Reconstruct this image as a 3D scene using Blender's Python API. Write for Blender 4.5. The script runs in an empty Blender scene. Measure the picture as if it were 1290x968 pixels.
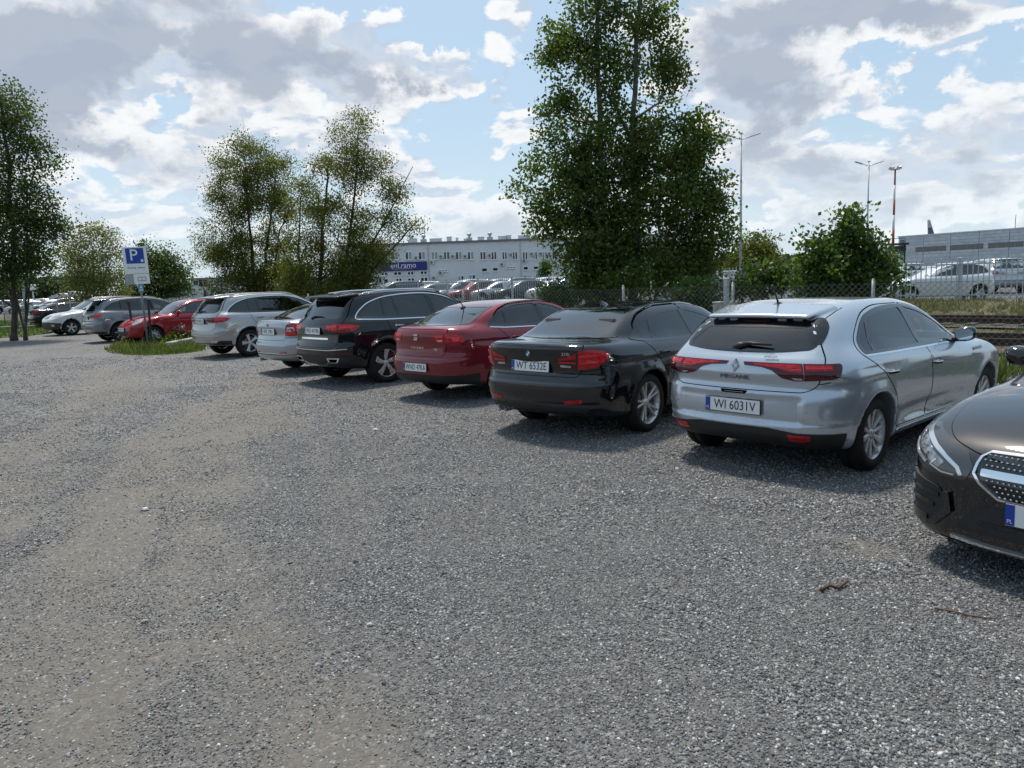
import bpy, bmesh, math, random
import numpy as np
from mathutils import Vector, Matrix
from mathutils.geometry import delaunay_2d_cdt

scene = bpy.context.scene
COL = scene.collection
R = math.radians
rng = np.random.default_rng(7)
random.seed(7)

# ------------------------------------------------------------------ camera
CAM_H = 1.7
ROLL = math.atan(0.035)
PITCH = math.atan(129 / 969.0)
cam_data = bpy.data.cameras.new('camera')
cam = bpy.data.objects.new('camera', cam_data)
COL.objects.link(cam)
_f = Vector((0, math.cos(PITCH), -math.sin(PITCH)))
_r0 = Vector((1, 0, 0)); _u0 = Vector((0, math.sin(PITCH), math.cos(PITCH)))
_r = _r0 * math.cos(ROLL) - _u0 * math.sin(ROLL)
_u = _u0 * math.cos(ROLL) + _r0 * math.sin(ROLL)
_m = Matrix((_r, _u, -_f)).transposed().to_4x4()
_m.translation = Vector((0, 0, CAM_H))
cam.matrix_world = _m
cam_data.sensor_fit = 'HORIZONTAL'
cam_data.sensor_width = 36.0
cam_data.lens = 36.0 * 969.0 / 1290.0
cam_data.clip_start = 0.05
cam_data.clip_end = 6000
scene.camera = cam

# ------------------------------------------------------------------ light and exposure
SUN_EL, SUN_AZ = 66.0, -18.0        # degrees; azimuth measured from +Y towards +X
scene.view_settings.view_transform = 'Standard'
scene.view_settings.look = 'None'
scene.view_settings.gamma = 1.0
scene.view_settings.exposure = 0.30
sun_l = bpy.data.lights.new('sun', 'SUN')
sun_l.energy = 3.3
sun_l.angle = R(7.0)
sun_l.color = (1.0, 0.93, 0.82)
sun = bpy.data.objects.new('sun', sun_l)
COL.objects.link(sun)
_sd = Vector((math.sin(R(SUN_AZ)) * math.cos(R(SUN_EL)), math.cos(R(SUN_AZ)) * math.cos(R(SUN_EL)), math.sin(R(SUN_EL))))
sun.rotation_euler = _sd.to_track_quat('Z', 'Y').to_euler()
sun.location = _sd * 50


# ------------------------------------------------------------------ node helper
class NT:
    def __init__(s, tree):
        s.t = tree; s.n = tree.nodes; s.l = tree.links

    def node(s, typ, ins=None, **props):
        nd = s.n.new(typ)
        for k, v in props.items():
            setattr(nd, k, v)
        for k, v in (ins or {}).items():
            s.set(nd, k, v)
        return nd

    def set(s, nd, k, v):
        sock = nd.inputs[k]
        if isinstance(v, bpy.types.NodeSocket):
            s.l.new(v, sock)
        elif isinstance(v, bpy.types.Node):
            s.l.new(v.outputs[0], sock)
        else:
            sock.default_value = v

    def math(s, op, a, b=0.0, c=0.0, clamp=False):
        nd = s.n.new('ShaderNodeMath'); nd.operation = op; nd.use_clamp = clamp
        for i, v in enumerate((a, b, c)):
            s.set(nd, i, v)
        return nd.outputs[0]

    def vmath(s, op, a, b=(0, 0, 0)):
        nd = s.n.new('ShaderNodeVectorMath'); nd.operation = op
        s.set(nd, 0, a)
        if op == 'SCALE':
            s.set(nd, 'Scale', b)
        else:
            s.set(nd, 1, b)
        return nd.outputs['Value'] if op in ('LENGTH', 'DOT_PRODUCT') else nd.outputs[0]

    def sstep(s, v, a, b, lo=0.0, hi=1.0):
        nd = s.n.new('ShaderNodeMapRange'); nd.interpolation_type = 'SMOOTHSTEP'; nd.clamp = True
        s.set(nd, 0, v); s.set(nd, 1, a); s.set(nd, 2, b); s.set(nd, 3, lo); s.set(nd, 4, hi)
        return nd.outputs[0]

    def mix(s, fac, a, b, mode='MIX'):
        nd = s.n.new('ShaderNodeMix'); nd.data_type = 'RGBA'; nd.blend_type = mode
        s.set(nd, 0, fac); s.set(nd, 6, a); s.set(nd, 7, b)
        return nd.outputs[2]

    def noise(s, vec, scale, detail=4, rough=0.55, out=0, dist=0.0):
        nd = s.n.new('ShaderNodeTexNoise')
        if vec is not None:
            s.set(nd, 'Vector', vec)
        s.set(nd, 'Scale', scale); s.set(nd, 'Detail', detail); s.set(nd, 'Roughness', rough); s.set(nd, 'Distortion', dist)
        return nd.outputs[out]

    def ramp(s, fac, stops):
        nd = s.n.new('ShaderNodeValToRGB'); s.set(nd, 0, fac)
        e = nd.color_ramp.elements
        while len(e) < len(stops):
            e.new(0.5)
        for el, (p, c) in zip(e, stops):
            el.position = p; el.color = (*c, 1) if len(c) == 3 else c
        return nd.outputs[0]


def new_mat(name):
    m = bpy.data.materials.new(name); m.use_nodes = True
    t = NT(m.node_tree); t.n.clear()
    out = t.node('ShaderNodeOutputMaterial')
    return m, t, out


# ------------------------------------------------------------------ sky
world = bpy.data.worlds.new('World'); scene.world = world; world.cycles.sample_map_resolution = 512; world.use_nodes = True
w = NT(world.node_tree); w.n.clear()
wout = w.node('ShaderNodeOutputWorld')
bg = w.node('ShaderNodeBackground'); bg.inputs['Strength'].default_value = 0.10
w.l.new(bg.outputs[0], wout.inputs[0])
skyt = w.node('ShaderNodeTexSky', sky_type='NISHITA', sun_disc=False)
skyt.sun_elevation = R(SUN_EL); skyt.sun_rotation = R(SUN_AZ)
skyt.altitude = 100; skyt.air_density = 1.0; skyt.dust_density = 2.2; skyt.ozone_density = 1.0
tc = w.node('ShaderNodeTexCoord')
sep = w.node('ShaderNodeSeparateXYZ', {0: tc.outputs['Generated']})
dx, dy, dz = sep.outputs
dirv = tc.outputs['Generated']
# the cloud layer: noise in directions, squeezed towards the horizon
den = w.math('ADD', w.math('MAXIMUM', dz, 0.0), 0.42)
cx = w.math('DIVIDE', dx, den); cy = w.math('DIVIDE', dy, den)
cvec = w.vmath('SCALE', w.node('ShaderNodeCombineXYZ', {0: cx, 1: cy, 2: w.math('MULTIPLY', dz, 1.6)}).outputs[0], 1.55)


def cloud_field(vec):
    warp = w.node('ShaderNodeTexNoise', {'Vector': vec, 'Scale': 2.4, 'Detail': 3.0, 'Roughness': 0.5})
    v2 = w.vmath('ADD', vec, w.vmath('SCALE', w.vmath('SUBTRACT', warp.outputs['Color'], (0.5, 0.5, 0.5)), 0.22))
    big = w.noise(v2, 1.5, 2, 0.5)
    med = w.noise(v2, 3.6, 11, 0.57)
    v3 = w.vmath('ADD', v2, w.vmath('SCALE', w.node('ShaderNodeTexNoise', {'Vector': vec, 'Scale': 14.0, 'Detail': 2.0}).outputs['Color'], 0.05))
    puff = w.node('ShaderNodeTexVoronoi', {'Vector': v3, 'Scale': 6.5}, feature='F1')
    puf2 = w.node('ShaderNodeTexVoronoi', {'Vector': v3, 'Scale': 16.0}, feature='F1')
    f = w.math('ADD', w.math('MULTIPLY', big, 0.46), w.math('MULTIPLY', med, 0.62))
    f = w.math('SUBTRACT', f, w.math('MULTIPLY', puff.outputs['Distance'], 0.13))
    return w.math('SUBTRACT', f, w.math('MULTIPLY', puf2.outputs['Distance'], 0.05))


def pix_dir(px, py):
    v = _f * 969.0 + _r * (px - 645) - _u * (py - 484)
    return v.normalized()


# single clouds: centre bearing, half width across and up (radians), weight
BLOBS = [
    (90, 95, .145, .055, .42), (20, 60, .12, .09, .26), (300, 35, .11, .065, .32), (200, 15, .12, .05, .25), (315, 110, .075, .04, .25),
    (70, 180, .085, .035, .20), (20, 175, .06, .03, .15), (260, 185, .085, .030, .22), (230, 165, .03, .02, .1), (480, 80, .09, .030, .20), (415, 110, .05, .05, .12),
    (455, 195, .075, .055, .24), (400, 160, .06, .05, .16), (160, 250, .16, .05, .16), (210, 300, .2, .03, .15), (580, 270, .085, .030, .20), (540, 245, .04, .02, .12),
    (640, 155, .050, .042, .22), (625, 103, .014, .010, .2), (660, 25, .05, .05, .18), (620, 5, .05, .02, .12), (620, 290, .1, .02, .14),
    (960, 75, .11, .085, .38), (905, 20, .08, .06, .2), (985, 135, .060, .035, .24), (1080, 25, .10, .035, .34), (1200, 5, .14, .03, .36),
    (980, 205, .06, .035, .22), (930, 225, .04, .03, .14), (1060, 225, .045, .02, .18), (1250, 175, .085, .065, .30), (1190, 210, .06, .03, .2), (1180, 255, .16, .022, .18),
    (1000, 270, .22, .025, .14), (960, 150, .05, .02, .12), (1060, 118, .02, .008, .15), (1118, 100, .016, .008, .15), (1185, 112, .018, .006, .14),
    (600, 60, .03, .07, -.14), (590, 180, .035, .05, -.12), (500, 78, .075, .022, .30), (545, 70, .04, .02, .2), (430, 25, .04, .02, .2), (520, 215, .05, .02, .16), (1110, 150, .10, .05, -.14), (215, 120, .035, .055, -.46), (1090, 75, .08, .03, -.12),
    (100, 215, .04, .012, -.1), (250, 235, .1, .015, -.14), (150, 165, .05, .012, -.2), (380, 145, .02, .03, -.2),
]


def blob_sum(vec):
    tot = 0.0
    for px, py, sx, sy, wt in BLOBS:
        d = pix_dir(px, py)
        right = Vector((d.y, -d.x, 0)).normalized(); up = right.cross(d)
        a = w.math('DIVIDE', w.vmath('DOT_PRODUCT', vec, tuple(right)), sx)
        b = w.math('DIVIDE', w.vmath('DOT_PRODUCT', vec, tuple(up)), sy)
        c = w.math('SUBTRACT', 1.0, w.vmath('DOT_PRODUCT', vec, tuple(d)))
        q = w.math('ADD', w.math('MULTIPLY', a, a), w.math('MULTIPLY', b, b))
        q = w.math('ADD', q, w.math('MULTIPLY', c, 8.0))
        g = w.math('MULTIPLY', w.math('POWER', 2.71828, w.math('MULTIPLY', q, -0.8)), wt * 0.68)
        tot = w.math('ADD', g, tot)
    return tot


# ragged edges: the blobs are looked up with a direction wobbled by noise
wob = w.node('ShaderNodeTexNoise', {'Vector': dirv, 'Scale': 9.0, 'Detail': 8.0, 'Roughness': 0.62})
wobv = w.vmath('SCALE', w.vmath('SUBTRACT', wob.outputs['Color'], (0.5, 0.5, 0.5)), 0.17)
dirw = w.vmath('NORMALIZE', w.vmath('ADD', dirv, wobv))
blobs = blob_sum(dirw)
lowband = w.math('MULTIPLY', w.sstep(dz, 0.30, 0.10), w.sstep(dz, -0.02, 0.05, 0.0, 0.085))
blobs = w.math('ADD', blobs, lowband)
fld = w.math('ADD', cloud_field(cvec), blobs)
# the same field a step towards the sun, for lit and shaded flanks
cvec2 = w.vmath('ADD', cvec, (math.sin(R(SUN_AZ)) * 0.05, math.cos(R(SUN_AZ)) * -0.05, 0.07))
fld2 = w.math('ADD', cloud_field(cvec2), blobs)
cover = w.sstep(fld, 0.575, 0.635)
thick = w.sstep(w.math('ADD', fld, w.math('MULTIPLY', w.math('SUBTRACT', w.noise(cvec, 5.0, 5, 0.6), 0.5), 0.16)), 0.635, 0.87)
flank = w.sstep(w.math('SUBTRACT', fld, fld2), -0.045, 0.035)
glow = w.math('POWER', w.math('MAXIMUM', w.vmath('DOT_PRODUCT', dirv, tuple(_sd)), 0.0), 6.0)
lit = w.mix(glow, (7.6, 7.75, 7.9, 1), (10.0, 9.9, 9.6, 1))
body = w.mix(thick, lit, (3.25, 3.75, 4.6, 1))
soft = w.math('SUBTRACT', 1.0, w.math('MULTIPLY', thick, 0.85))
body = w.mix(w.math('MULTIPLY', soft, w.math('SUBTRACT', 1.0, flank)), body, (4.5, 5.3, 6.4, 1))
body = w.mix(w.math('MULTIPLY', w.math('MULTIPLY', soft, flank), 0.7), body, lit)
haze_sky = w.mix(0.50, skyt.outputs[0], (4.9, 6.7, 8.1, 1))
skyc = w.mix(cover, haze_sky, body)
low = w.sstep(dz, -0.02, 0.20, 0.62, 0.0)
skyc = w.mix(low, skyc, (6.6, 7.6, 8.2, 1))
w.l.new(skyc, bg.inputs['Color'])


# ------------------------------------------------------------------ object helpers
def tag(o, label=None, cat=None, group=None, kind=None):
    if label: o['label'] = label
    if cat: o['category'] = cat
    if group: o['group'] = group
    if kind: o['kind'] = kind
    return o


def empty(name, loc, rz=0.0, label=None, cat=None, group=None):
    o = bpy.data.objects.new(name, None); COL.objects.link(o)
    o.location = loc; o.rotation_euler = (0, 0, rz); o.empty_display_size = 0.3
    return tag(o, label, cat, group)


def link(name, me, parent=None, loc=None, rot=None):
    o = bpy.data.objects.new(name, me); COL.objects.link(o)
    if parent: o.parent = parent
    if loc is not None: o.location = loc
    if rot is not None: o.rotation_euler = rot
    return o


def mesh_np(name, V, F, mat=None, normals=None, smooth=False):
    me = bpy.data.meshes.new(name)
    me.from_pydata([tuple(v) for v in np.asarray(V).tolist()], [], [tuple(f) for f in (F.tolist() if hasattr(F, 'tolist') else F)])
    mats = mat if isinstance(mat, (list, tuple)) else ([mat] if mat else [])
    for m in mats:
        me.materials.append(m)
    if smooth or normals is not None:
        me.polygons.foreach_set('use_smooth', [True] * len(me.polygons))
    me.update()
    if normals is not None:
        me.normals_split_custom_set_from_vertices(np.asarray(normals).tolist())
    return me


def dup(root, loc=None, rz=None, **tags):
    r = root.copy(); COL.objects.link(r)
    if loc is not None: r.location = loc
    if rz is not None: r.rotation_euler = (0, 0, rz)
    for k, v in tags.items(): r[k] = v
    for ch in list(root.children):
        c = ch.copy(); COL.objects.link(c); c.parent = r
        for g in list(ch.children):
            d = g.copy(); COL.objects.link(d); d.parent = c
    return r


class MB:
    """collects boxes, tubes, lathes into one mesh"""
    def __init__(s):
        s.v = []; s.f = []; s.mi = []; s.sm = []

    def add(s, V, F, mi=0, sm=False):
        b = len(s.v)
        s.v.extend([tuple(map(float, p)) for p in V])
        for f in F:
            s.f.append(tuple(b + i for i in f)); s.mi.append(mi); s.sm.append(sm)

    def box(s, c, size, rz=0.0, mi=0, M=None, bev=0.0):
        hx, hy, hz = [q / 2 for q in size]
        if bev > 0:
            b = min(bev, hx * .9, hy * .9, hz * .9)
            V = []; idx = {}
            for sx in (-1, 1):
                for sy in (-1, 1):
                    for sz in (-1, 1):
                        for a in range(3):
                            d = [hx, hy, hz]
                            for k in range(3):
                                if k != a: d[k] -= b
                            idx[(sx, sy, sz, a)] = len(V)
                            V.append((sx * d[0], sy * d[1], sz * d[2]))
            F = []
            for a in range(3):
                o = [k for k in range(3) if k != a]
                for sa in (-1, 1):
                    q = []
                    for p, r_ in ((-1, -1), (1, -1), (1, 1), (-1, 1)):
                        k = [0, 0, 0]; k[a] = sa; k[o[0]] = p; k[o[1]] = r_
                        q.append(idx[(*k, a)])
                    F.append(q if (sa > 0) == (a != 1) else q[::-1])
            for a in range(3):      # edges along axis a
                o = [k for k in range(3) if k != a]
                for p in (-1, 1):
                    for r_ in (-1, 1):
                        k0 = [0, 0, 0]; k0[a] = -1; k0[o[0]] = p; k0[o[1]] = r_
                        k1 = list(k0); k1[a] = 1
                        q = [idx[(*k0, o[0])], idx[(*k1, o[0])], idx[(*k1, o[1])], idx[(*k0, o[1])]]
                        fl = (p * r_ > 0) == (a != 1)
                        F.append(q if not fl else q[::-1])
            for sx in (-1, 1):
                for sy in (-1, 1):
                    for sz in (-1, 1):
                        q = [idx[(sx, sy, sz, a)] for a in range(3)]
                        F.append(q if sx * sy * sz > 0 else q[::-1])
        else:
            V = [(x * hx, y * hy, z * hz) for x in (-1, 1) for y in (-1, 1) for z in (-1, 1)]
            F = [(0, 1, 3, 2), (4, 6, 7, 5), (0, 4, 5, 1), (2, 3, 7, 6), (0, 2, 6, 4), (1, 5, 7, 3)]
        if M is None:
            M = Matrix.Translation(c) @ Matrix.Rotation(rz, 4, 'Z')
        s.add([M @ Vector(p) for p in V], F, mi)

    def tube(s, pts, rad, n=8, mi=0, cap=True, sm=True):
        pts = [Vector(p) for p in pts]
        rads = rad if isinstance(rad, (list, tuple)) else [rad] * len(pts)
        V = []; F = []
        prev = None
        for i, p in enumerate(pts):
            t = (pts[min(i + 1, len(pts) - 1)] - pts[max(i - 1, 0)]).normalized()
            if prev is None:
                a = t.orthogonal().normalized()
            else:
                a = (prev - t * prev.dot(t)).normalized()
            prev = a; b = t.cross(a)
            for k in range(n):
                an = 2 * math.pi * k / n
                V.append(p + (a * math.cos(an) + b * math.sin(an)) * rads[i])
        for i in range(len(pts) - 1):
            for k in range(n):
                k2 = (k + 1) % n
                F.append((i * n + k, i * n + k2, (i + 1) * n + k2, (i + 1) * n + k))
        s.add(V, F, mi, sm)
        if cap:
            b0 = len(s.v) - len(V)
            s.f.append(tuple(b0 + k for k in reversed(range(n)))); s.mi.append(mi); s.sm.append(False)
            s.f.append(tuple(b0 + (len(pts) - 1) * n + k for k in range(n))); s.mi.append(mi); s.sm.append(False)

    def lathe(s, prof, n=32, axis='Y', M=None, mi=0, sm=True):
        """prof: (radius, height along axis)"""
        V = []; F = []
        for (r_, h) in prof:
            for k in range(n):
                a = 2 * math.pi * k / n
                c, d = r_ * math.cos(a), r_ * math.sin(a)
                V.append(Vector((c, h, d)) if axis == 'Y' else Vector((c, d, h)))
        for i in range(len(prof) - 1):
            for k in range(n):
                k2 = (k + 1) % n
                q = (i * n + k, i * n + k2, (i + 1) * n + k2, (i + 1) * n + k)
                F.append(q if axis == 'Y' else q)
        if M is not None: V = [M @ p for p in V]
        s.add(V, F, mi, sm)

    def build(s, name, mats, parent=None, loc=None, rot=None, weld=False):
        me = bpy.data.meshes.new(name)
        me.from_pydata(s.v, [], s.f)
        for m in (mats if isinstance(mats, (list, tuple)) else [mats]):
            me.materials.append(m)
        me.polygons.foreach_set('material_index', s.mi)
        me.polygons.foreach_set('use_smooth', s.sm)
        bm = bmesh.new(); bm.from_mesh(me)
        bmesh.ops.recalc_face_normals(bm, faces=bm.faces)
        bm.to_mesh(me); bm.free()
        me.update()
        return link(name, me, parent, loc, rot)


# ------------------------------------------------------------------ plain materials
def principled(name, col, rough=0.5, metal=0.0, coat=0.0, spec=0.5, noise=0.0, nscale=8.0, emit=None):
    m, t, out = new_mat(name)
    b = t.node('ShaderNodeBsdfPrincipled')
    b.inputs['Base Color'].default_value = (*col, 1)
    b.inputs['Roughness'].default_value = rough
    b.inputs['Metallic'].default_value = metal
    b.inputs['Coat Weight'].default_value = coat
    b.inputs['Coat Roughness'].default_value = 0.04
    b.inputs['Specular IOR Level'].default_value = spec
    if noise:
        tcn = t.node('ShaderNodeTexCoord')
        n = t.noise(tcn.outputs['Object'], nscale, 5, 0.6)
        f = t.sstep(n, 0.35, 0.7, 1.0 - noise, 1.0 + noise * 0.5)
        t.l.new(t.mix(1.0, (*col, 1), t.node('ShaderNodeCombineColor', {0: f, 1: f, 2: f}).outputs[0], 'MULTIPLY'), b.inputs['Base Color'])
        t.l.new(t.sstep(n, 0.3, 0.75, max(rough - 0.08, 0.02), min(rough + 0.12, 1)), b.inputs['Roughness'])
    t.l.new(b.outputs[0], out.inputs[0])
    return m


def car_paint(name, col, metal=0.0, rough=0.35, dust=0.25, dustcol=(0.28, 0.27, 0.25), cior=1.5):
    """lacquered paint; grey inside; road dust thickens towards the sills"""
    m, t, out = new_mat(name)
    tcn = t.node('ShaderNodeTexCoord'); obj = tcn.outputs['Object']
    z = t.node('ShaderNodeSeparateXYZ', {0: obj}).outputs[2]
    n1 = t.noise(obj, 3.0, 6, 0.65)
    low = t.sstep(z, 0.75, 0.15)
    d = t.math('MULTIPLY', t.math('ADD', t.math('MULTIPLY', low, 0.55), 0.10), t.sstep(n1, 0.3, 0.75))
    d = t.math('MULTIPLY', d, dust)
    flake = t.node('ShaderNodeTexVoronoi', {'Vector': obj, 'Scale': 900.0}).outputs['Color']
    fl = t.node('ShaderNodeSeparateColor', {0: flake}).outputs[0]
    c = t.mix(t.math('MULTIPLY', fl, 0.12 if metal else 0.0), (*col, 1), tuple(min(1, q * 1.6 + 0.01) for q in col) + (1,))
    c = t.mix(d, c, (*dustcol, 1))
    b = t.node('ShaderNodeBsdfPrincipled', {'Base Color': c})
    b.inputs['Metallic'].default_value = metal
    t.l.new(t.math('ADD', t.math('MULTIPLY', d, 0.5), rough), b.inputs['Roughness'])
    t.l.new(t.math('SUBTRACT', 1.0, t.math('MULTIPLY', d, 1.2), clamp=True), b.inputs['Coat Weight'])
    b.inputs['Coat Roughness'].default_value = 0.025
    b.inputs['Specular IOR Level'].default_value = 0.5 if metal > .3 else 0.08
    b.inputs['Coat IOR'].default_value = cior
    dark = t.node('ShaderNodeBsdfDiffuse', {'Color': (0.03, 0.03, 0.032, 1)})
    geo = t.node('ShaderNodeNewGeometry')
    mx = t.node('ShaderNodeMixShader', {0: geo.outputs['Backfacing'], 1: b.outputs[0], 2: dark.outputs[0]})
    t.l.new(mx.outputs[0], out.inputs[0])
    return m


def glass_mat(name, tint, refl=1.0):
    """thin tinted pane: coloured see-through plus a Fresnel mirror"""
    m, t, out = new_mat(name)
    tr = t.node('ShaderNodeBsdfTransparent', {'Color': (*tint, 1)})
    gl = t.node('ShaderNodeBsdfGlossy', {'Color': (0.95, 0.98, 1.0, 1), 'Roughness': 0.015})
    fr = t.node('ShaderNodeFresnel', {'IOR': 1.62})
    lw = t.math('MULTIPLY', t.math('ADD', fr.outputs[0], 0.03), refl, clamp=True)
    mx = t.node('ShaderNodeMixShader', {0: lw, 1: tr.outputs[0], 2: gl.outputs[0]})
    t.l.new(mx.outputs[0], out.inputs[0])
    return m


M = {}
M['glass_dark'] = glass_mat('privacy_glass', (0.09, 0.10, 0.105), 1.0)
M['glass_clear'] = glass_mat('window_glass', (0.55, 0.64, 0.62), 1.1)
M['glass_rear'] = glass_mat('rear_glass', (0.05, 0.06, 0.065), 1.2)
M['glass_solid'] = principled('far_car_glass', (0.012, 0.014, 0.016), 0.03, 0, 0.6, 0.9)
M['blk_plastic'] = principled('black_plastic', (0.018, 0.018, 0.019), 0.55, noise=0.3, nscale=30)
M['blk_gloss'] = principled('black_gloss_trim', (0.006, 0.006, 0.007), 0.08, coat=0.6)
M['gap'] = principled('panel_gap_shadow', (0.004, 0.004, 0.004), 0.9, spec=0.0)
M['rubber'] = principled('tyre_rubber', (0.016, 0.016, 0.016), 0.75, noise=0.3, nscale=22, spec=0.3)
M['alloy'] = principled('alloy_silver', (0.62, 0.63, 0.64), 0.32, 0.6, noise=0.15, nscale=14)
M['alloy_dark'] = principled('alloy_dark', (0.025, 0.025, 0.028), 0.3, 0.4, 0.4)
M['chrome'] = principled('chrome', (0.82, 0.83, 0.85), 0.08, 1.0)
M['brake'] = principled('brake_disc', (0.12, 0.115, 0.11), 0.45, 0.7)
M['liner'] = principled('wheel_well', (0.008, 0.008, 0.008), 0.9, spec=0.1)
M['red_lamp'] = principled('red_lamp_lens', (0.50, 0.010, 0.018), 0.2, 0.0, 0.45, spec=.3, noise=0.35, nscale=18)
M['red_dark'] = principled('dark_red_lamp_lens', (0.07, 0.004, 0.008), 0.12, 0.0, 0.5, spec=.3)
M['red_bright'] = principled('red_lamp_bar', (0.78, 0.03, 0.035), 0.2, 0.0, 0.4, spec=.3)
M['clear_lens'] = principled('clear_lamp_lens', (0.55, 0.56, 0.57), 0.1, 0.5, 1.0, noise=0.4, nscale=20)
M['lamp_smoke'] = principled('smoked_lamp_lens', (0.055, 0.058, 0.062), 0.12, 0.4, 1.0)
M['lamp_silver'] = principled('lamp_reflector', (0.62, 0.64, 0.66), 0.15, 0.7, 1.0)
M['plate'] = principled('plate_white', (0.78, 0.78, 0.77), 0.35)
M['plate_blue'] = principled('plate_blue', (0.01, 0.05, 0.33), 0.35)
M['ink'] = principled('black_ink', (0.012, 0.012, 0.012), 0.5)
M['badge'] = principled('badge_metal', (0.70, 0.71, 0.73), 0.18, 0.9)
M['badge_dark'] = principled('badge_dark_metal', (0.18, 0.18, 0.19), 0.3, 0.7)
M['badge_blue'] = principled('badge_blue', (0.02, 0.12, 0.42), 0.3)
M['white_flat'] = principled('white_print', (0.80, 0.80, 0.79), 0.45)
M['seat'] = principled('seat_cloth', (0.022, 0.022, 0.024), 0.8)
M['seat_light'] = principled('dash_plastic', (0.05, 0.05, 0.05), 0.7)
M['mirror'] = principled('mirror_glass', (0.75, 0.80, 0.82), 0.02, 1.0)
M['mirror_cap'] = principled('dark_mirror_cap', (.03, .032, .036), 0.12, 0.3, 1.0)
M['lamp_inner'] = principled('lamp_inner_bezel', (.34, .35, .36), 0.12, 0.7, 0.8, noise=.5, nscale=24)


# ------------------------------------------------------------------ car bodies
def spline(pts, n=3000):
    """monotone cubic through (x, v); returns an evaluator with flat ends"""
    p = np.array(sorted(pts), float); x, y = p[:, 0], p[:, 1]
    h = np.diff(x); d = np.diff(y) / h
    m = np.zeros(len(x)); m[0] = d[0]; m[-1] = d[-1]
    for i in range(1, len(x) - 1):
        if d[i - 1] * d[i] > 0:
            w1 = 2 * h[i] + h[i - 1]; w2 = h[i] + 2 * h[i - 1]
            m[i] = (w1 + w2) / (w1 / d[i - 1] + w2 / d[i])
    xs = np.linspace(x[0], x[-1], n)
    i = np.clip(np.searchsorted(x, xs, 'right') - 1, 0, len(x) - 2)
    t = (xs - x[i]) / h[i]
    ys = ((2 * t**3 - 3 * t**2 + 1) * y[i] + (t**3 - 2 * t**2 + t) * h[i] * m[i]
          + (-2 * t**3 + 3 * t**2) * y[i + 1] + (t**3 - t**2) * h[i] * m[i + 1])
    return lambda q: np.interp(q, xs, ys)


def smax(a, b, k):
    h = np.maximum(k - np.abs(a - b), 0.0)
    return np.maximum(a, b) + h * h / (4 * k)


def smin(a, b, k):
    return -smax(-a, -b, k)


def sig(x, s):
    t = np.clip(x / s * 0.5 + 0.5, 0, 1)
    return t * t * (3 - 2 * t)


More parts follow.
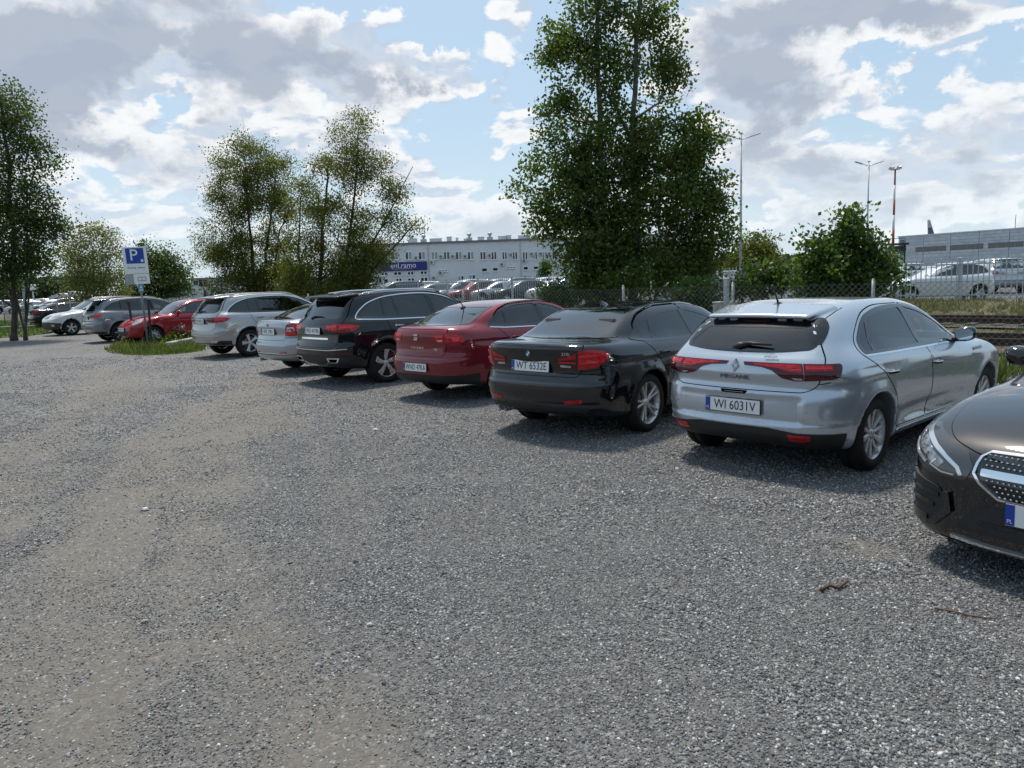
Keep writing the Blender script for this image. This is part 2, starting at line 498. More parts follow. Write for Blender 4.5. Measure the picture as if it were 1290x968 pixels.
class Shape:
    def __init__(s, **k):
        s.__dict__.update(dict(width=1.8, wb=2.65, rear_bow=.10, front_bow=.16, crown_l=.035, crown_g=.055, tumble=.38,
                               k_rear=.22, k_front=.25, k_top=.10, k_roof=.14, k_join=.06, zb=1.0, bow_g=.10,
                               arch=.375, flare=.016, wheel_r=.32, recess=[], spoiler=None, bottom=.20, extra=None,
                               crease=[], edges=[], redges=[], xm=1.0, spoil_on=False, arch_f=None))
        s.__dict__.update(k)
        for nm in ('XR', 'XF', 'TL', 'TG', 'PX', 'SZ', 'WB'):
            setattr(s, 'f' + nm, spline(getattr(s, nm)))
        for nm in ('TL', 'TG'):
            f = getattr(s, 'f' + nm)
            xs = np.linspace(-1.6, s.wb + 1.6, 4000)
            sl = np.gradient(f(xs), xs)
            kern = np.ones(80) / 80
            sl = np.convolve(np.pad(sl, 40, 'edge'), kern, 'same')[40:-40]
            setattr(s, 's' + nm, (xs, np.sqrt(1 + np.minimum(sl, 4)**2)))
        s.x0 = min(p[1] for p in s.XR) - .12
        s.x1 = max(p[1] for p in s.XF) + .12
        s.top = max(p[1] for p in s.TG)

    def f(s, x, y, z):
        ay = np.abs(y); y2 = ay * ay
        xr = s.fXR(z) + s.rear_bow * y2 + s.rear_bow * 0.6 * y2 * y2
        for (yw, z0, z1, dep, sf) in s.recess:
            xr = xr + dep * sig(yw - ay, sf) * sig(z - z0, sf) * sig(z1 - z, sf)
        for (zl, dep, wd, yw) in s.redges:
            d_ = z - zl
            xr = xr + dep * np.exp(-np.maximum(d_, 0) / wd) * sig(d_, .022) * sig(yw - ay, .1)
        xf = s.fXF(z) - s.front_bow * y2 - s.front_bow * 0.6 * y2 * y2
        W = 0.5 * s.width * s.fPX(x) * s.fSZ(z)
        for (zc, dep, wd, xa, xb) in s.crease:      # soft ribs and scallops along the flanks
            W = W + dep * np.exp(-((z - zc) / wd)**2) * sig(x - xa, .3) * sig(xb - x, .3)
        for (za, zb_, dep, wd, xa, xb) in s.edges:   # crisp folds: a lip above, hollow fading out below
            zl = za + (zb_ - za) * np.clip((x - xa) / (xb - xa), 0, 1)
            d_ = zl - z
            W = W - dep * np.exp(-np.maximum(d_, 0) / wd) * sig(d_, .022) * sig(x - xa, .25) * sig(xb - x, .25)
        for ax in (0.0, s.wb):
            rr = np.sqrt((x - ax)**2 + (z - s.wheel_r)**2)
            W = W + s.flare * np.exp(-((rr - s.arch) / .07)**2) * (z > 0.1)
        lo = smax(xr - x, (ay - W), s.k_rear)
        lo = smax(lo, smax(x - xf, ay - W, s.k_front), .02)
        t = s.sTL
        lo = smax(lo, (z - s.fTL(x) + s.crown_l * y2) / np.interp(x, t[0], t[1]), s.k_top)
        lo = smax(lo, (s.bottom + s.rise(x)) - z, .06)
        xg = s.xm + (x - s.xm) * (1 + s.bow_g * y2)
        t = s.sTG
        gt = (z - s.fTG(xg) + s.crown_g * y2) / np.interp(xg, t[0], t[1])
        gs = (ay - (s.fWB(x) - s.tumble * (z - s.zb))) / math.sqrt(1 + s.tumble**2)
        gh = smax(smax(gt, gs, s.k_roof), s.zb - .13 - z, .03)
        zc_ = np.minimum(z, s.zb + .02)
        gh = smax(gh, s.fXR(zc_) + s.rear_bow * y2 * (1 + .6 * y2) - x, .05)
        gh = smax(gh, x - s.fXF(zc_) + s.front_bow * y2 * (1 + .6 * y2), .05)
        b = smin(lo, gh, s.k_join)
        if s.spoiler and s.spoil_on:
            (sx0, sx1, sz0, sz1, sw, th) = s.spoiler
            u = np.clip((x - sx0) / (sx1 - sx0), 0, 1)
            zc = sz0 + (sz1 - sz0) * u - s.crown_g * y2
            xe = sx0 + s.bow_g * 0.8 * y2
            sp = smax(smax(np.abs(z - zc) - th, ay - sw - 0.06 * u, .04), smax(xe - x, x - sx1, .01), .03)
            b = smin(b, sp, .025)
        if s.extra is not None:
            b = s.extra(b, x, ay, z)
        for ax in (0.0, s.wb):
            rr = np.sqrt((x - ax)**2 + (z - s.wheel_r)**2)
            cut = np.maximum(rr - s.arch, 0.52 - ay)
            b = smax(b, -cut, .012)
        return b

    def rise(s, x):
        return 0.0 * x + 0.05 * sig(-0.45 - x, .4)

    def grad(s, x, y, z, e=.004):
        g = np.stack([s.f(x + e, y, z) - s.f(x - e, y, z), s.f(x, y + e, z) - s.f(x, y - e, z), s.f(x, y, z + e) - s.f(x, y, z - e)], 1)
        n = np.linalg.norm(g, axis=1, keepdims=True)
        return g / np.maximum(n, 1e-9), n[:, 0] / (2 * e)

    def mesh(s, h):
        nx = int((s.x1 - s.x0) / h) + 2; ny = int((s.width / 2 + .08) / h) + 2; nz = int((s.top + .12 - .08) / h) + 2
        xs = s.x0 + h * np.arange(nx); ys = h * np.arange(ny); zs = .08 + h * np.arange(nz)
        X, Y, Z = np.meshgrid(xs, ys, zs, indexing='ij')
        Fv = s.f(X, Y, Z)
        Fv = np.concatenate([Fv[:, :0:-1], Fv], 1)
        ys0 = -ys[-1]
        V, Q = surfnet(Fv, (s.x0, ys0, .08), h)
        for _ in range(4):
            g, n = s.grad(V[:, 0], V[:, 1], V[:, 2])
            d = s.f(V[:, 0], V[:, 1], V[:, 2]) / np.maximum(n, .5)
            V = V - g * np.clip(d, -h * .6, h * .6)[:, None]
        g, n = s.grad(V[:, 0], V[:, 1], V[:, 2])
        return V, Q, g

    # find the skin from outside along -d (rays start at o), at level lev
    def hit(s, O, D, tmax, lev=0.0, n=70):
        t = np.linspace(0, tmax, n)
        P = O[:, None, :] + D[:, None, :] * t[None, :, None]
        v = s.f(P[..., 0], P[..., 1], P[..., 2]) - lev
        ins = v < 0
        first = np.argmax(ins, 1); ok = ins.any(1)
        first = np.where(first == 0, 1, first)
        a = t[first - 1]; b = t[first]
        for _ in range(22):
            m = (a + b) / 2
            q = O + D * m[:, None]
            i = s.f(q[:, 0], q[:, 1], q[:, 2]) - lev < 0
            b = np.where(i, m, b); a = np.where(i, a, m)
        return O + D * b[:, None], ok

    def rays(s, view, U):
        n = len(U); O = np.zeros((n, 3)); D = np.zeros((n, 3))
        if view == 'side':      # u = x, v = z, left flank
            O[:, 0] = U[:, 0]; O[:, 1] = s.width / 2 + .15; O[:, 2] = U[:, 1]; D[:, 1] = -1; tm = .75
        elif view == 'rear':    # u = y, v = z
            O[:, 0] = s.x0 - .1; O[:, 1] = U[:, 0]; O[:, 2] = U[:, 1]; D[:, 0] = 1; tm = 1.9
        elif view == 'front':
            O[:, 0] = s.x1 + .1; O[:, 1] = U[:, 0]; O[:, 2] = U[:, 1]; D[:, 0] = -1; tm = 2.4
        elif view == 'top':     # u = x, v = y
            O[:, 0] = U[:, 0]; O[:, 1] = U[:, 1]; O[:, 2] = s.top + .2; D[:, 2] = -1; tm = 1.1
        else:                   # 'wrapr'/'wrapf': u = bearing (deg) from a pivot inside, v = z
            if view == 'wrapr':
                xc = -0.1; a = np.radians(U[:, 0]); dx, dy = -np.cos(a), np.sin(a)
            else:
                xc = s.wb - 0.1; a = np.radians(U[:, 0]); dx, dy = np.cos(a), np.sin(a)
            O[:, 0] = xc + dx * 1.6; O[:, 1] = dy * 1.6; O[:, 2] = U[:, 1]; D[:, 0] = -dx; D[:, 1] = -dy; tm = 1.3
        return O, D, tm


WRAP = math.radians(1) * .85


def surfnet(Fv, org, h):
    ins = Fv < 0
    c = [ins[i:Fv.shape[0] - 1 + i, j:Fv.shape[1] - 1 + j, k:Fv.shape[2] - 1 + k] for i in (0, 1) for j in (0, 1) for k in (0, 1)]
    sm = sum(q.astype(np.int8) for q in c)
    idx = np.argwhere((sm > 0) & (sm < 8))
    num = -np.ones(sm.shape, np.int64); num[tuple(idx.T)] = np.arange(len(idx))
    offs = np.array([(i, j, k) for i in (0, 1) for j in (0, 1) for k in (0, 1)])
    vals = np.stack([Fv[idx[:, 0] + o[0], idx[:, 1] + o[1], idx[:, 2] + o[2]] for o in offs], 1)
    acc = np.zeros((len(idx), 3)); cnt = np.zeros(len(idx))
    for a in range(8):
        for b in range(a + 1, 8):
            if abs(offs[a] - offs[b]).sum() != 1: continue
            va, vb = vals[:, a], vals[:, b]
            cr = (va < 0) != (vb < 0)
            t = np.where(cr, va / np.where(cr, va - vb, 1), 0)
            p = offs[a][None] + (offs[b] - offs[a])[None] * t[:, None]
            acc += p * cr[:, None]; cnt += cr
    V = (acc / cnt[:, None] + idx) * h + np.array(org)
    Q = []
    for ax in range(3):
        o = [k for k in range(3) if k != ax]
        sl0 = [slice(None)] * 3; sl1 = [slice(None)] * 3
        sl0[ax] = slice(0, -1); sl1[ax] = slice(1, None)
        A, B = ins[tuple(sl0)], ins[tuple(sl1)]
        e = np.argwhere(A != B)
        e = e[(e[:, o[0]] > 0) & (e[:, o[1]] > 0) & (e[:, o[0]] < sm.shape[o[0]]) & (e[:, o[1]] < sm.shape[o[1]])]
        flip = A[tuple(e.T)]

        def g(d0, d1):
            q = e.copy(); q[:, o[0]] -= d0; q[:, o[1]] -= d1
            return num[tuple(q.T)]
        q = np.stack([g(1, 1), g(0, 1), g(0, 0), g(1, 0)], 1)
        fl = flip if ax != 1 else ~flip
        q[~fl] = q[~fl][:, ::-1]
        Q.append(q)
    return V, np.concatenate(Q)


def fillet(poly, n=5):
    """poly of (u, v) sharp or (u, v, r) rounded corners"""
    P = [np.array(p[:2], float) for p in poly]; out = []
    N = len(P)
    for i in range(N):
        r = poly[i][2] if len(poly[i]) > 2 else 0
        if r <= 0:
            out.append(P[i]); continue
        a = P[i - 1] - P[i]; b = P[(i + 1) % N] - P[i]
        la, lb = np.linalg.norm(a), np.linalg.norm(b)
        d = min(r, la * .48, lb * .48)
        p0 = P[i] + a / la * d; p2 = P[i] + b / lb * d
        for k in range(n + 1):
            t = k / n
            out.append((1 - t)**2 * p0 + 2 * t * (1 - t) * P[i] + t * t * p2)
    return np.array(out)


def resample(poly, h):
    out = []
    N = len(poly)
    for i in range(N):
        a, b = poly[i], poly[(i + 1) % N]
        k = max(1, int(np.linalg.norm(b - a) / h + .5))
        for q in range(k):
            out.append(a + (b - a) * q / k)
    return np.array(out)


def inside(poly, P):
    x, y = P[:, 0], P[:, 1]; r = np.zeros(len(P), bool)
    j = len(poly) - 1
    for i in range(len(poly)):
        xi, yi = poly[i]; xj, yj = poly[j]
        if yi != yj:
            r ^= ((yi > y) != (yj > y)) & (x < (xj - xi) * (y - yi) / (yj - yi) + xi)
        j = i
    return r


def offset_poly(poly, d):
    """moves a closed outline outwards by d (inwards if negative)"""
    P = np.array(poly); N = len(P)
    ar = 0.5 * np.sum(P[:, 0] * np.roll(P[:, 1], -1) - np.roll(P[:, 0], -1) * P[:, 1])
    sg = 1 if ar > 0 else -1
    e = np.roll(P, -1, 0) - P; e /= np.maximum(np.linalg.norm(e, axis=1, keepdims=True), 1e-9)
    nrm = np.stack([e[:, 1], -e[:, 0]], 1) * sg
    m = nrm + np.roll(nrm, 1, 0)
    m /= np.maximum(np.linalg.norm(m, axis=1, keepdims=True), 1e-9)
    c = np.maximum(np.sum(m * nrm, 1), .5)
    return P + m * (d / c)[:, None]


class Car:
    def __init__(s, shape, paint, h=.025, detail=True):
        s.S = shape; s.paint = paint; s.h = h; s.detail = detail; s.parts = []; s.cuts = []

    def triang(s, polys, h, asp=1.0):
        """constrained triangulation of outline minus holes; returns 2-D points, tris, boundary edges"""
        sc = np.array([asp, 1.0])
        polys = [p * sc for p in polys]
        pts = []; edges = []
        for p in polys:
            b = len(pts); pts.extend(p.tolist()); edges += [(b + i, b + (i + 1) % len(p)) for i in range(len(p))]
        o = polys[0]; lo, hi = o.min(0), o.max(0)
        gx = np.arange(lo[0] + h / 2, hi[0], h); gy = np.arange(lo[1] + h / 2, hi[1], h)
        if len(gx) and len(gy):
            G = np.stack(np.meshgrid(gx, gy, indexing='ij'), -1).reshape(-1, 2)
            k = inside(o, G)
            for p in polys[1:]: k &= ~inside(p, G)
            G = G[k]
            B = np.array(pts)
            if len(G):
                far = np.array([np.min(np.sum((B - q)**2, 1)) for q in G]) > (h * .45)**2
                pts.extend(G[far].tolist())
        r = delaunay_2d_cdt([Vector(p) for p in pts], edges, [], 0, 1e-6)
        V = np.array([tuple(v) for v in r[0]]); T = np.array([t for t in r[2] if len(t) == 3])
        c = V[T].mean(1)
        k = inside(o, c)
        for p in polys[1:]: k &= ~inside(p, c)
        T = T[k]
        cnt = {}
        for t in T:
            for a, b in ((t[0], t[1]), (t[1], t[2]), (t[2], t[0])):
                cnt.setdefault((min(a, b), max(a, b)), []).append((a, b))
        bd = [v[0] for v in cnt.values() if len(v) == 1]
        return V / sc, T, bd

    def patch(s, name, view, poly, mat, off=.003, holes=(), h=.05, hb=.03, depth=.012, mirror=False, flipu=False, parent=None):
        """a panel laid on the skin: outline in a 2-D view, thickness as a skirt"""
        asp = 1.0
        if view in ('wrapr', 'wrapf'): asp = math.radians(1) * .85
        sc = np.array([asp, 1.0])
        polys = [resample(np.array(q) * sc, hb) / sc for q in [poly] + list(holes)]
        U, T, bd = s.triang(polys, h, asp)
        if len(T) == 0: return
        out = []
        n = len(U)
        O, D, tm = s.S.rays(view, U)
        Pt, ok = s.S.hit(O, D, tm, off)
        bi = sorted({a for e in bd for a in e}); mp = {a: n + i for i, a in enumerate(bi)}
        g, _ = s.S.grad(Pt[:, 0], Pt[:, 1], Pt[:, 2])
        V = np.concatenate([Pt, Pt[bi] - g[bi] * (depth + off)])
        N = np.concatenate([g, g[bi]])
        fo = []
        t3 = Pt[T]; fn = np.cross(t3[:, 1] - t3[:, 0], t3[:, 2] - t3[:, 0])
        fl = np.sum(fn * g[T[:, 0]], 1) < 0
        T2 = T.copy(); T2[fl] = T2[fl][:, ::-1]
        okf = ok[T2].all(1)
        # drop slivers that jumped across a fold of the skin
        ed = np.max(np.stack([np.linalg.norm(t3[:, i] - t3[:, (i + 1) % 3], axis=1) for i in range(3)]), 0)
        okf &= ed < .35
        T3 = T2[okf]
        # keep the largest connected piece of the panel
        lab = np.arange(n)
        for _ in range(400):
            m_ = lab[T3].min(1); old = lab.copy()
            for q in range(3): np.minimum.at(lab, T3[:, q], m_)
            lab = lab[lab]
            if (lab == old).all(): break
        tl = lab[T3[:, 0]]
        if len(tl):
            u_, c_ = np.unique(tl, return_counts=True)
            kp = u_[np.argmax(c_)]
            T3 = T3[tl == kp]
            ok = ok & (lab == kp)
        F = [tuple(t) for t in T3.tolist()]
        cnt = {}
        for t in F:
            for q in ((t[0], t[1]), (t[1], t[2]), (t[2], t[0])): cnt.setdefault((min(q), max(q)), []).append(q)
        sk = [(q[0][1], q[0][0], mp[q[0][0]], mp[q[0][1]]) for q in cnt.values() if len(q) == 1 and q[0][0] in mp and q[0][1] in mp]
        used = np.unique(np.array([i for f_ in F + sk for i in f_])) if F else np.array([], int)
        if not len(used): return
        ren = -np.ones(len(V), int); ren[used] = np.arange(len(used))
        LN = [tuple(g[i]) for f_ in F for i in f_]
        for q in sk:
            p = V[list(q)]; nn = np.cross(p[1] - p[0], p[2] - p[0]); l = np.linalg.norm(nn)
            nn = nn / l if l > 1e-12 else g[q[0]]
            LN += [tuple(nn)] * 4
        V = V[used]; F = [tuple(int(ren[i]) for i in f_) for f_ in F + sk]
        sides = [False, True] if mirror else [False]
        made = []
        for mir in sides:
            Vv = V.copy(); Ff = F; Ln = LN
            if mir:
                Vv[:, 1] *= -1; Ff = [q[::-1] for q in F]; Ln = []; k_ = 0
                for q in F:
                    Ln += [(c[0], -c[1], c[2]) for c in LN[k_:k_ + len(q)][::-1]]; k_ += len(q)
            me = mesh_np(name, Vv, Ff, mat, smooth=True)
            me.normals_split_custom_set(Ln)
            o = link(name, me, parent or s.root)
            made.append(o)
        return made[0] if len(made) == 1 else made

    def cut(s, view, poly, cond=None):
        s.cuts.append((view, np.array(poly), cond))

    def strip(s, pts, wd, asp=1.0):
        """closed outline of a thin line along an open polyline (asp: metres per unit of u)"""
        P = np.array(pts, float) * np.array([asp, 1.0])
        t = np.gradient(P, axis=0); t /= np.maximum(np.linalg.norm(t, axis=1, keepdims=True), 1e-9)
        nn = np.stack([-t[:, 1], t[:, 0]], 1) * wd / 2
        return np.concatenate([P + nn, (P - nn)[::-1]]) / np.array([asp, 1.0])

    def body(s, name='body'):
        S = s.S
        S.spoil_on = True
        V, Q, N = S.mesh(s.h)
        S.spoil_on = False
        kill = np.zeros(len(Q), bool)
        for view, poly, cond in s.cuts:
            if view == 'side': U = V[:, [0, 2]]; okv = np.abs(V[:, 1]) > .35
            elif view == 'rear': U = V[:, [1, 2]]; okv = (V[:, 0] < cond) if cond is not None else (V[:, 0] < .8)
            elif view == 'front': U = V[:, [1, 2]]; okv = (V[:, 0] > cond) if cond is not None else (V[:, 0] > S.wb * .4)
            else: U = V[:, [0, 1]]; okv = V[:, 2] > .9
            k = inside(poly, U) & okv
            kill |= k[Q].all(1)
        Q = Q[~kill]
        c = V[Q].mean(1)
        mi = np.zeros(len(Q), np.int32)
        for ax in (0.0, S.wb):
            rr = np.hypot(c[:, 0] - ax, c[:, 2] - S.wheel_r)
            mi[(rr < S.arch - .004) & (np.abs(c[:, 1]) < S.width / 2 - .004)] = 1
        mi[(c[:, 2] < S.bottom + .025) & (N[Q].mean(1)[:, 2] < -.7)] = 1
        me = mesh_np(name, V, Q, [s.paint, M['liner']], N)
        me.polygons.foreach_set('material_index', mi)
        o = link(name, me, s.root)
        return o

    def place(s, name, loc, heading, label, cat='car', group='cars parked on the gravel lot'):
        s.root = empty(name, loc, heading, label, cat, group)
        return s.root


# ------------------------------------------------------------------ wheels
def spoke_mesh(mb, style, r, w, M0):
    """spokes in the plane of the rim face (axis Y, face towards +Y)"""
    def bar(a0, r0, r1, w0, w1, y0, y1, th, mi, skew=0.0):
        def pt(rr, lat, y):
            a = a0 + skew * (rr - r0)
            c, d = math.cos(a), math.sin(a)
            return M0 @ Vector((rr * c - lat * d, y, rr * d + lat * c))
        V = []
        for k in range(4):
            t = k / 3
            rr = r0 + (r1 - r0) * t; ww = w0 + (w1 - w0) * t; y = y0 + (y1 - y0) * (t**1.5)
            V += [pt(rr, -ww, y - .004), pt(rr, -ww * .55, y), pt(rr, ww * .55, y), pt(rr, ww, y - .004), pt(rr, ww * .9, y - th), pt(rr, -ww * .9, y - th)]
        F = []
        for k in range(3):
            for j in range(6):
                j2 = (j + 1) % 6
                F.append((k * 6 + j, k * 6 + j2, (k + 1) * 6 + j2, (k + 1) * 6 + j))
        mb.add(V, F, mi, False)
    R1 = r * .985
    if style == 'double5':
        for i in range(5):
            a = 2 * math.pi * i / 5 + math.pi / 2
            for sgn in (-1, 1):
                bar(a + sgn * .16, .045, R1, .013, .011, w - .034, w - .012, .03, 0, sgn * .12)
    elif style == 'multi10':
        for i in range(10):
            a = 2 * math.pi * i / 10 + .1
            wide = i % 2 == 0
            bar(a, .045, R1, .016 if wide else .014, .034 if wide else .022, w - .03, w - .012, .03, 0, .35 if wide else -.2)
    elif style == 'blade5':
        for i in range(5):
            a = 2 * math.pi * i / 5 + .5
            bar(a, .04, R1, .024, .052, w - .03, w - .010, .03, 0, .9)
            bar(a + .50, .05, R1, .018, .085, w - .045, w - .028, .02, 1, .9)
    elif style == 'star5':
        for i in range(5):
            a = 2 * math.pi * i / 5 + .3
            bar(a - .07, .04, R1, .018, .020, w - .03, w - .012, .03, 0, -.25)
            bar(a + .07, .04, R1, .018, .020, w - .03, w - .012, .03, 0, .25)
    elif style == 'turbine':
        for i in range(7):
            a = 2 * math.pi * i / 7
            bar(a, .05, R1 * .99, .012, .012, w - .03, w - .012, .025, 0, 1.1)
            bar(a + .25, .05, R1 * .99, .012, .012, w - .03, w - .012, .025, 0, -1.1)
    elif style == 'five':
        for i in range(5):
            bar(2 * math.pi * i / 5 + .2, .04, R1, .030, .036, w - .03, w - .012, .035, 0)
    else:               # hub cap with holes
        for i in range(9):
            bar(2 * math.pi * i / 9, .04, R1, .022, .030, w - .02, w - .012, .02, 0)


WHEEL_CACHE = {}


def wheel_set(parent, S, style, rim_r, mats=('alloy', 'alloy_dark'), tw=.22, segs=40, which=('rl', 'rr', 'fl', 'fr'), track=None):
    key = (style, rim_r, S.wheel_r, mats, tw, segs)
    tr = S.wheel_r
    if key not in WHEEL_CACHE:
        hw = tw / 2
        t = MB()
        prof = [(rim_r - .01, -hw + .01), (rim_r + .012, -hw + .002), (tr * .5 + rim_r * .5, -hw - .006), (tr - .028, -hw + .006), (tr - .008, -hw + .025), (tr - .001, -hw + .05),
                (tr - .001, -.012), (tr - .010, -.009), (tr - .010, .009), (tr - .001, .012),
                (tr - .001, hw - .05), (tr - .008, hw - .025), (tr - .028, hw - .006), (tr * .5 + rim_r * .5, hw + .006), (rim_r + .012, hw - .002), (rim_r - .01, hw - .01)]
        t.lathe(prof, segs)
        t_me = t.build('tyre', M['rubber']); 
        r_ = MB()
        face = hw - .012
        r_.lathe([(rim_r - .004, -hw + .02), (rim_r - .03, -.02), (rim_r - .035, face - .06), (rim_r - .012, face - .008), (rim_r + .006, face + .006), (rim_r + .010, face), (rim_r + .004, face - .012)], segs, mi=0)
        spoke_mesh(r_, style, rim_r - .004, face + .004, Matrix())
        r_.lathe([(.055, face - .06), (.052, face - .032), (.034, face - .022), (.030, face - .018), (.0, face - .017)], 20, mi=0)
        r_me = r_.build('rim', [M[mats[0]], M[mats[1]]])
        h_ = MB()
        h_.lathe([(0.0, face - .10), (rim_r - .035, face - .10)], segs, mi=1)
        h_.lathe([(.05, face - .065), (rim_r * .72, face - .065), (rim_r * .72, face - .085)], segs, mi=0)
        h_me = h_.build('wheel', [M['brake'], M['liner']])
        WHEEL_CACHE[key] = (h_me.data, t_me.data, r_me.data)
        for o in (t_me, r_me, h_me): bpy.data.objects.remove(o)
    h_me, t_me, r_me = WHEEL_CACHE[key]
    tk = track if track is not None else S.width / 2 - tw / 2 - .035
    for wname in which:
        x = 0.0 if wname[0] == 'r' else S.wb
        left = wname[1] == 'l'
        o = link('wheel', h_me, parent, (x, tk if left else -tk, tr), (0, R(31 if wname == 'rl' else 58), 0) if left else (0, 0, math.pi))
        if not left: o.rotation_euler = (math.pi, R(20), 0)
        link('tyre', t_me, o); link('rim', r_me, o)


# ------------------------------------------------------------------ lettering and plates
def text_mesh(body, size, depth=.002, align='CENTER', shear=0.0, sx=1.0):
    cu = bpy.data.curves.new('text', 'FONT'); cu.body = body; cu.size = size; cu.extrude = depth; cu.align_x = align; cu.align_y = 'CENTER'
    cu.shear = shear; cu.resolution_u = 3
    ob = bpy.data.objects.new('text', cu); COL.objects.link(ob)
    dg = bpy.context.evaluated_depsgraph_get()
    me = bpy.data.meshes.new_from_object(ob.evaluated_get(dg))
    bpy.data.objects.remove(ob); bpy.data.curves.remove(cu)
    if sx != 1.0:
        me.transform(Matrix.Scale(sx, 4, (1, 0, 0)))
    return me


def face_frame(p, n, up=(0, 0, 1)):
    """matrix with +Z along n, +Y close to up, at p"""
    n = Vector(n).normalized(); up = Vector(up)
    xx = up.cross(n).normalized(); yy = n.cross(xx)
    m = Matrix((xx, yy, n)).transposed().to_4x4(); m.translation = p
    return m


def skin_point(S, view, u, v, off=.004):
    O, D, tm = S.rays(view, np.array([[u, v]], float))
    P, ok = S.hit(O, D, tm, off)
    g, _ = S.grad(P[:, 0], P[:, 1], P[:, 2])
    return Vector(P[0]), Vector(g[0])


def lettering(car, name, body, size, view, u, v, mat, depth=.002, shear=0., sx=1.0, parent=None):
    me = text_mesh(body, size, depth, shear=shear, sx=sx); me.materials.clear(); me.materials.append(mat)
    p, n = skin_point(car.S, view, u, v)
    o = link(name, me, parent or car.root); o.matrix_local = face_frame(p, n)
    return o


def number_plate(car, view, u, v, txt, w=.52, h=.114, tilt=None, front=False, off=.012):
    p, n = skin_point(car.S, view, u, v, off)
    if tilt is not None:
        n = Vector((1 if view == 'front' else -1, 0, tilt)).normalized()
    m = face_frame(p, n)
    b = MB(); b.box((0, 0, 0), (w + .016, h + .016, .012), bev=.004)
    o = b.build('number_plate', M['ink'], car.root); o.matrix_local = m
    b = MB(); b.box((0, 0, .0065), (w, h, .004)); pf = b.build('plate_face', M['plate'], o)
    b = MB(); b.box((-w / 2 + .022, 0, .0085), (.044, h - .004, .004)); b.build('country_band', M['plate_blue'], o)
    if txt:
        me = text_mesh(txt, h * .98, .001, sx=.86); me.materials.clear(); me.materials.append(M['ink'])
        q = link('plate_lettering', me, o, (.022, -.002, .0092))
        wd = max(v.co.x for v in me.vertices) - min(v.co.x for v in me.vertices)
        if wd > w - .075: q.scale = ((w - .075) / wd, 1, 1)
        me = text_mesh('PL', h * .24, .001); me.materials.clear(); me.materials.append(M['white_flat'])
        link('country_code', me, o, (-w / 2 + .022, -h * .30, .0112))
    return o


def block_mesh(name, S, view, u, v, size, mat, parent, off=.004, bev=.006, rot=0.0, sink=0.0):
    """small bevelled box lying on the skin"""
    p, n = skin_point(S, view, u, v, off)
    b = MB(); b.box((0, 0, size[2] / 2 - sink), size, bev=bev)
    o = b.build(name, mat, parent); o.matrix_local = face_frame(p, n) @ Matrix.Rotation(rot, 4, 'Z')
    return o


def side_handle(car, x, z, mats, size=(.19, .032)):
    """pull handle on both flanks: a bowed bar over a dished cup"""
    for sgn in (1, -1):
        p, n = skin_point(car.S, 'side', x, z, .003)
        if sgn < 0: p = Vector((p.x, -p.y, p.z)); n = Vector((n.x, -n.y, n.z))
        b = MB()
        pts = []
        xx = Vector((0, 0, 1)).cross(n).normalized(); yy = n.cross(xx)
        for t in np.linspace(-1, 1, 9):
            pts.append(p + xx * (t * size[0] / 2) + n * (.028 * (1 - t**4) + .002))
        V = []; F = []
        hh = size[1] / 2
        for i, q in enumerate(pts):
            k = hh * (1 - .3 * abs(np.linspace(-1, 1, 9)[i])**3)
            V += [q + yy * k * .6 + n * .006, q + yy * k, q - yy * k, q - yy * k * .6 + n * .006]
        for i in range(8):
            for j in range(3):
                F.append((i * 4 + j, i * 4 + j + 1, i * 4 + 5 + j, i * 4 + 4 + j))
        b.add(V, F, 0, True)
        b.build('door_handle', mats, car.root)


def wing_mirror(car, x, z, mat, cap=None, size=(.13, .20, .145)):
    """door mirrors, both sides: shell, arm and glass"""
    for sgn in (1, -1):
        p, n = skin_point(car.S, 'side', x, z, 0.0)
        y = p.y + .13
        V = []; F = []; nu, nv = 14, 9
        for i in range(nv + 1):
            ph = math.pi * i / nv
            for k in range(nu):
                a = 2 * math.pi * k / nu
                ca, sa = math.cos(a), math.sin(a)
                ca = math.copysign(abs(ca)**.75, ca); sa = math.copysign(abs(sa)**.75, sa)
                rr = math.sin(ph)**.6
                X = math.cos(ph) * size[0] * (.5 if math.cos(ph) < 0 else 1.0) * .62
                V.append((x + X, (y + ca * rr * size[1] / 2) * sgn, z + .035 + sa * rr * size[2] / 2 + ca * .01))
        for i in range(nv):
            for k in range(nu):
                k2 = (k + 1) % nu
                F.append((i * nu + k, i * nu + k2, (i + 1) * nu + k2, (i + 1) * nu + k))
        b = MB(); b.add(V, F, 0, True)
        b.tube([(x - .0, (p.y - .03) * sgn, z - .02), (x + .01, (p.y + .06) * sgn, z - .02), (x + .01, (y) * sgn, z - .01)], [.03, .022, .03], 8, 1)
        o = b.build('wing_mirror', [cap or mat, M['blk_plastic']], car.root)
        g = MB()
        gv = [(x - size[0] * .312, (y + ca * size[1] * .40) * sgn, z + .035 + sa * size[2] * .38) for ca, sa in [(math.copysign(abs(math.cos(2 * math.pi * k / 16))**.7, math.cos(2 * math.pi * k / 16)), math.copysign(abs(math.sin(2 * math.pi * k / 16))**.7, math.sin(2 * math.pi * k / 16))) for k in range(16)]]
        gv += [(q[0] + .01, q[1], q[2]) for q in gv]
        g.add(gv, [tuple(range(16))] + [(k, (k + 1) % 16, 16 + (k + 1) % 16, 16 + k) for k in range(16)])
        g.build('mirror_glass', M['mirror'], o)


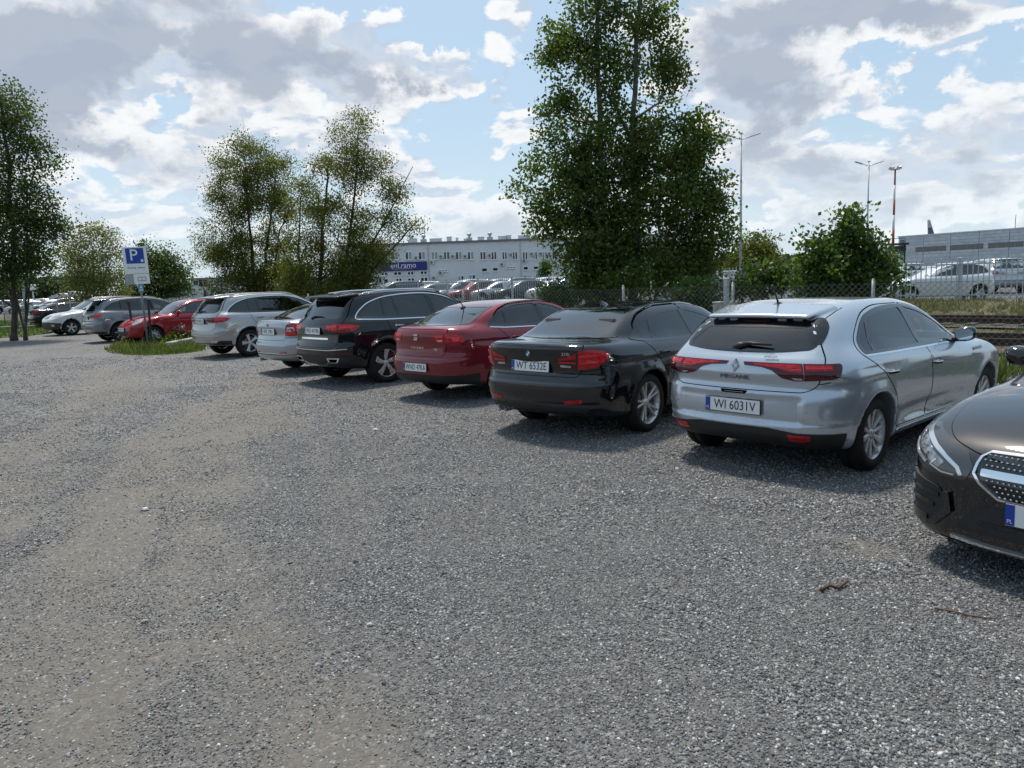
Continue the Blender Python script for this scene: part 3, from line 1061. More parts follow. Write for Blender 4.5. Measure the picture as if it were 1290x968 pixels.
def interior(car, x_front, zseat=.62, wb=2.65):
    """two rows of seats and a dashboard, seen through the panes"""
    S = car.S
    w2 = S.width / 2
    for (x, ys) in ((x_front, (.37, -.37)), (x_front - .85, (.0,))):
        for y in ys:
            b = MB()
            wide = .46 if len(ys) == 2 else 1.22
            b.box((0, 0, 0), (.48, wide, .16), bev=.05, M=Matrix.Translation((x + .05, y, zseat - .12)))
            b.box((0, 0, 0), (.14, wide, .60), bev=.05, M=Matrix.Translation((x - .26, y, zseat + .18)) @ Matrix.Rotation(R(-16), 4, 'Y'))
            o = b.build('seat', M['seat'], car.root)
            heads = (0,) if len(ys) == 2 else (-.38, .38)
            for hy in heads:
                b = MB()
                b.box((0, 0, 0), (.10, .26, .17), bev=.035, M=Matrix.Translation((x - .37, y + hy, zseat + .55)) @ Matrix.Rotation(R(-10), 4, 'Y'))
                b.build('headrest', M['seat'], o)
    b = MB(); b.box((x_front + .85, 0, .86), (.36, S.width * .78, .22), bev=.08); b.build('dashboard', M['seat_light'], car.root)
    b = MB(); b.box((1.2, 0, .42), (1.7, S.width * .80, .06)); b.box((.0, 0, .70), (.9, S.width * .54, .04)); b.build('cabin_floor', M['seat'], car.root)
    b = MB()
    ring = [Matrix.Translation((x_front + .52, .37, .88)) @ Matrix.Rotation(R(-62), 4, 'Y') @ Vector((.185 * math.cos(a), .185 * math.sin(a), 0)) for a in np.linspace(0, 2 * math.pi, 19)]
    b.tube(ring, .013, 6, cap=False); b.box((x_front + .53, .37, .88), (.05, .3, .05), bev=.02); b.build('steering_wheel', M['seat'], car.root)


# ------------------------------------------------------------------ the silver hatchback in front
def side_glass(car, dlo, panes, trim='blk_gloss', frame_off=.004, lip=None, see=True):
    """one dark frame round all the side panes, then each pane"""
    D = fillet(dlo, 6)
    holes = [fillet(p, 5) for p, _ in panes]
    car.patch('window_frame', 'side', D, M[trim], .0045, holes=holes, h=.08, hb=.025, depth=.012, mirror=True)
    if lip:
        car.patch('window_trim', 'side', offset_poly(D, lip[1]), M[lip[0]], .0035, holes=[offset_poly(D, -.004)], h=.2, hb=.03, depth=.01, mirror=True)
    for (p, g) in panes:
        o = offset_poly(fillet(p, 5), .006)
        car.patch('side_window', 'side', o, M[g], .0015, h=.09, hb=.05, depth=.002, mirror=True)
    if see:
        car.cut('side', offset_poly(D, -.012))
    return D


def panel(car, name, view, poly, mat, mirror=False, holes=(), gap=.007, off=.0028, hb=.04, h=.06):
    """a closed panel standing proud in its own dark joint"""
    car.patch(name + '_joint', view, offset_poly(poly, gap), M['gap'], .0008, holes=[offset_poly(poly, -.01)], h=.3, hb=hb, depth=.004, mirror=mirror)
    return car.patch(name, view, poly, mat, off, holes=holes, h=h, hb=hb, depth=.005, mirror=mirror)


def build_hatch_front():
    S = Shape(width=1.814, wb=2.669, wheel_r=.318, arch=.362, bottom=.22, zb=1.0, tumble=.42, xm=.8,
              XR=[(.10, -.52), (.22, -.64), (.30, -.74), (.38, -.80), (.50, -.815), (.62, -.81), (.70, -.795), (.75, -.765), (.85, -.755), (.96, -.725), (1.03, -.685), (1.12, -.61), (1.3, -.5)],
              XF=[(.10, 3.40), (.25, 3.54), (.40, 3.58), (.60, 3.58), (.72, 3.52), (.82, 3.40), (.95, 3.1), (1.1, 2.6)],
              TL=[(-.9, .98), (-.75, 1.01), (-.3, 1.06), (.4, 1.05), (1.2, 1.0), (2.0, .985), (2.4, .975), (2.8, .945), (3.2, .87), (3.45, .77), (3.65, .62)],
              TG=[(-1.2, .30), (-.82, .88), (-.70, 1.02), (-.57, 1.165), (-.44, 1.280), (-.33, 1.340), (-.15, 1.388), (.12, 1.424), (.5, 1.445), (1.0, 1.44), (1.4, 1.385), (1.9, 1.19), (2.35, .99), (2.8, .80)],
              PX=[(-.95, .90), (-.7, .945), (-.3, .985), (.2, 1.0), (1.3, .985), (2.4, .995), (3.0, .975), (3.4, .91), (3.7, .83)],
              SZ=[(.1, .88), (.22, .925), (.32, .955), (.48, .985), (.62, .998), (.74, 1.0), (.86, .985), (.95, .965), (1.05, .93), (1.2, .88)],
              WB=[(-1.0, .66), (-.7, .715), (-.3, .765), (.3, .80), (1.2, .80), (2.0, .775), (2.6, .72)],
              rear_bow=.165, front_bow=.20, crown_l=.05, crown_g=.055, k_rear=.30, k_front=.3, k_top=.14, k_roof=.13, k_join=.10, bow_g=.13,
              spoiler=(-.47, -.05, 1.327, 1.405, .49, .020),
              crease=[(.44, -.022, .07, .45, 2.2), (.30, .016, .05, .40, 2.3)],
              edges=[(.905, .86, .012, .05, -.3, 2.7), (.40, .34, .018, .035, .5, 2.2)], redges=[(.470, .016, .03, .84)],
              recess=[(.58, .47, .69, .024, .035)])
    paint = car_paint('silver_blue_paint', (.46, .505, .56), metal=.6, rough=.26, dust=.14, cior=1.65)
    c = Car(S, paint, .022)
    c.place('parked_car', (2.475, 7.01, 0), R(41.5), 'silver blue five-door hatchback with slim dark red tail lamps and a stubby roof aerial')
    # side glass
    dlo = [(-.17, 1.01, .10), (-.10, 1.13, .12), (.10, 1.30, .2), (.45, 1.365, .3), (.95, 1.375, .3), (1.35, 1.315, .3), (1.80, 1.14, .2), (2.08, 1.005, .03), (2.02, .975, .04), (1.1, .985, .1), (.2, 1.0, .1)]
    panes = [([(-.12, 1.025, .05), (-.06, 1.13, .08), (.13, 1.27, .04), (.02, 1.022, .02)], 'glass_dark'),
             ([(.065, 1.022, .02), (.17, 1.285, .05), (.50, 1.335, .2), (.90, 1.345, .02), (1.0, 1.012, .02)], 'glass_dark'),
             ([(1.11, 1.008, .02), (1.00, 1.348, .02), (1.32, 1.288, .2), (1.70, 1.14, .15), (1.90, 1.02, .02), (1.86, 1.002, .02)], 'glass_clear')]
    D = side_glass(c, dlo, panes, lip=('blk_gloss', .006))
    c.patch('sill_trim', 'side', c.strip([(-.15, .997), (.2, .992), (1.1, .977), (2.0, .966)], .014), M['chrome'], .006, h=.2, hb=.08, mirror=True)
    # doors
    rear_door = fillet([(-.20, 1.02, .05), (-.06, .93, .2), (.16, .80, .3), (.34, .60, .25), (.37, .44, .1), (.37, .335, .03), (1.07, .335, .02), (1.16, .65, .2), (1.08, .985, .02), (.95, 1.38, .02), (.4, 1.385, .2), (.08, 1.32, .2), (-.14, 1.14, .1)], 4)
    front_door = fillet([(1.095, .335, .02), (1.185, .65, .2), (1.105, .985, .02), (.975, 1.38, .02), (1.36, 1.33, .2), (1.84, 1.14, .2), (2.12, 1.0, .05), (2.20, .80, .2), (2.18, .335, .03)], 4)
    for nm, d in (('rear_door', rear_door), ('front_door', front_door)):
        panel(c, nm, 'side', d, paint, True, holes=[D])
    side_handle(c, .22, .83, paint); side_handle(c, 1.25, .82, paint)
    c.patch('handle_cup', 'side', fillet([(.16, .81, .03), (.28, .81, .03), (.28, .865, .03), (.16, .865, .03)]), M['gap'], .0032, h=.1, hb=.02, mirror=True)
    c.patch('handle_cup', 'side', fillet([(1.19, .80, .03), (1.31, .80, .03), (1.31, .855, .03), (1.19, .855, .03)]), M['gap'], .0032, h=.1, hb=.02, mirror=True)
    c.patch('fuel_flap_joint', 'side', offset_poly(fillet([(-.42, .80, .04), (-.24, .80, .04), (-.24, .95, .05), (-.42, .95, .05)]), .0), M['gap'], .0012, holes=[fillet([(-.415, .805, .04), (-.245, .805, .04), (-.245, .945, .05), (-.415, .945, .05)])], h=.2, hb=.03, depth=.003)
    c.patch('sill_strip', 'side', fillet([(.44, .262, .02), (2.24, .262, .02), (2.24, .30, .02), (.44, .30, .02)]), M['chrome'], .004, h=.1, hb=.05, mirror=True)
    c.patch('wing_badge', 'side', fillet([(2.24, .845, .005), (2.50, .845, .005), (2.50, .872, .005), (2.24, .872, .005)]), M['badge_dark'], .006, h=.1, hb=.05, mirror=True)
    # rear glass, its black surround and spoiler underside
    surround = fillet([(-.455, 1.312, .02), (.455, 1.312, .02), (.545, 1.20, .05), (.625, 1.10, .04), (.59, 1.065, .05), (.36, 1.042, .15), (0, 1.035, .3), (-.36, 1.042, .15), (-.59, 1.065, .05), (-.625, 1.10, .04), (-.545, 1.20, .05)], 5)
    glass = fillet([(-.45, 1.235, .03), (.45, 1.235, .03), (.565, 1.115, .03), (.555, 1.082, .03), (.35, 1.058, .1), (0, 1.051, .2), (-.35, 1.058, .1), (-.555, 1.082, .03), (-.565, 1.115, .03)], 5)
    c.patch('rear_window_frame', 'rear', surround, M['blk_gloss'], .004, holes=[glass], h=.07, hb=.03)
    c.patch('rear_window', 'rear', offset_poly(glass, .005), M['glass_dark'], .002, h=.06, hb=.05, depth=.003)
    c.cut('rear', offset_poly(glass, .012), -.2)
    c.patch('brake_lamp', 'rear', fillet([(-.13, 1.29, .005), (.13, 1.29, .005), (.13, 1.303, .005), (-.13, 1.303, .005)]), M['red_dark'], .007, h=.1, hb=.05)
    # tailgate
    gate = fillet([(-.47, 1.325, .03), (.47, 1.325, .03), (.565, 1.20, .05), (.65, 1.08, .10), (.725, .97, .2), (.685, .79, .1), (.60, .735, .05), (-.60, .735, .05), (-.685, .79, .1), (-.725, .97, .2), (-.65, 1.08, .10), (-.565, 1.20, .05)], 5)
    panel(c, 'tailgate', 'rear', gate, paint, holes=[surround])
    # lamps: outline by bearing round the corner
    LZ = .060
    for inner, nm in (((([(6.2, .905, .3), (44, .905, .5), (44, .765, .5), (40, .763, .5), (33, .785, .5), (27, .845, 1.), (20, .868, .5), (7.5, .878, .3)])), 'tail_lamp'), (([(44.25, .905, .3), (62.5, .905, .6), (63.5, .885, .6), (61, .80, 1.5), (56, .778, 1.), (44.25, .765, .3)]), 'tail_lamp')):
        sc = np.array([math.radians(1) * .85, 1])
        P = fillet([(p[0] * sc[0], p[1], p[2] * .02) for p in inner], 4) / sc
        P[:, 1] += LZ
        c.patch(nm, 'wrapr', P, M['red_dark'], .006, h=.04, hb=.025, mirror=True)
    bar1 = np.array([(14, .897), (43.2, .897), (43.2, .83), (36, .842), (30, .868), (15, .883)]) + np.array([0, LZ])
    bar2 = np.array([(45.2, .893), (57.5, .893), (57.5, .852), (45.2, .85)]) + np.array([0, LZ])
    bar3 = np.array([(45.2, .828), (56.5, .832), (56.3, .808), (45.2, .80)]) + np.array([0, LZ])
    for b_, m_ in ((bar1, 'red_lamp'), (bar2, 'red_lamp'), (bar3, 'red_dark')):
        c.patch('lamp_glow', 'wrapr', b_, M[m_], .0075, h=.04, hb=.03, depth=.004, mirror=True)  # lens segments, each in its own even colour
    c.patch('lamp_glow', 'wrapr', np.array([(38, .79), (43.3, .785), (43.3, .772), (40, .772)]) + np.array([0, LZ]), M['clear_lens'], .0075, h=.04, hb=.03, depth=.004, mirror=True)
    c.patch('lamp_glow', 'wrapr', np.array([(37, .862), (43.3, .860), (43.3, .852), (38, .852)]) + np.array([0, LZ]), M['red_bright'], .0095, h=.04, hb=.03, depth=.004, mirror=True)
    c.patch('lamp_glow', 'wrapr', np.array([(45.4, .876), (57, .878), (57, .868), (45.4, .866)]) + np.array([0, LZ]), M['red_bright'], .0095, h=.04, hb=.03, depth=.004, mirror=True)
    # lower bumper
    skirt = fillet([(-66, .395, .3), (-58, .395, .5), (-40, .40, .3), (-25, .43, .3), (25, .43, .3), (40, .40, .3), (58, .395, .5), (66, .395, .3), (66, .23, .3), (-66, .23, .3)], 2)
    c.patch('lower_bumper', 'wrapr', skirt, M['blk_plastic'], .009, h=.035, hb=.03)
    for sg in (1, -1):
        P = [(sg * 36, .385), (sg * 47, .385), (sg * 47.5, .345), (sg * 45, .325), (sg * 37, .33)]
        c.patch('reflector', 'wrapr', np.array(P if sg > 0 else P[::-1]), M['red_lamp'], .013, h=.05, hb=.03)
    c.patch('bumper_joint', 'wrapr', c.strip([(46.5, .795), (52, .80), (57, .815)], .006, WRAP), M['gap'], .002, h=.2, hb=.03, depth=.003, mirror=True)
    # the dark fins beside the rear glass
    fin = [(56.5, 1.310), (70, 1.316), (68, 1.25), (62, 1.17), (56.5, 1.105), (52.5, 1.11), (54, 1.2)]
    sc = np.array([WRAP, 1]); fin = fillet([(p[0] * WRAP, p[1], .03) for p in fin], 4) / sc
    c.patch('rear_fin', 'wrapr', fin, M['blk_gloss'], .0045, h=.05, hb=.03, mirror=True)
    c.patch('latch_recess', 'rear', fillet([(-.11, .695, .01), (.11, .695, .01), (.13, .725, .01), (-.13, .725, .01)]), M['gap'], .004, h=.1, hb=.04)
    for y_ in (.62, -.62):
        block_mesh('parking_sensor', S, 'rear', y_, .58, (.022, .022, .003), paint, c.root, bev=.008)
    number_plate(c, 'rear', 0, .59, 'WI 6031V', tilt=.03)
    # diamond emblem, wiper, aerial, lettering
    p, n = skin_point(S, 'rear', 0, .93, .006); m4 = face_frame(p, n)
    b = MB()
    for k in range(4):
        a0, a1 = k * math.pi / 2, (k + 1) * math.pi / 2
        q0 = Vector((math.cos(a0) * .044, math.sin(a0) * .062, 0)); q1 = Vector((math.cos(a1) * .044, math.sin(a1) * .062, 0))
        r0, r1 = q0 * .5, q1 * .5; h0 = Vector((0, 0, .016))
        b.add([q0, q1, q1 * .76 + h0, q0 * .76 + h0, r1, r0], [(0, 1, 2, 3), (3, 2, 4, 5)], 0)
    o = b.build('emblem', M['badge'], c.root); o.matrix_local = m4
    lettering(c, 'model_lettering', 'MEGANE', .052, 'rear', .0, .832, M['badge_dark'], .002, sx=1.35)
    lettering(c, 'dealer_sticker', 'DELLA', .026, 'rear', -.29, 1.012, M['badge_dark'], .0006, shear=.2, sx=1.5)
    lettering(c, 'dealer_sticker', 'LEASING', .020, 'rear', -.31, .988, M['badge_dark'], .0006, shear=.2, sx=1.5)
    p, n = skin_point(S, 'rear', 0.02, 1.10, .012)
    b = MB()
    xx = Vector((0, -1, 0)); b.tube([p + xx * .0, p + xx * .1 + Vector((-.012, 0, .012)), p + xx * .30 + Vector((-.01, 0, .004))], [.020, .015, .008], 8)
    b.tube([p + xx * -.06 + Vector((.0, 0, -.03)), p + Vector((-.012, 0, -.01)), p + xx * .07], [.022, .03, .018], 8)
    b.build('rear_wiper', M['blk_plastic'], c.root)
    p, n = skin_point(S, 'top', -.06, 0, 0.0)
    b = MB(); b.lathe([(.045, -.004), (.036, .014), (.015, .03), (.0, .034)], 14, 'Z', Matrix.Translation(p) @ Matrix.Scale(1.7, 4, (1, 0, 0)))
    b.tube([p + Vector((.0, 0, .02)), p + Vector((-.06, 0, .11)), p + Vector((-.11, 0, .185))], [.009, .008, .0065], 8)
    b.build('roof_aerial', M['blk_plastic'], c.root)
    c.patch('roof_joint', 'top', c.strip([(-.42, .56), (-.20, .565), (.0, .555)], .006), M['gap'], .0015, h=.2, hb=.04, depth=.003, mirror=True)
    # windscreen and bonnet
    ws = fillet([(-.58, 1.36, .05), (.58, 1.36, .05), (.72, 1.02, .05), (-.72, 1.02, .05)], 4)
    c.patch('windscreen', 'front', ws, M['glass_clear'], .002, h=.08, hb=.06, depth=.003)
    c.cut('front', ws, 1.2)
    wing_mirror(c, 1.86, 1.0, M['blk_gloss'], cap=M['mirror_cap'])
    interior(c, 1.05)
    c.patch('arch_lip', 'side', np.array([(S.arch * k * math.cos(a), S.wheel_r + S.arch * k * math.sin(a)) for k, rng_ in ((1.035, np.linspace(-.28, math.pi + .28, 30)), (.985, np.linspace(math.pi + .28, -.28, 30))) for a in rng_]), paint, .0015, h=.2, hb=.04, depth=.012, mirror=True)
    c.body()
    wheel_set(c.root, S, 'multi10', .222)
    return c


# ------------------------------------------------------------------ the other cars: one table of shapes and panels each
def deg(pts):
    """outline in (bearing, z[, radius]) with its corners rounded"""
    sc = np.array([WRAP, 1.0])
    return fillet([(p[0] * WRAP, p[1], p[2] if len(p) > 2 else 0.0) for p in pts], 4) / sc


def arc_band(S, k0, k1, a0=-.28, a1=.28, n=26):
    return np.array([(S.arch * k * math.cos(a), S.wheel_r + S.arch * k * math.sin(a)) for k, rg in ((k1, np.linspace(a0, math.pi + a1, n)), (k0, np.linspace(math.pi + a1, a0, n))) for a in rg])


def build_car(sp):
    S = Shape(**sp['shape'])
    paint = car_paint(*sp['paint'][0], **sp['paint'][1])
    c = Car(S, paint, sp.get('h', .025))
    c.place('parked_car', sp['loc'], R(sp['head']), sp['label'])
    det = sp.get('detail', 2)
    D = None
    holes = []
    if 'dlo' in sp:
        D = side_glass(c, sp['dlo'], sp['panes'], trim=sp.get('frame', 'blk_gloss'), lip=sp.get('lip'), see=sp.get('see', True))
        holes = [D]
    for nm, d in sp.get('doors', []):
        panel(c, nm, 'side', fillet(d, 4), paint, True, holes=holes)
    for (x, z) in sp.get('handles', []):
        side_handle(c, x, z, sp.get('handle_mat') and M[sp['handle_mat']] or paint)
    rw = sp.get('rear_window')
    gh = []
    if rw:
        sur, gl = fillet(rw[0], 5), fillet(rw[1], 5)
        c.patch('rear_window_frame', 'rear', sur, M['blk_gloss'], .004, holes=[gl], h=.07, hb=.03)
        c.patch('rear_window', 'rear', offset_poly(gl, .005), M[rw[2]], .002, h=.06, hb=.05, depth=.003)
        if rw[2] != 'glass_solid': c.cut('rear', offset_poly(gl, .010), rw[3])
        gh = [sur]
    if 'gate' in sp:
        panel(c, sp['gate'][0], sp['gate'][1], fillet(sp['gate'][2], 5), paint, holes=gh if sp['gate'][1] == 'rear' else (), gap=sp.get('gate_gap', .006))
    ws = sp.get('windscreen')
    if ws:
        w_ = fillet(ws[0], 4)
        c.patch('windscreen', 'front', w_, M[ws[1]], .002, h=.08, hb=.06, depth=.003)
        if ws[1] != 'glass_solid': c.cut('front', w_, ws[2])
    for it in sp.get('patches', []):
        nm, view, pts, mat = it[:4]; off = it[4] if len(it) > 4 else .005; mir = it[5] if len(it) > 5 else False
        hh = it[6] if len(it) > 6 else .05
        P = deg(pts) if view in ('wrapr', 'wrapf') else fillet(pts, 4)
        c.patch(nm, view, P, paint if mat == 'paint' else M[mat], off, h=hh, hb=.03, mirror=mir, depth=.010)
    for it in sp.get('strips', []):
        nm, view, pts, wd, mat, off, mir = it
        asp = WRAP if view in ('wrapr', 'wrapf') else 1.0
        c.patch(nm, view, c.strip(pts, wd, asp), paint if mat == 'paint' else M[mat], off, h=.2, hb=.03, depth=.004, mirror=mir)
    if 'cladding' in sp:
        k, mat = sp['cladding']
        for ax in (0.0, S.wb):
            c.patch('arch_cladding', 'side', arc_band(S, .985, k) + np.array([ax, 0]), M[mat], .006, h=.2, hb=.04, mirror=True)
    else:
        c.patch('arch_lip', 'side', arc_band(S, .985, 1.03), paint, .0015, h=.2, hb=.04, depth=.012, mirror=True)
    if 'plate' in sp:
        view, u, v, txt, kw = sp['plate']; number_plate(c, view, u, v, txt, **kw)
    for (nm, body, size, view, u, v, mat, kw) in sp.get('text', []):
        lettering(c, nm, body, size, view, u, v, M[mat], **kw)
    if 'mirror' in sp:
        wing_mirror(c, sp['mirror'][0], sp['mirror'][1], M['blk_gloss'], cap=M[sp['mirror'][2]] if len(sp['mirror']) > 2 else paint)
    if 'seats' in sp:
        interior(c, sp['seats'], zseat=sp.get('zseat', .62))
    if 'finish' in sp:
        sp['finish'](c, S, paint)
    c.body()
    wh = sp['wheels']
    wheel_set(c.root, S, wh[0], wh[1], mats=wh[2] if len(wh) > 2 else ('alloy', 'alloy_dark'), segs=40 if det > 1 else 24)
    return c


def roundel(c, S, view, u, v, r, off=.003, kind='quarter'):
    p, n = skin_point(S, view, u, v, off)
    b = MB()
    b.lathe([(r, -.004), (r, .004), (r * .94, .008), (r * .72, .006), (r * .70, .005), (0, .005)], 28, 'Z', mi=0)
    if kind == 'quarter':
        for q in range(4):
            a = np.linspace(q * math.pi / 2, (q + 1) * math.pi / 2, 7)
            V = [(0, 0, .0065)] + [(r * .66 * math.cos(t), r * .66 * math.sin(t), .0065) for t in a]
            b.add(V, [(0, i, i + 1) for i in range(1, 7)], 1 if q % 2 else 2)
    o = b.build('emblem', [M['blk_gloss'] if kind == 'quarter' else M['badge'], M['badge_blue'], M['white_flat']], c.root)
    o.matrix_local = face_frame(p, n)


def plain_emblem(c, S, view, u, v, pts, off=.004, mat='badge'):
    p, n = skin_point(S, view, u, v, off)
    b = MB()
    for poly in pts:
        k = len(poly)
        V = [(x, y, 0) for x, y in poly] + [(x, y, .008) for x, y in poly]
        b.add(V, [tuple(range(k, 2 * k))] + [(i, (i + 1) % k, k + (i + 1) % k, k + i) for i in range(k)])
    o = b.build('emblem', M[mat], c.root); o.matrix_local = face_frame(p, n)


def shark_fin(c, S, x, mat):
    p, n = skin_point(S, 'top', x, 0, -.004)
    b = MB()
    V = []
    for (t, hh, ww) in ((-.085, .058, .006), (-.07, .062, .010), (-.02, .045, .022), (.05, .018, .026), (.09, .004, .012)):
        V += [(t, -ww, 0), (t, -ww * .35, hh), (t, ww * .35, hh), (t, ww, 0)]
    F = [(i * 4 + j, i * 4 + j + 1, i * 4 + 5 + j, i * 4 + 4 + j) for i in range(4) for j in range(3)] + [(0, 1, 2, 3)]
    b.add([p + Vector(q) for q in V], F, 0, True)
    b.build('roof_aerial', mat, c.root)


def whip_aerial(c, S, x, ln=.22):
    p, n = skin_point(S, 'top', x, 0, 0.0)
    b = MB(); b.lathe([(.038, -.004), (.03, .014), (.012, .028), (.0, .03)], 12, 'Z', Matrix.Translation(p) @ Matrix.Scale(1.6, 4, (1, 0, 0)))
    b.tube([p + Vector((0, 0, .018)), p + Vector((-ln * .4, 0, ln * .55)), p + Vector((-ln * .72, 0, ln * .95))], [.008, .006, .005], 7)
    b.build('roof_aerial', M['blk_plastic'], c.root)


def exhausts(c, S, spots, r=.036):
    for (y, z) in spots:
        b = MB()
        x = S.fXR(z) + S.rear_bow * y * y
        b.lathe([(r, .0), (r, -.16), (r * .86, -.16), (r * .8, .0)], 16, 'Y', Matrix.Translation((x + .13, y, z)) @ Matrix.Rotation(R(-90), 4, 'Z'))
        b.build('exhaust_pipe', M['badge_dark'], c.root)


def wiper(c, S, u, v, ln=.34, sgn=-1):
    p, n = skin_point(S, 'rear', u, v, .012)
    b = MB(); xx = Vector((0, sgn, 0)); up = Vector((.3, 0, .9))
    b.tube([p - up * .03, p, p + xx * .10 + up * .03, p + xx * ln + up * .03], [.022, .02, .014, .007], 8)
    b.build('rear_wiper', M['blk_plastic'], c.root)


# --- black saloon
def fin_saloon(c, S, paint):
    roundel(c, S, 'rear', 0, .935, .041)
    shark_fin(c, S, .42, paint)
    exhausts(c, S, [(.50, .30), (.41, .30)], .034)
    c.patch('sunroof', 'top', fillet([(.75, .40, .05), (1.50, .40, .05), (1.50, -.40, .05), (.75, -.40, .05)]), M['blk_gloss'], .003, h=.08, hb=.05)


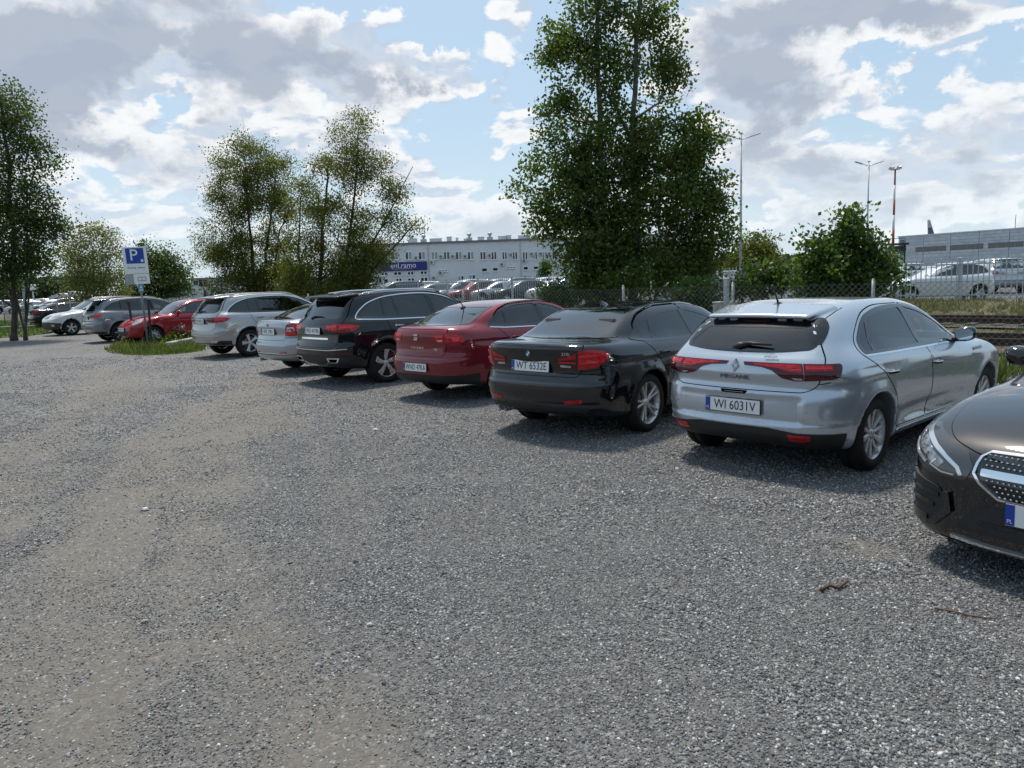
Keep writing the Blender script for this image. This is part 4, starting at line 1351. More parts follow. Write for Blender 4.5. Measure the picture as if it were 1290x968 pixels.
SALOON = dict(
    shape=dict(width=1.811, wb=2.81, wheel_r=.330, arch=.368, bottom=.22, zb=.99, tumble=.46, xm=1.0, flare=.022,
               XR=[(.10, -.70), (.22, -.82), (.30, -.94), (.40, -1.00), (.52, -1.025), (.62, -1.02), (.67, -.995), (.74, -.97), (.86, -.975), (.94, -1.005), (1.022, -1.03), (1.06, -1.01), (1.2, -.9)],
               XF=[(.10, 3.40), (.22, 3.54), (.45, 3.60), (.65, 3.59), (.76, 3.53), (.85, 3.38), (.95, 3.1), (1.1, 2.6)],
               TL=[(-1.15, 1.018), (-1.0, 1.045), (-.8, 1.055), (-.4, 1.052), (.2, 1.03), (1.2, .985), (2.2, .965), (2.55, .955), (3.0, .905), (3.4, .79), (3.7, .60)],
               TG=[(-1.4, .75), (-.85, .95), (-.55, 1.05), (-.2, 1.205), (.12, 1.325), (.42, 1.382), (.8, 1.410), (1.2, 1.412), (1.6, 1.365), (2.05, 1.21), (2.5, .99), (2.9, .8)],
               PX=[(-1.1, .885), (-.8, .945), (-.4, .985), (.1, 1.0), (1.3, .98), (2.5, .995), (3.1, .97), (3.5, .90), (3.75, .80)],
               SZ=[(.1, .88), (.22, .925), (.35, .955), (.5, .98), (.65, .995), (.80, 1.0), (.88, .985), (.97, .95), (1.08, .90), (1.2, .86)],
               WB=[(-1.1, .60), (-.6, .68), (-.1, .745), (.5, .785), (1.4, .79), (2.1, .77), (2.7, .71)],
               rear_bow=.145, front_bow=.20, crown_l=.035, crown_g=.06, k_rear=.29, k_front=.3, k_top=.11, k_roof=.13, k_join=.07, bow_g=.10,
               crease=[(.42, -.022, .09, .45, 2.3), (.30, .012, .05, .40, 2.4)],
               edges=[(.835, .815, .020, .055, -.75, 3.1), (.36, .34, .014, .03, .45, 2.4)], redges=[(.625, .030, .05, .86), (.395, .022, .03, .80)]),
    paint=(('black_car_paint', (.003, .004, .007)), dict(metal=0.0, rough=.2, dust=.02, cior=1.65)), h=.022,
    loc=(.86, 8.92, 0), head=48,
    label='glossy black four-door saloon with red L-shaped tail lamps and twin exhaust pipes',
    dlo=[(-.20, 1.044, .05), (-.02, 1.151, .15), (.22, 1.252, .2), (.5, 1.307, .3), (1.0, 1.324, .3), (1.45, 1.264, .3), (1.88, 1.117, .2), (2.22, 0.968, .03), (2.1, 0.947, .04), (1.1, 0.968, .1), (.1, 0.995, .1)],
    panes=[([(-.03, 1.044, .03), (.10, 1.146, .08), (.27, 1.228, .03), (.22, 1.017, .02)], 'glass_dark'),
           ([(.255, 1.017, .02), (.315, 1.244, .04), (.55, 1.283, .2), (.99, 1.299, .02), (1.08, 0.997, .02)], 'glass_dark'),
           ([(1.19, 0.995, .02), (1.09, 1.297, .02), (1.44, 1.241, .2), (1.82, 1.107, .15), (2.04, 1.001, .02), (2.0, 0.979, .02)], 'glass_clear')],
    doors=[('rear_door', [(-.05, 1.06, .05), (.06, .94, .2), (.22, .78, .3), (.40, .58, .25), (.42, .44, .1), (.42, .335, .03), (1.14, .335, .02), (1.20, .65, .2), (1.15, 1.0, .02), (1.03, 1.375, .02), (.5, 1.37, .2), (.15, 1.285, .2), (-.02, 1.18, .1)]),
           ('front_door', [(1.165, .335, .02), (1.225, .65, .2), (1.175, 1.0, .02), (1.055, 1.375, .02), (1.48, 1.33, .2), (1.9, 1.17, .2), (2.24, 1.01, .05), (2.32, .82, .2), (2.30, .335, .03)])],
    handles=[(.30, .86), (1.36, .85)],
    rear_window=([(-.50, 1.362, .03), (.50, 1.362, .03), (.60, 1.19, .05), (.67, 1.072, .03), (0, 1.064, .2), (-.67, 1.072, .03), (-.60, 1.19, .05)],
                 [(-.475, 1.345, .03), (.475, 1.345, .03), (.575, 1.18, .05), (.63, 1.088, .03), (0, 1.080, .2), (-.63, 1.088, .03), (-.575, 1.18, .05)], 'glass_rear', .4),
    gate=('boot_lid', 'rear', [(-.64, 1.026, .03), (.64, 1.026, .03), (.635, .92, .05), (.61, .74, .04), (.56, .70, .05), (-.56, .70, .05), (-.61, .74, .04), (-.635, .92, .05)]),
    patches=[('tail_lamp', 'wrapr', [(21.8, .90, .005), (28.7, .925, .01), (35.0, .968, .005), (35.0, .775, .005), (22.2, .80, .02)], 'red_dark', .006, True, .035),
             ('tail_lamp', 'wrapr', [(35.8, .97, .005), (43.5, .985, .02), (50.5, .965, .02), (54.8, .925, .02), (52.2, .865, .02), (46.1, .80, .02), (35.8, .775, .005)], 'red_lamp', .007, True, .035),
             ('lamp_glow', 'wrapr', [(23.5, .888), (29.6, .908), (34.5, .945), (34.5, .89), (23.5, .868)], 'red_lamp', .0078, True),
             ('lamp_glow', 'wrapr', [(23.5, .852), (34.5, .852), (34.5, .842), (23.5, .842)], 'red_bright', .0078, True),
             ('lamp_glow', 'wrapr', [(36.4, .925), (50.5, .935), (50.5, .918), (36.4, .905)], 'red_bright', .0088, True),
             ('lamp_glow', 'wrapr', [(36.4, .85), (47.9, .862), (47.0, .848), (36.4, .836)], 'red_bright', .0088, True),
             ('lamp_glow', 'wrapr', [(24.4, .822), (31.3, .815), (31.3, .795), (24.4, .80)], 'clear_lens', .0078, True),
             ('reflector', 'wrapr', [(26.1, .452, .005), (37.4, .47, .005), (37.4, .425, .005), (27.0, .41, .005)], 'red_lamp', .006, True),
             ('plate_recess', 'rear', [(-.34, .885, .03), (.34, .885, .03), (.31, .73, .03), (-.31, .73, .03)], 'blk_gloss', .0035),
             ('diffuser', 'wrapr', [(-42, .375, .01), (42, .375, .01), (38, .26, .02), (-38, .26, .02)], 'blk_plastic', .005)],
    strips=[('bumper_joint', 'wrapr', [(36, .755), (44, .77), (52, .79)], .006, 'gap', .002, True),
            ('boot_crease', 'rear', [(-.40, .722), (0, .715), (.40, .722)], .010, 'blk_gloss', .0045, False)],
    plate=('rear', 0, .80, 'WT 6532E', dict(tilt=.10)),
    text=[('model_lettering', '328i', .050, 'rear', -.47, .935, 'badge', dict(sx=1.15)), ('drive_lettering', 'xDrive', .032, 'rear', .48, .945, 'badge_dark', {})],
    mirror=(1.98, .99), seats=1.15, wheels=('double5', .243),
    windscreen=([(-.58, 1.36, .05), (.58, 1.36, .05), (.72, 1.03, .05), (-.72, 1.03, .05)], 'glass_clear', 1.4),
    finish=fin_saloon)


# --- two liftbacks of one family: dark red, and silver
def liftback(**k):
    sh = dict(width=1.72, wb=2.60, wheel_r=.312, arch=.35, bottom=.22, zb=1.03, tumble=.42, xm=.8,
              XR=[(.10, -.70), (.22, -.84), (.32, -.95), (.45, -1.01), (.58, -1.02), (.66, -1.00), (.74, -.965), (.88, -.955), (1.0, -.965), (1.07, -.975), (1.12, -.94), (1.2, -.85)],
              XF=[(.10, 3.25), (.22, 3.38), (.45, 3.45), (.65, 3.44), (.76, 3.38), (.86, 3.22), (.96, 2.95), (1.1, 2.5)],
              TL=[(-1.1, 1.055), (-.95, 1.082), (-.75, 1.10), (-.3, 1.09), (.3, 1.065), (1.2, 1.02), (2.1, .995), (2.4, .975), (2.85, .91), (3.25, .79), (3.5, .62)],
              TG=[(-1.4, .80), (-.9, 1.0), (-.70, 1.085), (-.4, 1.205), (-.05, 1.32), (.25, 1.385), (.6, 1.415), (1.0, 1.422), (1.4, 1.38), (1.85, 1.225), (2.3, 1.005), (2.7, .8)],
              PX=[(-1.1, .90), (-.8, .95), (-.4, .985), (.1, 1.0), (1.3, .985), (2.4, .995), (2.9, .97), (3.3, .90), (3.6, .80)],
              SZ=[(.1, .88), (.22, .925), (.35, .955), (.5, .985), (.62, .998), (.76, 1.0), (.88, .985), (.97, .955), (1.08, .91), (1.2, .87)],
              WB=[(-1.1, .60), (-.6, .665), (-.1, .725), (.5, .755), (1.3, .76), (2.0, .74), (2.6, .68)],
              rear_bow=.155, front_bow=.20, crown_l=.04, crown_g=.06, k_rear=.30, k_front=.3, k_top=.12, k_roof=.13, k_join=.07, bow_g=.11,
              crease=[(.44, -.018, .08, .45, 2.2)],
              edges=[(.885, .85, .016, .05, -.6, 2.8), (.40, .37, .012, .03, .42, 2.2)], redges=[(.645, .026, .05, .80), (.43, .014, .03, .8)])
    sh.update(k)
    return sh


LB_SIDE = dict(
    dlo=[(-.24, 1.075, .05), (-.05, 1.20, .15), (.15, 1.305, .2), (.4, 1.372, .25), (.9, 1.385, .3), (1.3, 1.33, .3), (1.72, 1.17, .2), (2.05, 1.02, .03), (1.95, 1.0, .04), (1.0, 1.02, .1), (.1, 1.045, .1)],
    panes=[([(-.14, 1.075, .03), (.02, 1.195, .08), (.17, 1.275, .03), (.14, 1.062, .02)], 'glass_dark'),
           ([(.175, 1.06, .02), (.215, 1.295, .04), (.44, 1.348, .2), (.88, 1.36, .02), (.95, 1.045, .02)], 'glass_dark'),
           ([(1.06, 1.042, .02), (.98, 1.358, .02), (1.28, 1.305, .2), (1.66, 1.16, .15), (1.88, 1.045, .02), (1.84, 1.028, .02)], 'glass_clear')],
    doors=[('rear_door', [(-.08, 1.06, .05), (.04, .94, .2), (.20, .78, .3), (.36, .58, .25), (.39, .44, .1), (.39, .335, .03), (1.02, .335, .02), (1.06, .65, .2), (1.01, 1.0, .02), (.91, 1.395, .02), (.42, 1.385, .2), (.10, 1.30, .2), (-.06, 1.19, .1)]),
           ('front_door', [(1.045, .335, .02), (1.085, .65, .2), (1.035, 1.0, .02), (.935, 1.395, .02), (1.34, 1.345, .2), (1.76, 1.18, .2), (2.08, 1.02, .05), (2.15, .82, .2), (2.13, .335, .03)])],
    windscreen=([(-.56, 1.385, .05), (.56, 1.385, .05), (.69, 1.04, .05), (-.69, 1.04, .05)], 'glass_clear', 1.2),
    seats=1.0, mirror=(1.80, 1.03))


def fin_red(c, S, paint):
    whip_aerial(c, S, -.02, .26)
    plain_emblem(c, S, 'rear', 0, .955, [[(-.045, .012), (-.03, .038), (.048, .038), (.045, .012), (0, .008)], [(-.045, -.008), (.045, -.008), (.045, -.018), (-.03, -.022)], [(-.048, -.03), (.0, -.028), (.04, -.026), (.03, -.052), (-.048, -.052)]])


REDLIFT = dict(LB_SIDE,
    shape=liftback(), paint=(('dark_red_paint', (.19, .016, .024)), dict(metal=.25, rough=.3, dust=.10)), h=.025,
    loc=(-.69, 11.87, 0), head=46, label='dark red liftback with a whip aerial on its roof, beside the black saloon',
    lip=None, handles=[(.26, .89), (1.25, .88)],
    rear_window=([(-.50, 1.352, .03), (.50, 1.352, .03), (.57, 1.24, .05), (.62, 1.115, .03), (0, 1.10, .2), (-.62, 1.115, .03), (-.57, 1.24, .05)],
                 [(-.475, 1.333, .03), (.475, 1.333, .03), (.545, 1.23, .05), (.59, 1.132, .03), (0, 1.118, .2), (-.59, 1.132, .03), (-.545, 1.23, .05)], 'glass_rear', .3),
    gate=('boot_lid', 'rear', [(-.57, 1.06, .03), (.57, 1.06, .03), (.575, .93, .05), (.55, .74, .05), (.50, .675, .06), (-.50, .675, .06), (-.55, .74, .05), (-.575, .93, .05)]),
    patches=[('tail_lamp', 'wrapr', [(21.8, .985, .01), (33.3, 1.005, .005), (33.3, .868, .005), (24.4, .868, .03)], 'red_lamp', .006, True, .035),
             ('tail_lamp', 'wrapr', [(34.1, 1.005, .005), (44.4, .99, .02), (51.3, .945, .03), (49.6, .87, .03), (43.5, .845, .03), (34.1, .868, .005)], 'red_lamp', .007, True, .035),
             ('lamp_glow', 'wrapr', [(36.5, .965, .02), (47.0, .955, .02), (45.2, .885, .02), (36.5, .89, .02)], 'red_bright', .0085, True),
             ('lamp_glow', 'wrapr', [(24.4, .965), (32.2, .98), (32.2, .945), (24.4, .94)], 'red_bright', .0085, True),
             ('lamp_glow', 'wrapr', [(26.1, .915), (32.2, .915), (32.2, .89), (27.0, .89)], 'clear_lens', .0085, True),
             ('lower_bumper', 'wrapr', [(-64, .42), (-40, .405, .02), (40, .405, .02), (64, .42), (64, .22), (-64, .22)], 'blk_plastic', .008, False, .035),
             ('plate_recess', 'rear', [(-.40, .58, .05), (.40, .58, .05), (.50, .43, .03), (-.50, .43, .03)], 'paint', .004)],
    strips=[('window_trim', 'side', [(-.2, 1.06), (.1, 1.035), (1.0, 1.008), (1.98, .99)], .014, 'chrome', .006, True)],
    plate=('rear', 0, .515, 'WND 47KA', dict(tilt=.02)),
    text=[('model_lettering', 'T O L E D O', .040, 'rear', 0, .79, 'badge', dict(sx=1.3)), ('engine_lettering', 'TSI', .036, 'rear', -.38, .775, 'badge', dict(sx=1.2))],
    wheels=('five', .20), finish=fin_red)


def fin_silver(c, S, paint):
    wiper(c, S, .20, 1.125, .40)
    plain_emblem(c, S, 'rear', 0, 1.0, [[(.03 * math.cos(a), .03 * math.sin(a)) for a in np.linspace(0, 2 * math.pi, 16, endpoint=False)]], mat='badge_dark')
    exhausts(c, S, [(.56, .27)], .03)


SILVERLIFT = dict(LB_SIDE,
    shape=liftback(width=1.77, wb=2.578, wheel_r=.316, crease=[(.46, -.012, .07, .45, 2.2)], edges=[(.955, .92, .014, .05, -.6, 2.8), (.40, .37, .012, .03, .42, 2.2)]),
    paint=(('light_silver_paint', (.38, .405, .435)), dict(metal=.7, rough=.30, dust=.25)), h=.03,
    loc=(-4.22, 16.30, 0), head=45.5, label='pale silver liftback squeezed between two tall SUVs, with big C-shaped tail lamp',
    handles=[(.26, .89), (1.25, .88)],
    rear_window=REDLIFT['rear_window'],
    gate=('boot_lid', 'rear', [(-.63, 1.062, .03), (.63, 1.062, .03), (.585, .98, .05), (.555, .76, .05), (.52, .695, .06), (-.52, .695, .06), (-.555, .76, .05), (-.585, .98, .05)]),
    patches=[('tail_lamp', 'wrapr', [(34, .785, .02), (37.5, 1.0, .03), (44, 1.04, .03), (52, 1.005, .04), (55, .90, .03), (55.5, .785, .02)], 'red_lamp', .007, True, .035),
             ('lamp_glow', 'wrapr', [(37.5, .955, .03), (46.5, .955, .03), (46, .865, .01), (36.3, .865, .01)], 'clear_lens', .0085, True),
             ('lamp_glow', 'wrapr', [(36, .845), (47.5, .845), (47.5, .81), (35.5, .81)], 'red_bright', .0085, True),
             ('reflector', 'wrapr', [(24, .452), (36, .462), (36, .44), (24, .43)], 'red_lamp', .006, True),
             ('lower_bumper', 'wrapr', [(-30, .305), (30, .305), (30, .22), (-30, .22)], 'blk_plastic', .005)],
    strips=[('bumper_joint', 'wrapr', [(35, .742), (48, .748), (58, .76)], .007, 'gap', .002, True),
            ('bumper_crease', 'wrapr', [(-60, .425), (-30, .405), (30, .405), (60, .425)], .010, 'gap', .0018, False)],
    plate=('rear', 0, .865, 'WX 2901', dict(tilt=.05)),
    wheels=('multi10', .20), finish=fin_silver)


# --- tall cars
def suv(**k):
    sh = dict(width=1.89, wb=2.88, wheel_r=.365, arch=.405, bottom=.28, zb=1.12, tumble=.36, xm=.9, flare=.02,
              XR=[(.15, -.62), (.28, -.72), (.36, -.84), (.48, -.92), (.60, -.945), (.70, -.94), (.76, -.91), (.86, -.895), (1.0, -.885), (1.10, -.86), (1.2, -.80), (1.4, -.7)],
              XF=[(.15, 3.55), (.3, 3.68), (.5, 3.74), (.75, 3.73), (.90, 3.66), (1.0, 3.5), (1.08, 3.2), (1.2, 2.7)],
              TL=[(-1.1, 1.13), (-.9, 1.16), (-.6, 1.185), (-.2, 1.18), (.4, 1.15), (1.3, 1.11), (2.2, 1.09), (2.6, 1.07), (3.1, 1.01), (3.5, .91), (3.8, .75)],
              TG=[(-1.3, .6), (-.92, 1.02), (-.83, 1.15), (-.72, 1.32), (-.56, 1.50), (-.42, 1.575), (-.1, 1.61), (.5, 1.635), (1.1, 1.63), (1.55, 1.57), (2.0, 1.385), (2.5, 1.12), (2.9, .9)],
              PX=[(-1.1, .90), (-.8, .95), (-.4, .985), (.1, 1.0), (1.3, .985), (2.6, .995), (3.2, .97), (3.6, .90), (3.9, .8)],
              SZ=[(.1, .90), (.28, .935), (.42, .965), (.58, .99), (.72, 1.0), (.88, .998), (1.0, .98), (1.1, .945), (1.2, .91), (1.35, .87)],
              WB=[(-1.1, .69), (-.8, .735), (-.3, .785), (.4, .815), (1.4, .815), (2.2, .79), (2.8, .73)],
              rear_bow=.11, front_bow=.2, crown_l=.04, crown_g=.055, k_rear=.26, k_front=.3, k_top=.13, k_roof=.13, k_join=.08, bow_g=.10,
              spoiler=(-.74, -.30, 1.545, 1.59, .56, .022), crease=[(.50, -.02, .09, .5, 2.4)], edges=[(1.075, 1.05, .016, .06, -.7, 2.9)], redges=[(.70, .025, .05, .8)])
    sh.update(k)
    return sh


SUV_SIDE = dict(
    dlo=[(-.52, 1.165, .04), (-.42, 1.28, .15), (-.22, 1.415, .2), (.1, 1.51, .25), (.6, 1.55, .3), (1.1, 1.55, .3), (1.5, 1.49, .3), (1.95, 1.305, .2), (2.28, 1.14, .03), (2.2, 1.115, .04), (1.1, 1.115, .1), (.0, 1.135, .1)],
    panes=[([(-.46, 1.175, .03), (-.37, 1.275, .08), (-.19, 1.39, .1), (.06, 1.475, .03), (.06, 1.152, .02)], 'glass_dark'),
           ([(.10, 1.15, .02), (.10, 1.485, .04), (.30, 1.51, .02), (.36, 1.145, .02)], 'glass_dark'),
           ([(.40, 1.145, .02), (.335, 1.512, .02), (.6, 1.525, .2), (1.05, 1.525, .02), (1.13, 1.14, .02)], 'glass_dark'),
           ([(1.24, 1.138, .02), (1.16, 1.522, .02), (1.48, 1.465, .2), (1.88, 1.295, .15), (2.10, 1.17, .02), (2.06, 1.14, .02)], 'glass_clear')],
    doors=[('rear_door', [(.075, 1.14, .02), (.085, .98, .2), (.28, .80, .3), (.42, .62, .25), (.45, .50, .1), (.45, .40, .03), (1.16, .40, .02), (1.26, .75, .2), (1.19, 1.115, .02), (1.08, 1.56, .02), (.5, 1.56, .2), (.085, 1.52, .02)]),
           ('front_door', [(1.185, .40, .02), (1.285, .75, .2), (1.215, 1.115, .02), (1.105, 1.56, .02), (1.54, 1.505, .2), (1.99, 1.32, .2), (2.32, 1.13, .05), (2.40, .9, .2), (2.38, .40, .03)])],
    windscreen=([(-.60, 1.55, .05), (.60, 1.55, .05), (.75, 1.17, .05), (-.75, 1.17, .05)], 'glass_clear', 1.4),
    seats=1.15, zseat=.75, mirror=(2.05, 1.14))


def rails(c, S, mat, x0=-.35, x1=1.5, dy=.0):
    for sg in (1, -1):
        pts = []
        for x in np.linspace(x0, x1, 12):
            p, n = skin_point(S, 'top', x, S.width * .5 * .62 - dy, .0)
            up = .035 if x0 + .02 < x < x1 - .02 else 0.0
            pts.append((p.x, p.y * sg, p.z + up))
        b = MB(); b.tube(pts, .014, 8)
        b.build('roof_rail', mat, c.root)


def fin_blacksuv(c, S, paint):
    rails(c, S, M['chrome'])
    wiper(c, S, .12, 1.19, .34)


BLACKSUV = dict(SUV_SIDE,
    shape=suv(), paint=(('black_suv_paint', (.006, .007, .009)), dict(metal=0.0, rough=.2, dust=.04)), h=.026,
    loc=(-2.80, 14.10, 0), head=44, label='black SUV with chrome window line, roof rails, red tail lamps and large two-tone wheels',
    frame='blk_gloss', lip=('chrome', .016), handles=[(.30, 1.0), (1.38, .985)], handle_mat='chrome',
    rear_window=([(-.56, 1.54, .03), (.56, 1.54, .03), (.64, 1.36, .05), (.685, 1.20, .05), (.60, 1.165, .05), (0, 1.15, .3), (-.60, 1.165, .05), (-.685, 1.20, .05), (-.64, 1.36, .05)],
                 [(-.52, 1.49, .03), (.52, 1.49, .03), (.595, 1.36, .05), (.635, 1.215, .04), (.58, 1.19, .05), (0, 1.175, .3), (-.58, 1.19, .05), (-.635, 1.215, .04), (-.595, 1.36, .05)], 'glass_rear', -.3),
    gate=('tailgate', 'rear', [(-.58, 1.56, .03), (.58, 1.56, .03), (.66, 1.36, .05), (.725, 1.16, .08), (.745, 1.0, .1), (.70, .80, .1), (.60, .69, .08), (-.60, .69, .08), (-.70, .80, .1), (-.745, 1.0, .1), (-.725, 1.16, .08), (-.66, 1.36, .05)]),
    patches=[('tail_lamp', 'wrapr', [(25, 1.06, .02), (43, 1.085, .005), (43, .955, .005), (32, .965, .04)], 'red_lamp', .006, True, .035),
             ('tail_lamp', 'wrapr', [(44, 1.085, .005), (58, 1.08, .02), (66, 1.045, .03), (60, .975, .03), (52, .945, .02), (44, .953, .005)], 'red_lamp', .007, True, .035),
             ('lamp_glow', 'wrapr', [(46, 1.055, .01), (61, 1.05, .01), (58, 1.02, .01), (46, 1.015, .01)], 'red_bright', .0085, True),
             ('lamp_glow', 'wrapr', [(28, 1.045), (42, 1.058), (42, 1.03), (30, 1.022)], 'red_bright', .0085, True),
             ('lamp_glow', 'wrapr', [(46, .995), (57, .995), (55, .972), (46, .968)], 'red_dark', .0085, True),
             ('plate_recess', 'rear', [(-.46, 1.055, .03), (.46, 1.055, .03), (.42, .86, .05), (-.42, .86, .05)], 'blk_gloss', .004),
             ('lower_bumper', 'wrapr', [(-66, .50), (-46, .55, .02), (46, .55, .02), (66, .50), (66, .30), (-66, .30)], 'blk_plastic', .005),
             ('reflector', 'wrapr', [(34, .60), (52, .615), (51, .575), (35, .565)], 'red_dark', .007, True),
             ('exhaust_trim', 'wrapr', [(27, .505, .01), (44, .51, .01), (41, .415, .01), (29, .41, .01)], 'chrome', .010, True),
             ('exhaust_hole', 'wrapr', [(29.5, .485, .01), (41.5, .49, .01), (39.5, .432, .01), (30.5, .43, .01)], 'gap', .0115, True)],
    strips=[('bumper_trim', 'wrapr', [(-52, .665), (-30, .64), (30, .64), (52, .665)], .014, 'chrome', .006, False),
            ('bumper_trim', 'wrapr', [(-27, .415), (-20, .36), (20, .36), (27, .415)], .03, 'chrome', .009, False),
            ('gate_trim', 'rear', [(-.44, .835), (.44, .835)], .03, 'chrome', .006, False)],
    cladding=(1.13, 'blk_plastic'),
    plate=('rear', 0, .965, 'WU 41MA', dict(tilt=.08)),
    wheels=('blade5', .255), finish=fin_blacksuv)


def fin_beige(c, S, paint):
    rails(c, S, M['alloy'])
    wiper(c, S, .10, 1.185, .30)


BEIGESUV = dict(SUV_SIDE,
    shape=suv(wb=2.873, wheel_r=.36, arch=.40), paint=(('warm_silver_paint', (.36, .357, .36)), dict(metal=.65, rough=.3, dust=.3)), h=.032,
    loc=(-7.40, 20.68, 0), head=45, label='warm silver SUV at the grass island edge, dark windows edged in chrome',
    frame='blk_gloss', lip=('chrome', .016), handles=[(.30, 1.0), (1.38, .985)],
    rear_window=BLACKSUV['rear_window'], gate=BLACKSUV['gate'],
    patches=[('tail_lamp', 'wrapr', [(24, 1.045, .02), (43, 1.06, .005), (43, .92, .005), (30, .93, .04)], 'red_dark', .006, True, .04),
             ('tail_lamp', 'wrapr', [(44, 1.06, .005), (58, 1.055, .02), (67, 1.03, .02), (61, .95, .03), (44, .92, .005)], 'red_lamp', .007, True, .04),
             ('lamp_glow', 'wrapr', [(46, 1.03, .01), (60, 1.03, .01), (58, .99, .01), (46, .985, .01)], 'red_bright', .0085, True),
             ('plate_recess', 'rear', [(-.44, 1.05, .03), (.44, 1.05, .03), (.40, .87, .05), (-.40, .87, .05)], 'blk_gloss', .004),
             ('lower_bumper', 'wrapr', [(-66, .45), (-50, .46, .02), (-40, .38, .03), (40, .38, .03), (50, .46, .02), (66, .45), (66, .28), (-66, .28)], 'blk_plastic', .005),
             ('exhaust_trim', 'wrapr', [(30, .44, .01), (46, .46, .01), (44, .385, .01), (32, .37, .01)], 'chrome', .010, True),
             ('fuel_flap', 'side', [(-.50, .90, .03), (-.30, .90, .03), (-.30, 1.05, .03), (-.50, 1.05, .03)], 'paint', .003, False)],
    strips=[('bumper_trim', 'wrapr', [(-50, .60), (-30, .575), (30, .575), (50, .60)], .010, 'chrome', .006, False)],
    cladding=(1.08, 'blk_plastic'),
    plate=('rear', 0, .96, 'WB 88120', dict(tilt=.08)),
    wheels=('star5', .245), finish=fin_beige)

GREYSUV = dict(SUV_SIDE,
    shape=suv(wb=2.79, wheel_r=.36, arch=.40, spoiler=(-.80, -.30, 1.545, 1.59, .58, .022)), paint=(('steel_grey_paint', (.17, .185, .20)), dict(metal=.5, rough=.32, dust=.3)), h=.036, detail=1,
    loc=(-14.75, 28.75, 0), head=43, label='steel grey SUV behind the parking sign, black many-holed wheels',
    frame='blk_plastic', handles=[(.30, 1.0), (1.38, .985)],
    rear_window=BLACKSUV['rear_window'], gate=BLACKSUV['gate'],
    patches=[('tail_lamp', 'wrapr', [(26, 1.04, .02), (43, 1.05, .005), (43, .96, .005), (32, .96, .02)], 'red_dark', .006, True, .04),
             ('tail_lamp', 'wrapr', [(44, 1.05, .005), (62, 1.06, .02), (58, .98, .02), (50, .94, .02), (44, .94, .005)], 'red_bright', .007, True, .04),
             ('lower_bumper', 'wrapr', [(-66, .42), (66, .42), (66, .28), (-66, .28)], 'blk_plastic', .005),
             ('bumper_insert', 'wrapr', [(-30, .50, .02), (30, .50, .02), (26, .40, .02), (-26, .40, .02)], 'alloy', .007)],
    strips=[('gate_crease', 'rear', [(-.6, .80), (.6, .80)], .02, 'gap', .003, False)],
    cladding=(1.09, 'blk_plastic'), plate=('rear', 0, .93, 'WE 3K210', dict(tilt=.03)),
    wheels=('turbine', .25), finish=lambda c, S, p: (rails(c, S, M['blk_plastic']), wiper(c, S, .1, 1.19, .3)))

WHITESUV = dict(
    shape=suv(wb=2.63, width=1.83, wheel_r=.345, arch=.40, spoiler=None,
              XF=[(.15, 3.25), (.3, 3.40), (.5, 3.46), (.70, 3.44), (.85, 3.32), (.98, 3.1), (1.06, 2.8), (1.2, 2.4)],
              TL=[(-1.1, 1.10), (-.9, 1.13), (-.2, 1.12), (.4, 1.10), (1.3, 1.07), (2.0, 1.06), (2.35, 1.05), (2.8, 1.0), (3.2, .90), (3.5, .75)],
              TG=[(-1.3, .6), (-.92, 1.02), (-.80, 1.3), (-.6, 1.55), (-.1, 1.63), (.5, 1.65), (1.0, 1.64), (1.4, 1.57), (1.85, 1.33), (2.3, 1.06), (2.7, .9)]),
    paint=(('pearl_white_paint', (.66, .67, .68)), dict(metal=0.1, rough=.35, dust=.25)), h=.036, detail=1,
    loc=(-18.35, 36.9, 0), head=227, label='white SUV with grey lower bumper facing the aisle, tucked behind the steel grey SUV',
    dlo=[(-.5, 1.15, .04), (-.42, 1.35, .15), (-.1, 1.52, .2), (.6, 1.56, .3), (1.0, 1.55, .3), (1.35, 1.49, .3), (1.75, 1.30, .2), (2.1, 1.10, .03), (1.0, 1.10, .1), (0, 1.12, .1)],
    panes=[([(-.40, 1.17, .03), (-.33, 1.35, .08), (-.05, 1.48, .1), (.4, 1.52, .1), (.85, 1.52, .02), (.9, 1.13, .02)], 'glass_dark'), ([(1.0, 1.13, .02), (.95, 1.515, .02), (1.32, 1.46, .1), (1.7, 1.29, .1), (1.9, 1.14, .02)], 'glass_clear')],
    doors=[('front_door', [(1.0, .42, .02), (.97, 1.1, .02), (.92, 1.565, .02), (1.38, 1.51, .2), (1.8, 1.31, .2), (2.15, 1.09, .05), (2.18, .42, .03)])],
    handles=[(1.15, .98)], mirror=(1.9, 1.12), seats=.95, zseat=.75,
    windscreen=([(-.58, 1.56, .05), (.58, 1.56, .05), (.74, 1.13, .05), (-.74, 1.13, .05)], 'glass_clear', 1.2),
    patches=[('headlamp', 'wrapf', [(32, .90, .02), (45, .94, .02), (62, .95, .03), (58, .85, .03), (36, .80, .03)], 'clear_lens', .006, True, .04),
             ('grille', 'wrapf', [(-22, .90, .02), (22, .90, .02), (18, .76, .02), (-18, .76, .02)], 'blk_gloss', .005),
             ('lower_bumper', 'wrapf', [(-66, .55), (-30, .62, .02), (30, .62, .02), (66, .55), (66, .30), (-66, .30)], 'seat_light', .005),
             ('fog_lamp', 'wrapf', [(36, .52, .03), (46, .52, .03), (46, .43, .03), (36, .43, .03)], 'clear_lens', .009, True)],
    cladding=(1.10, 'seat_light'), wheels=('five', .225), finish=lambda c, S, p: rails(c, S, M['alloy'], -.3, 1.3))

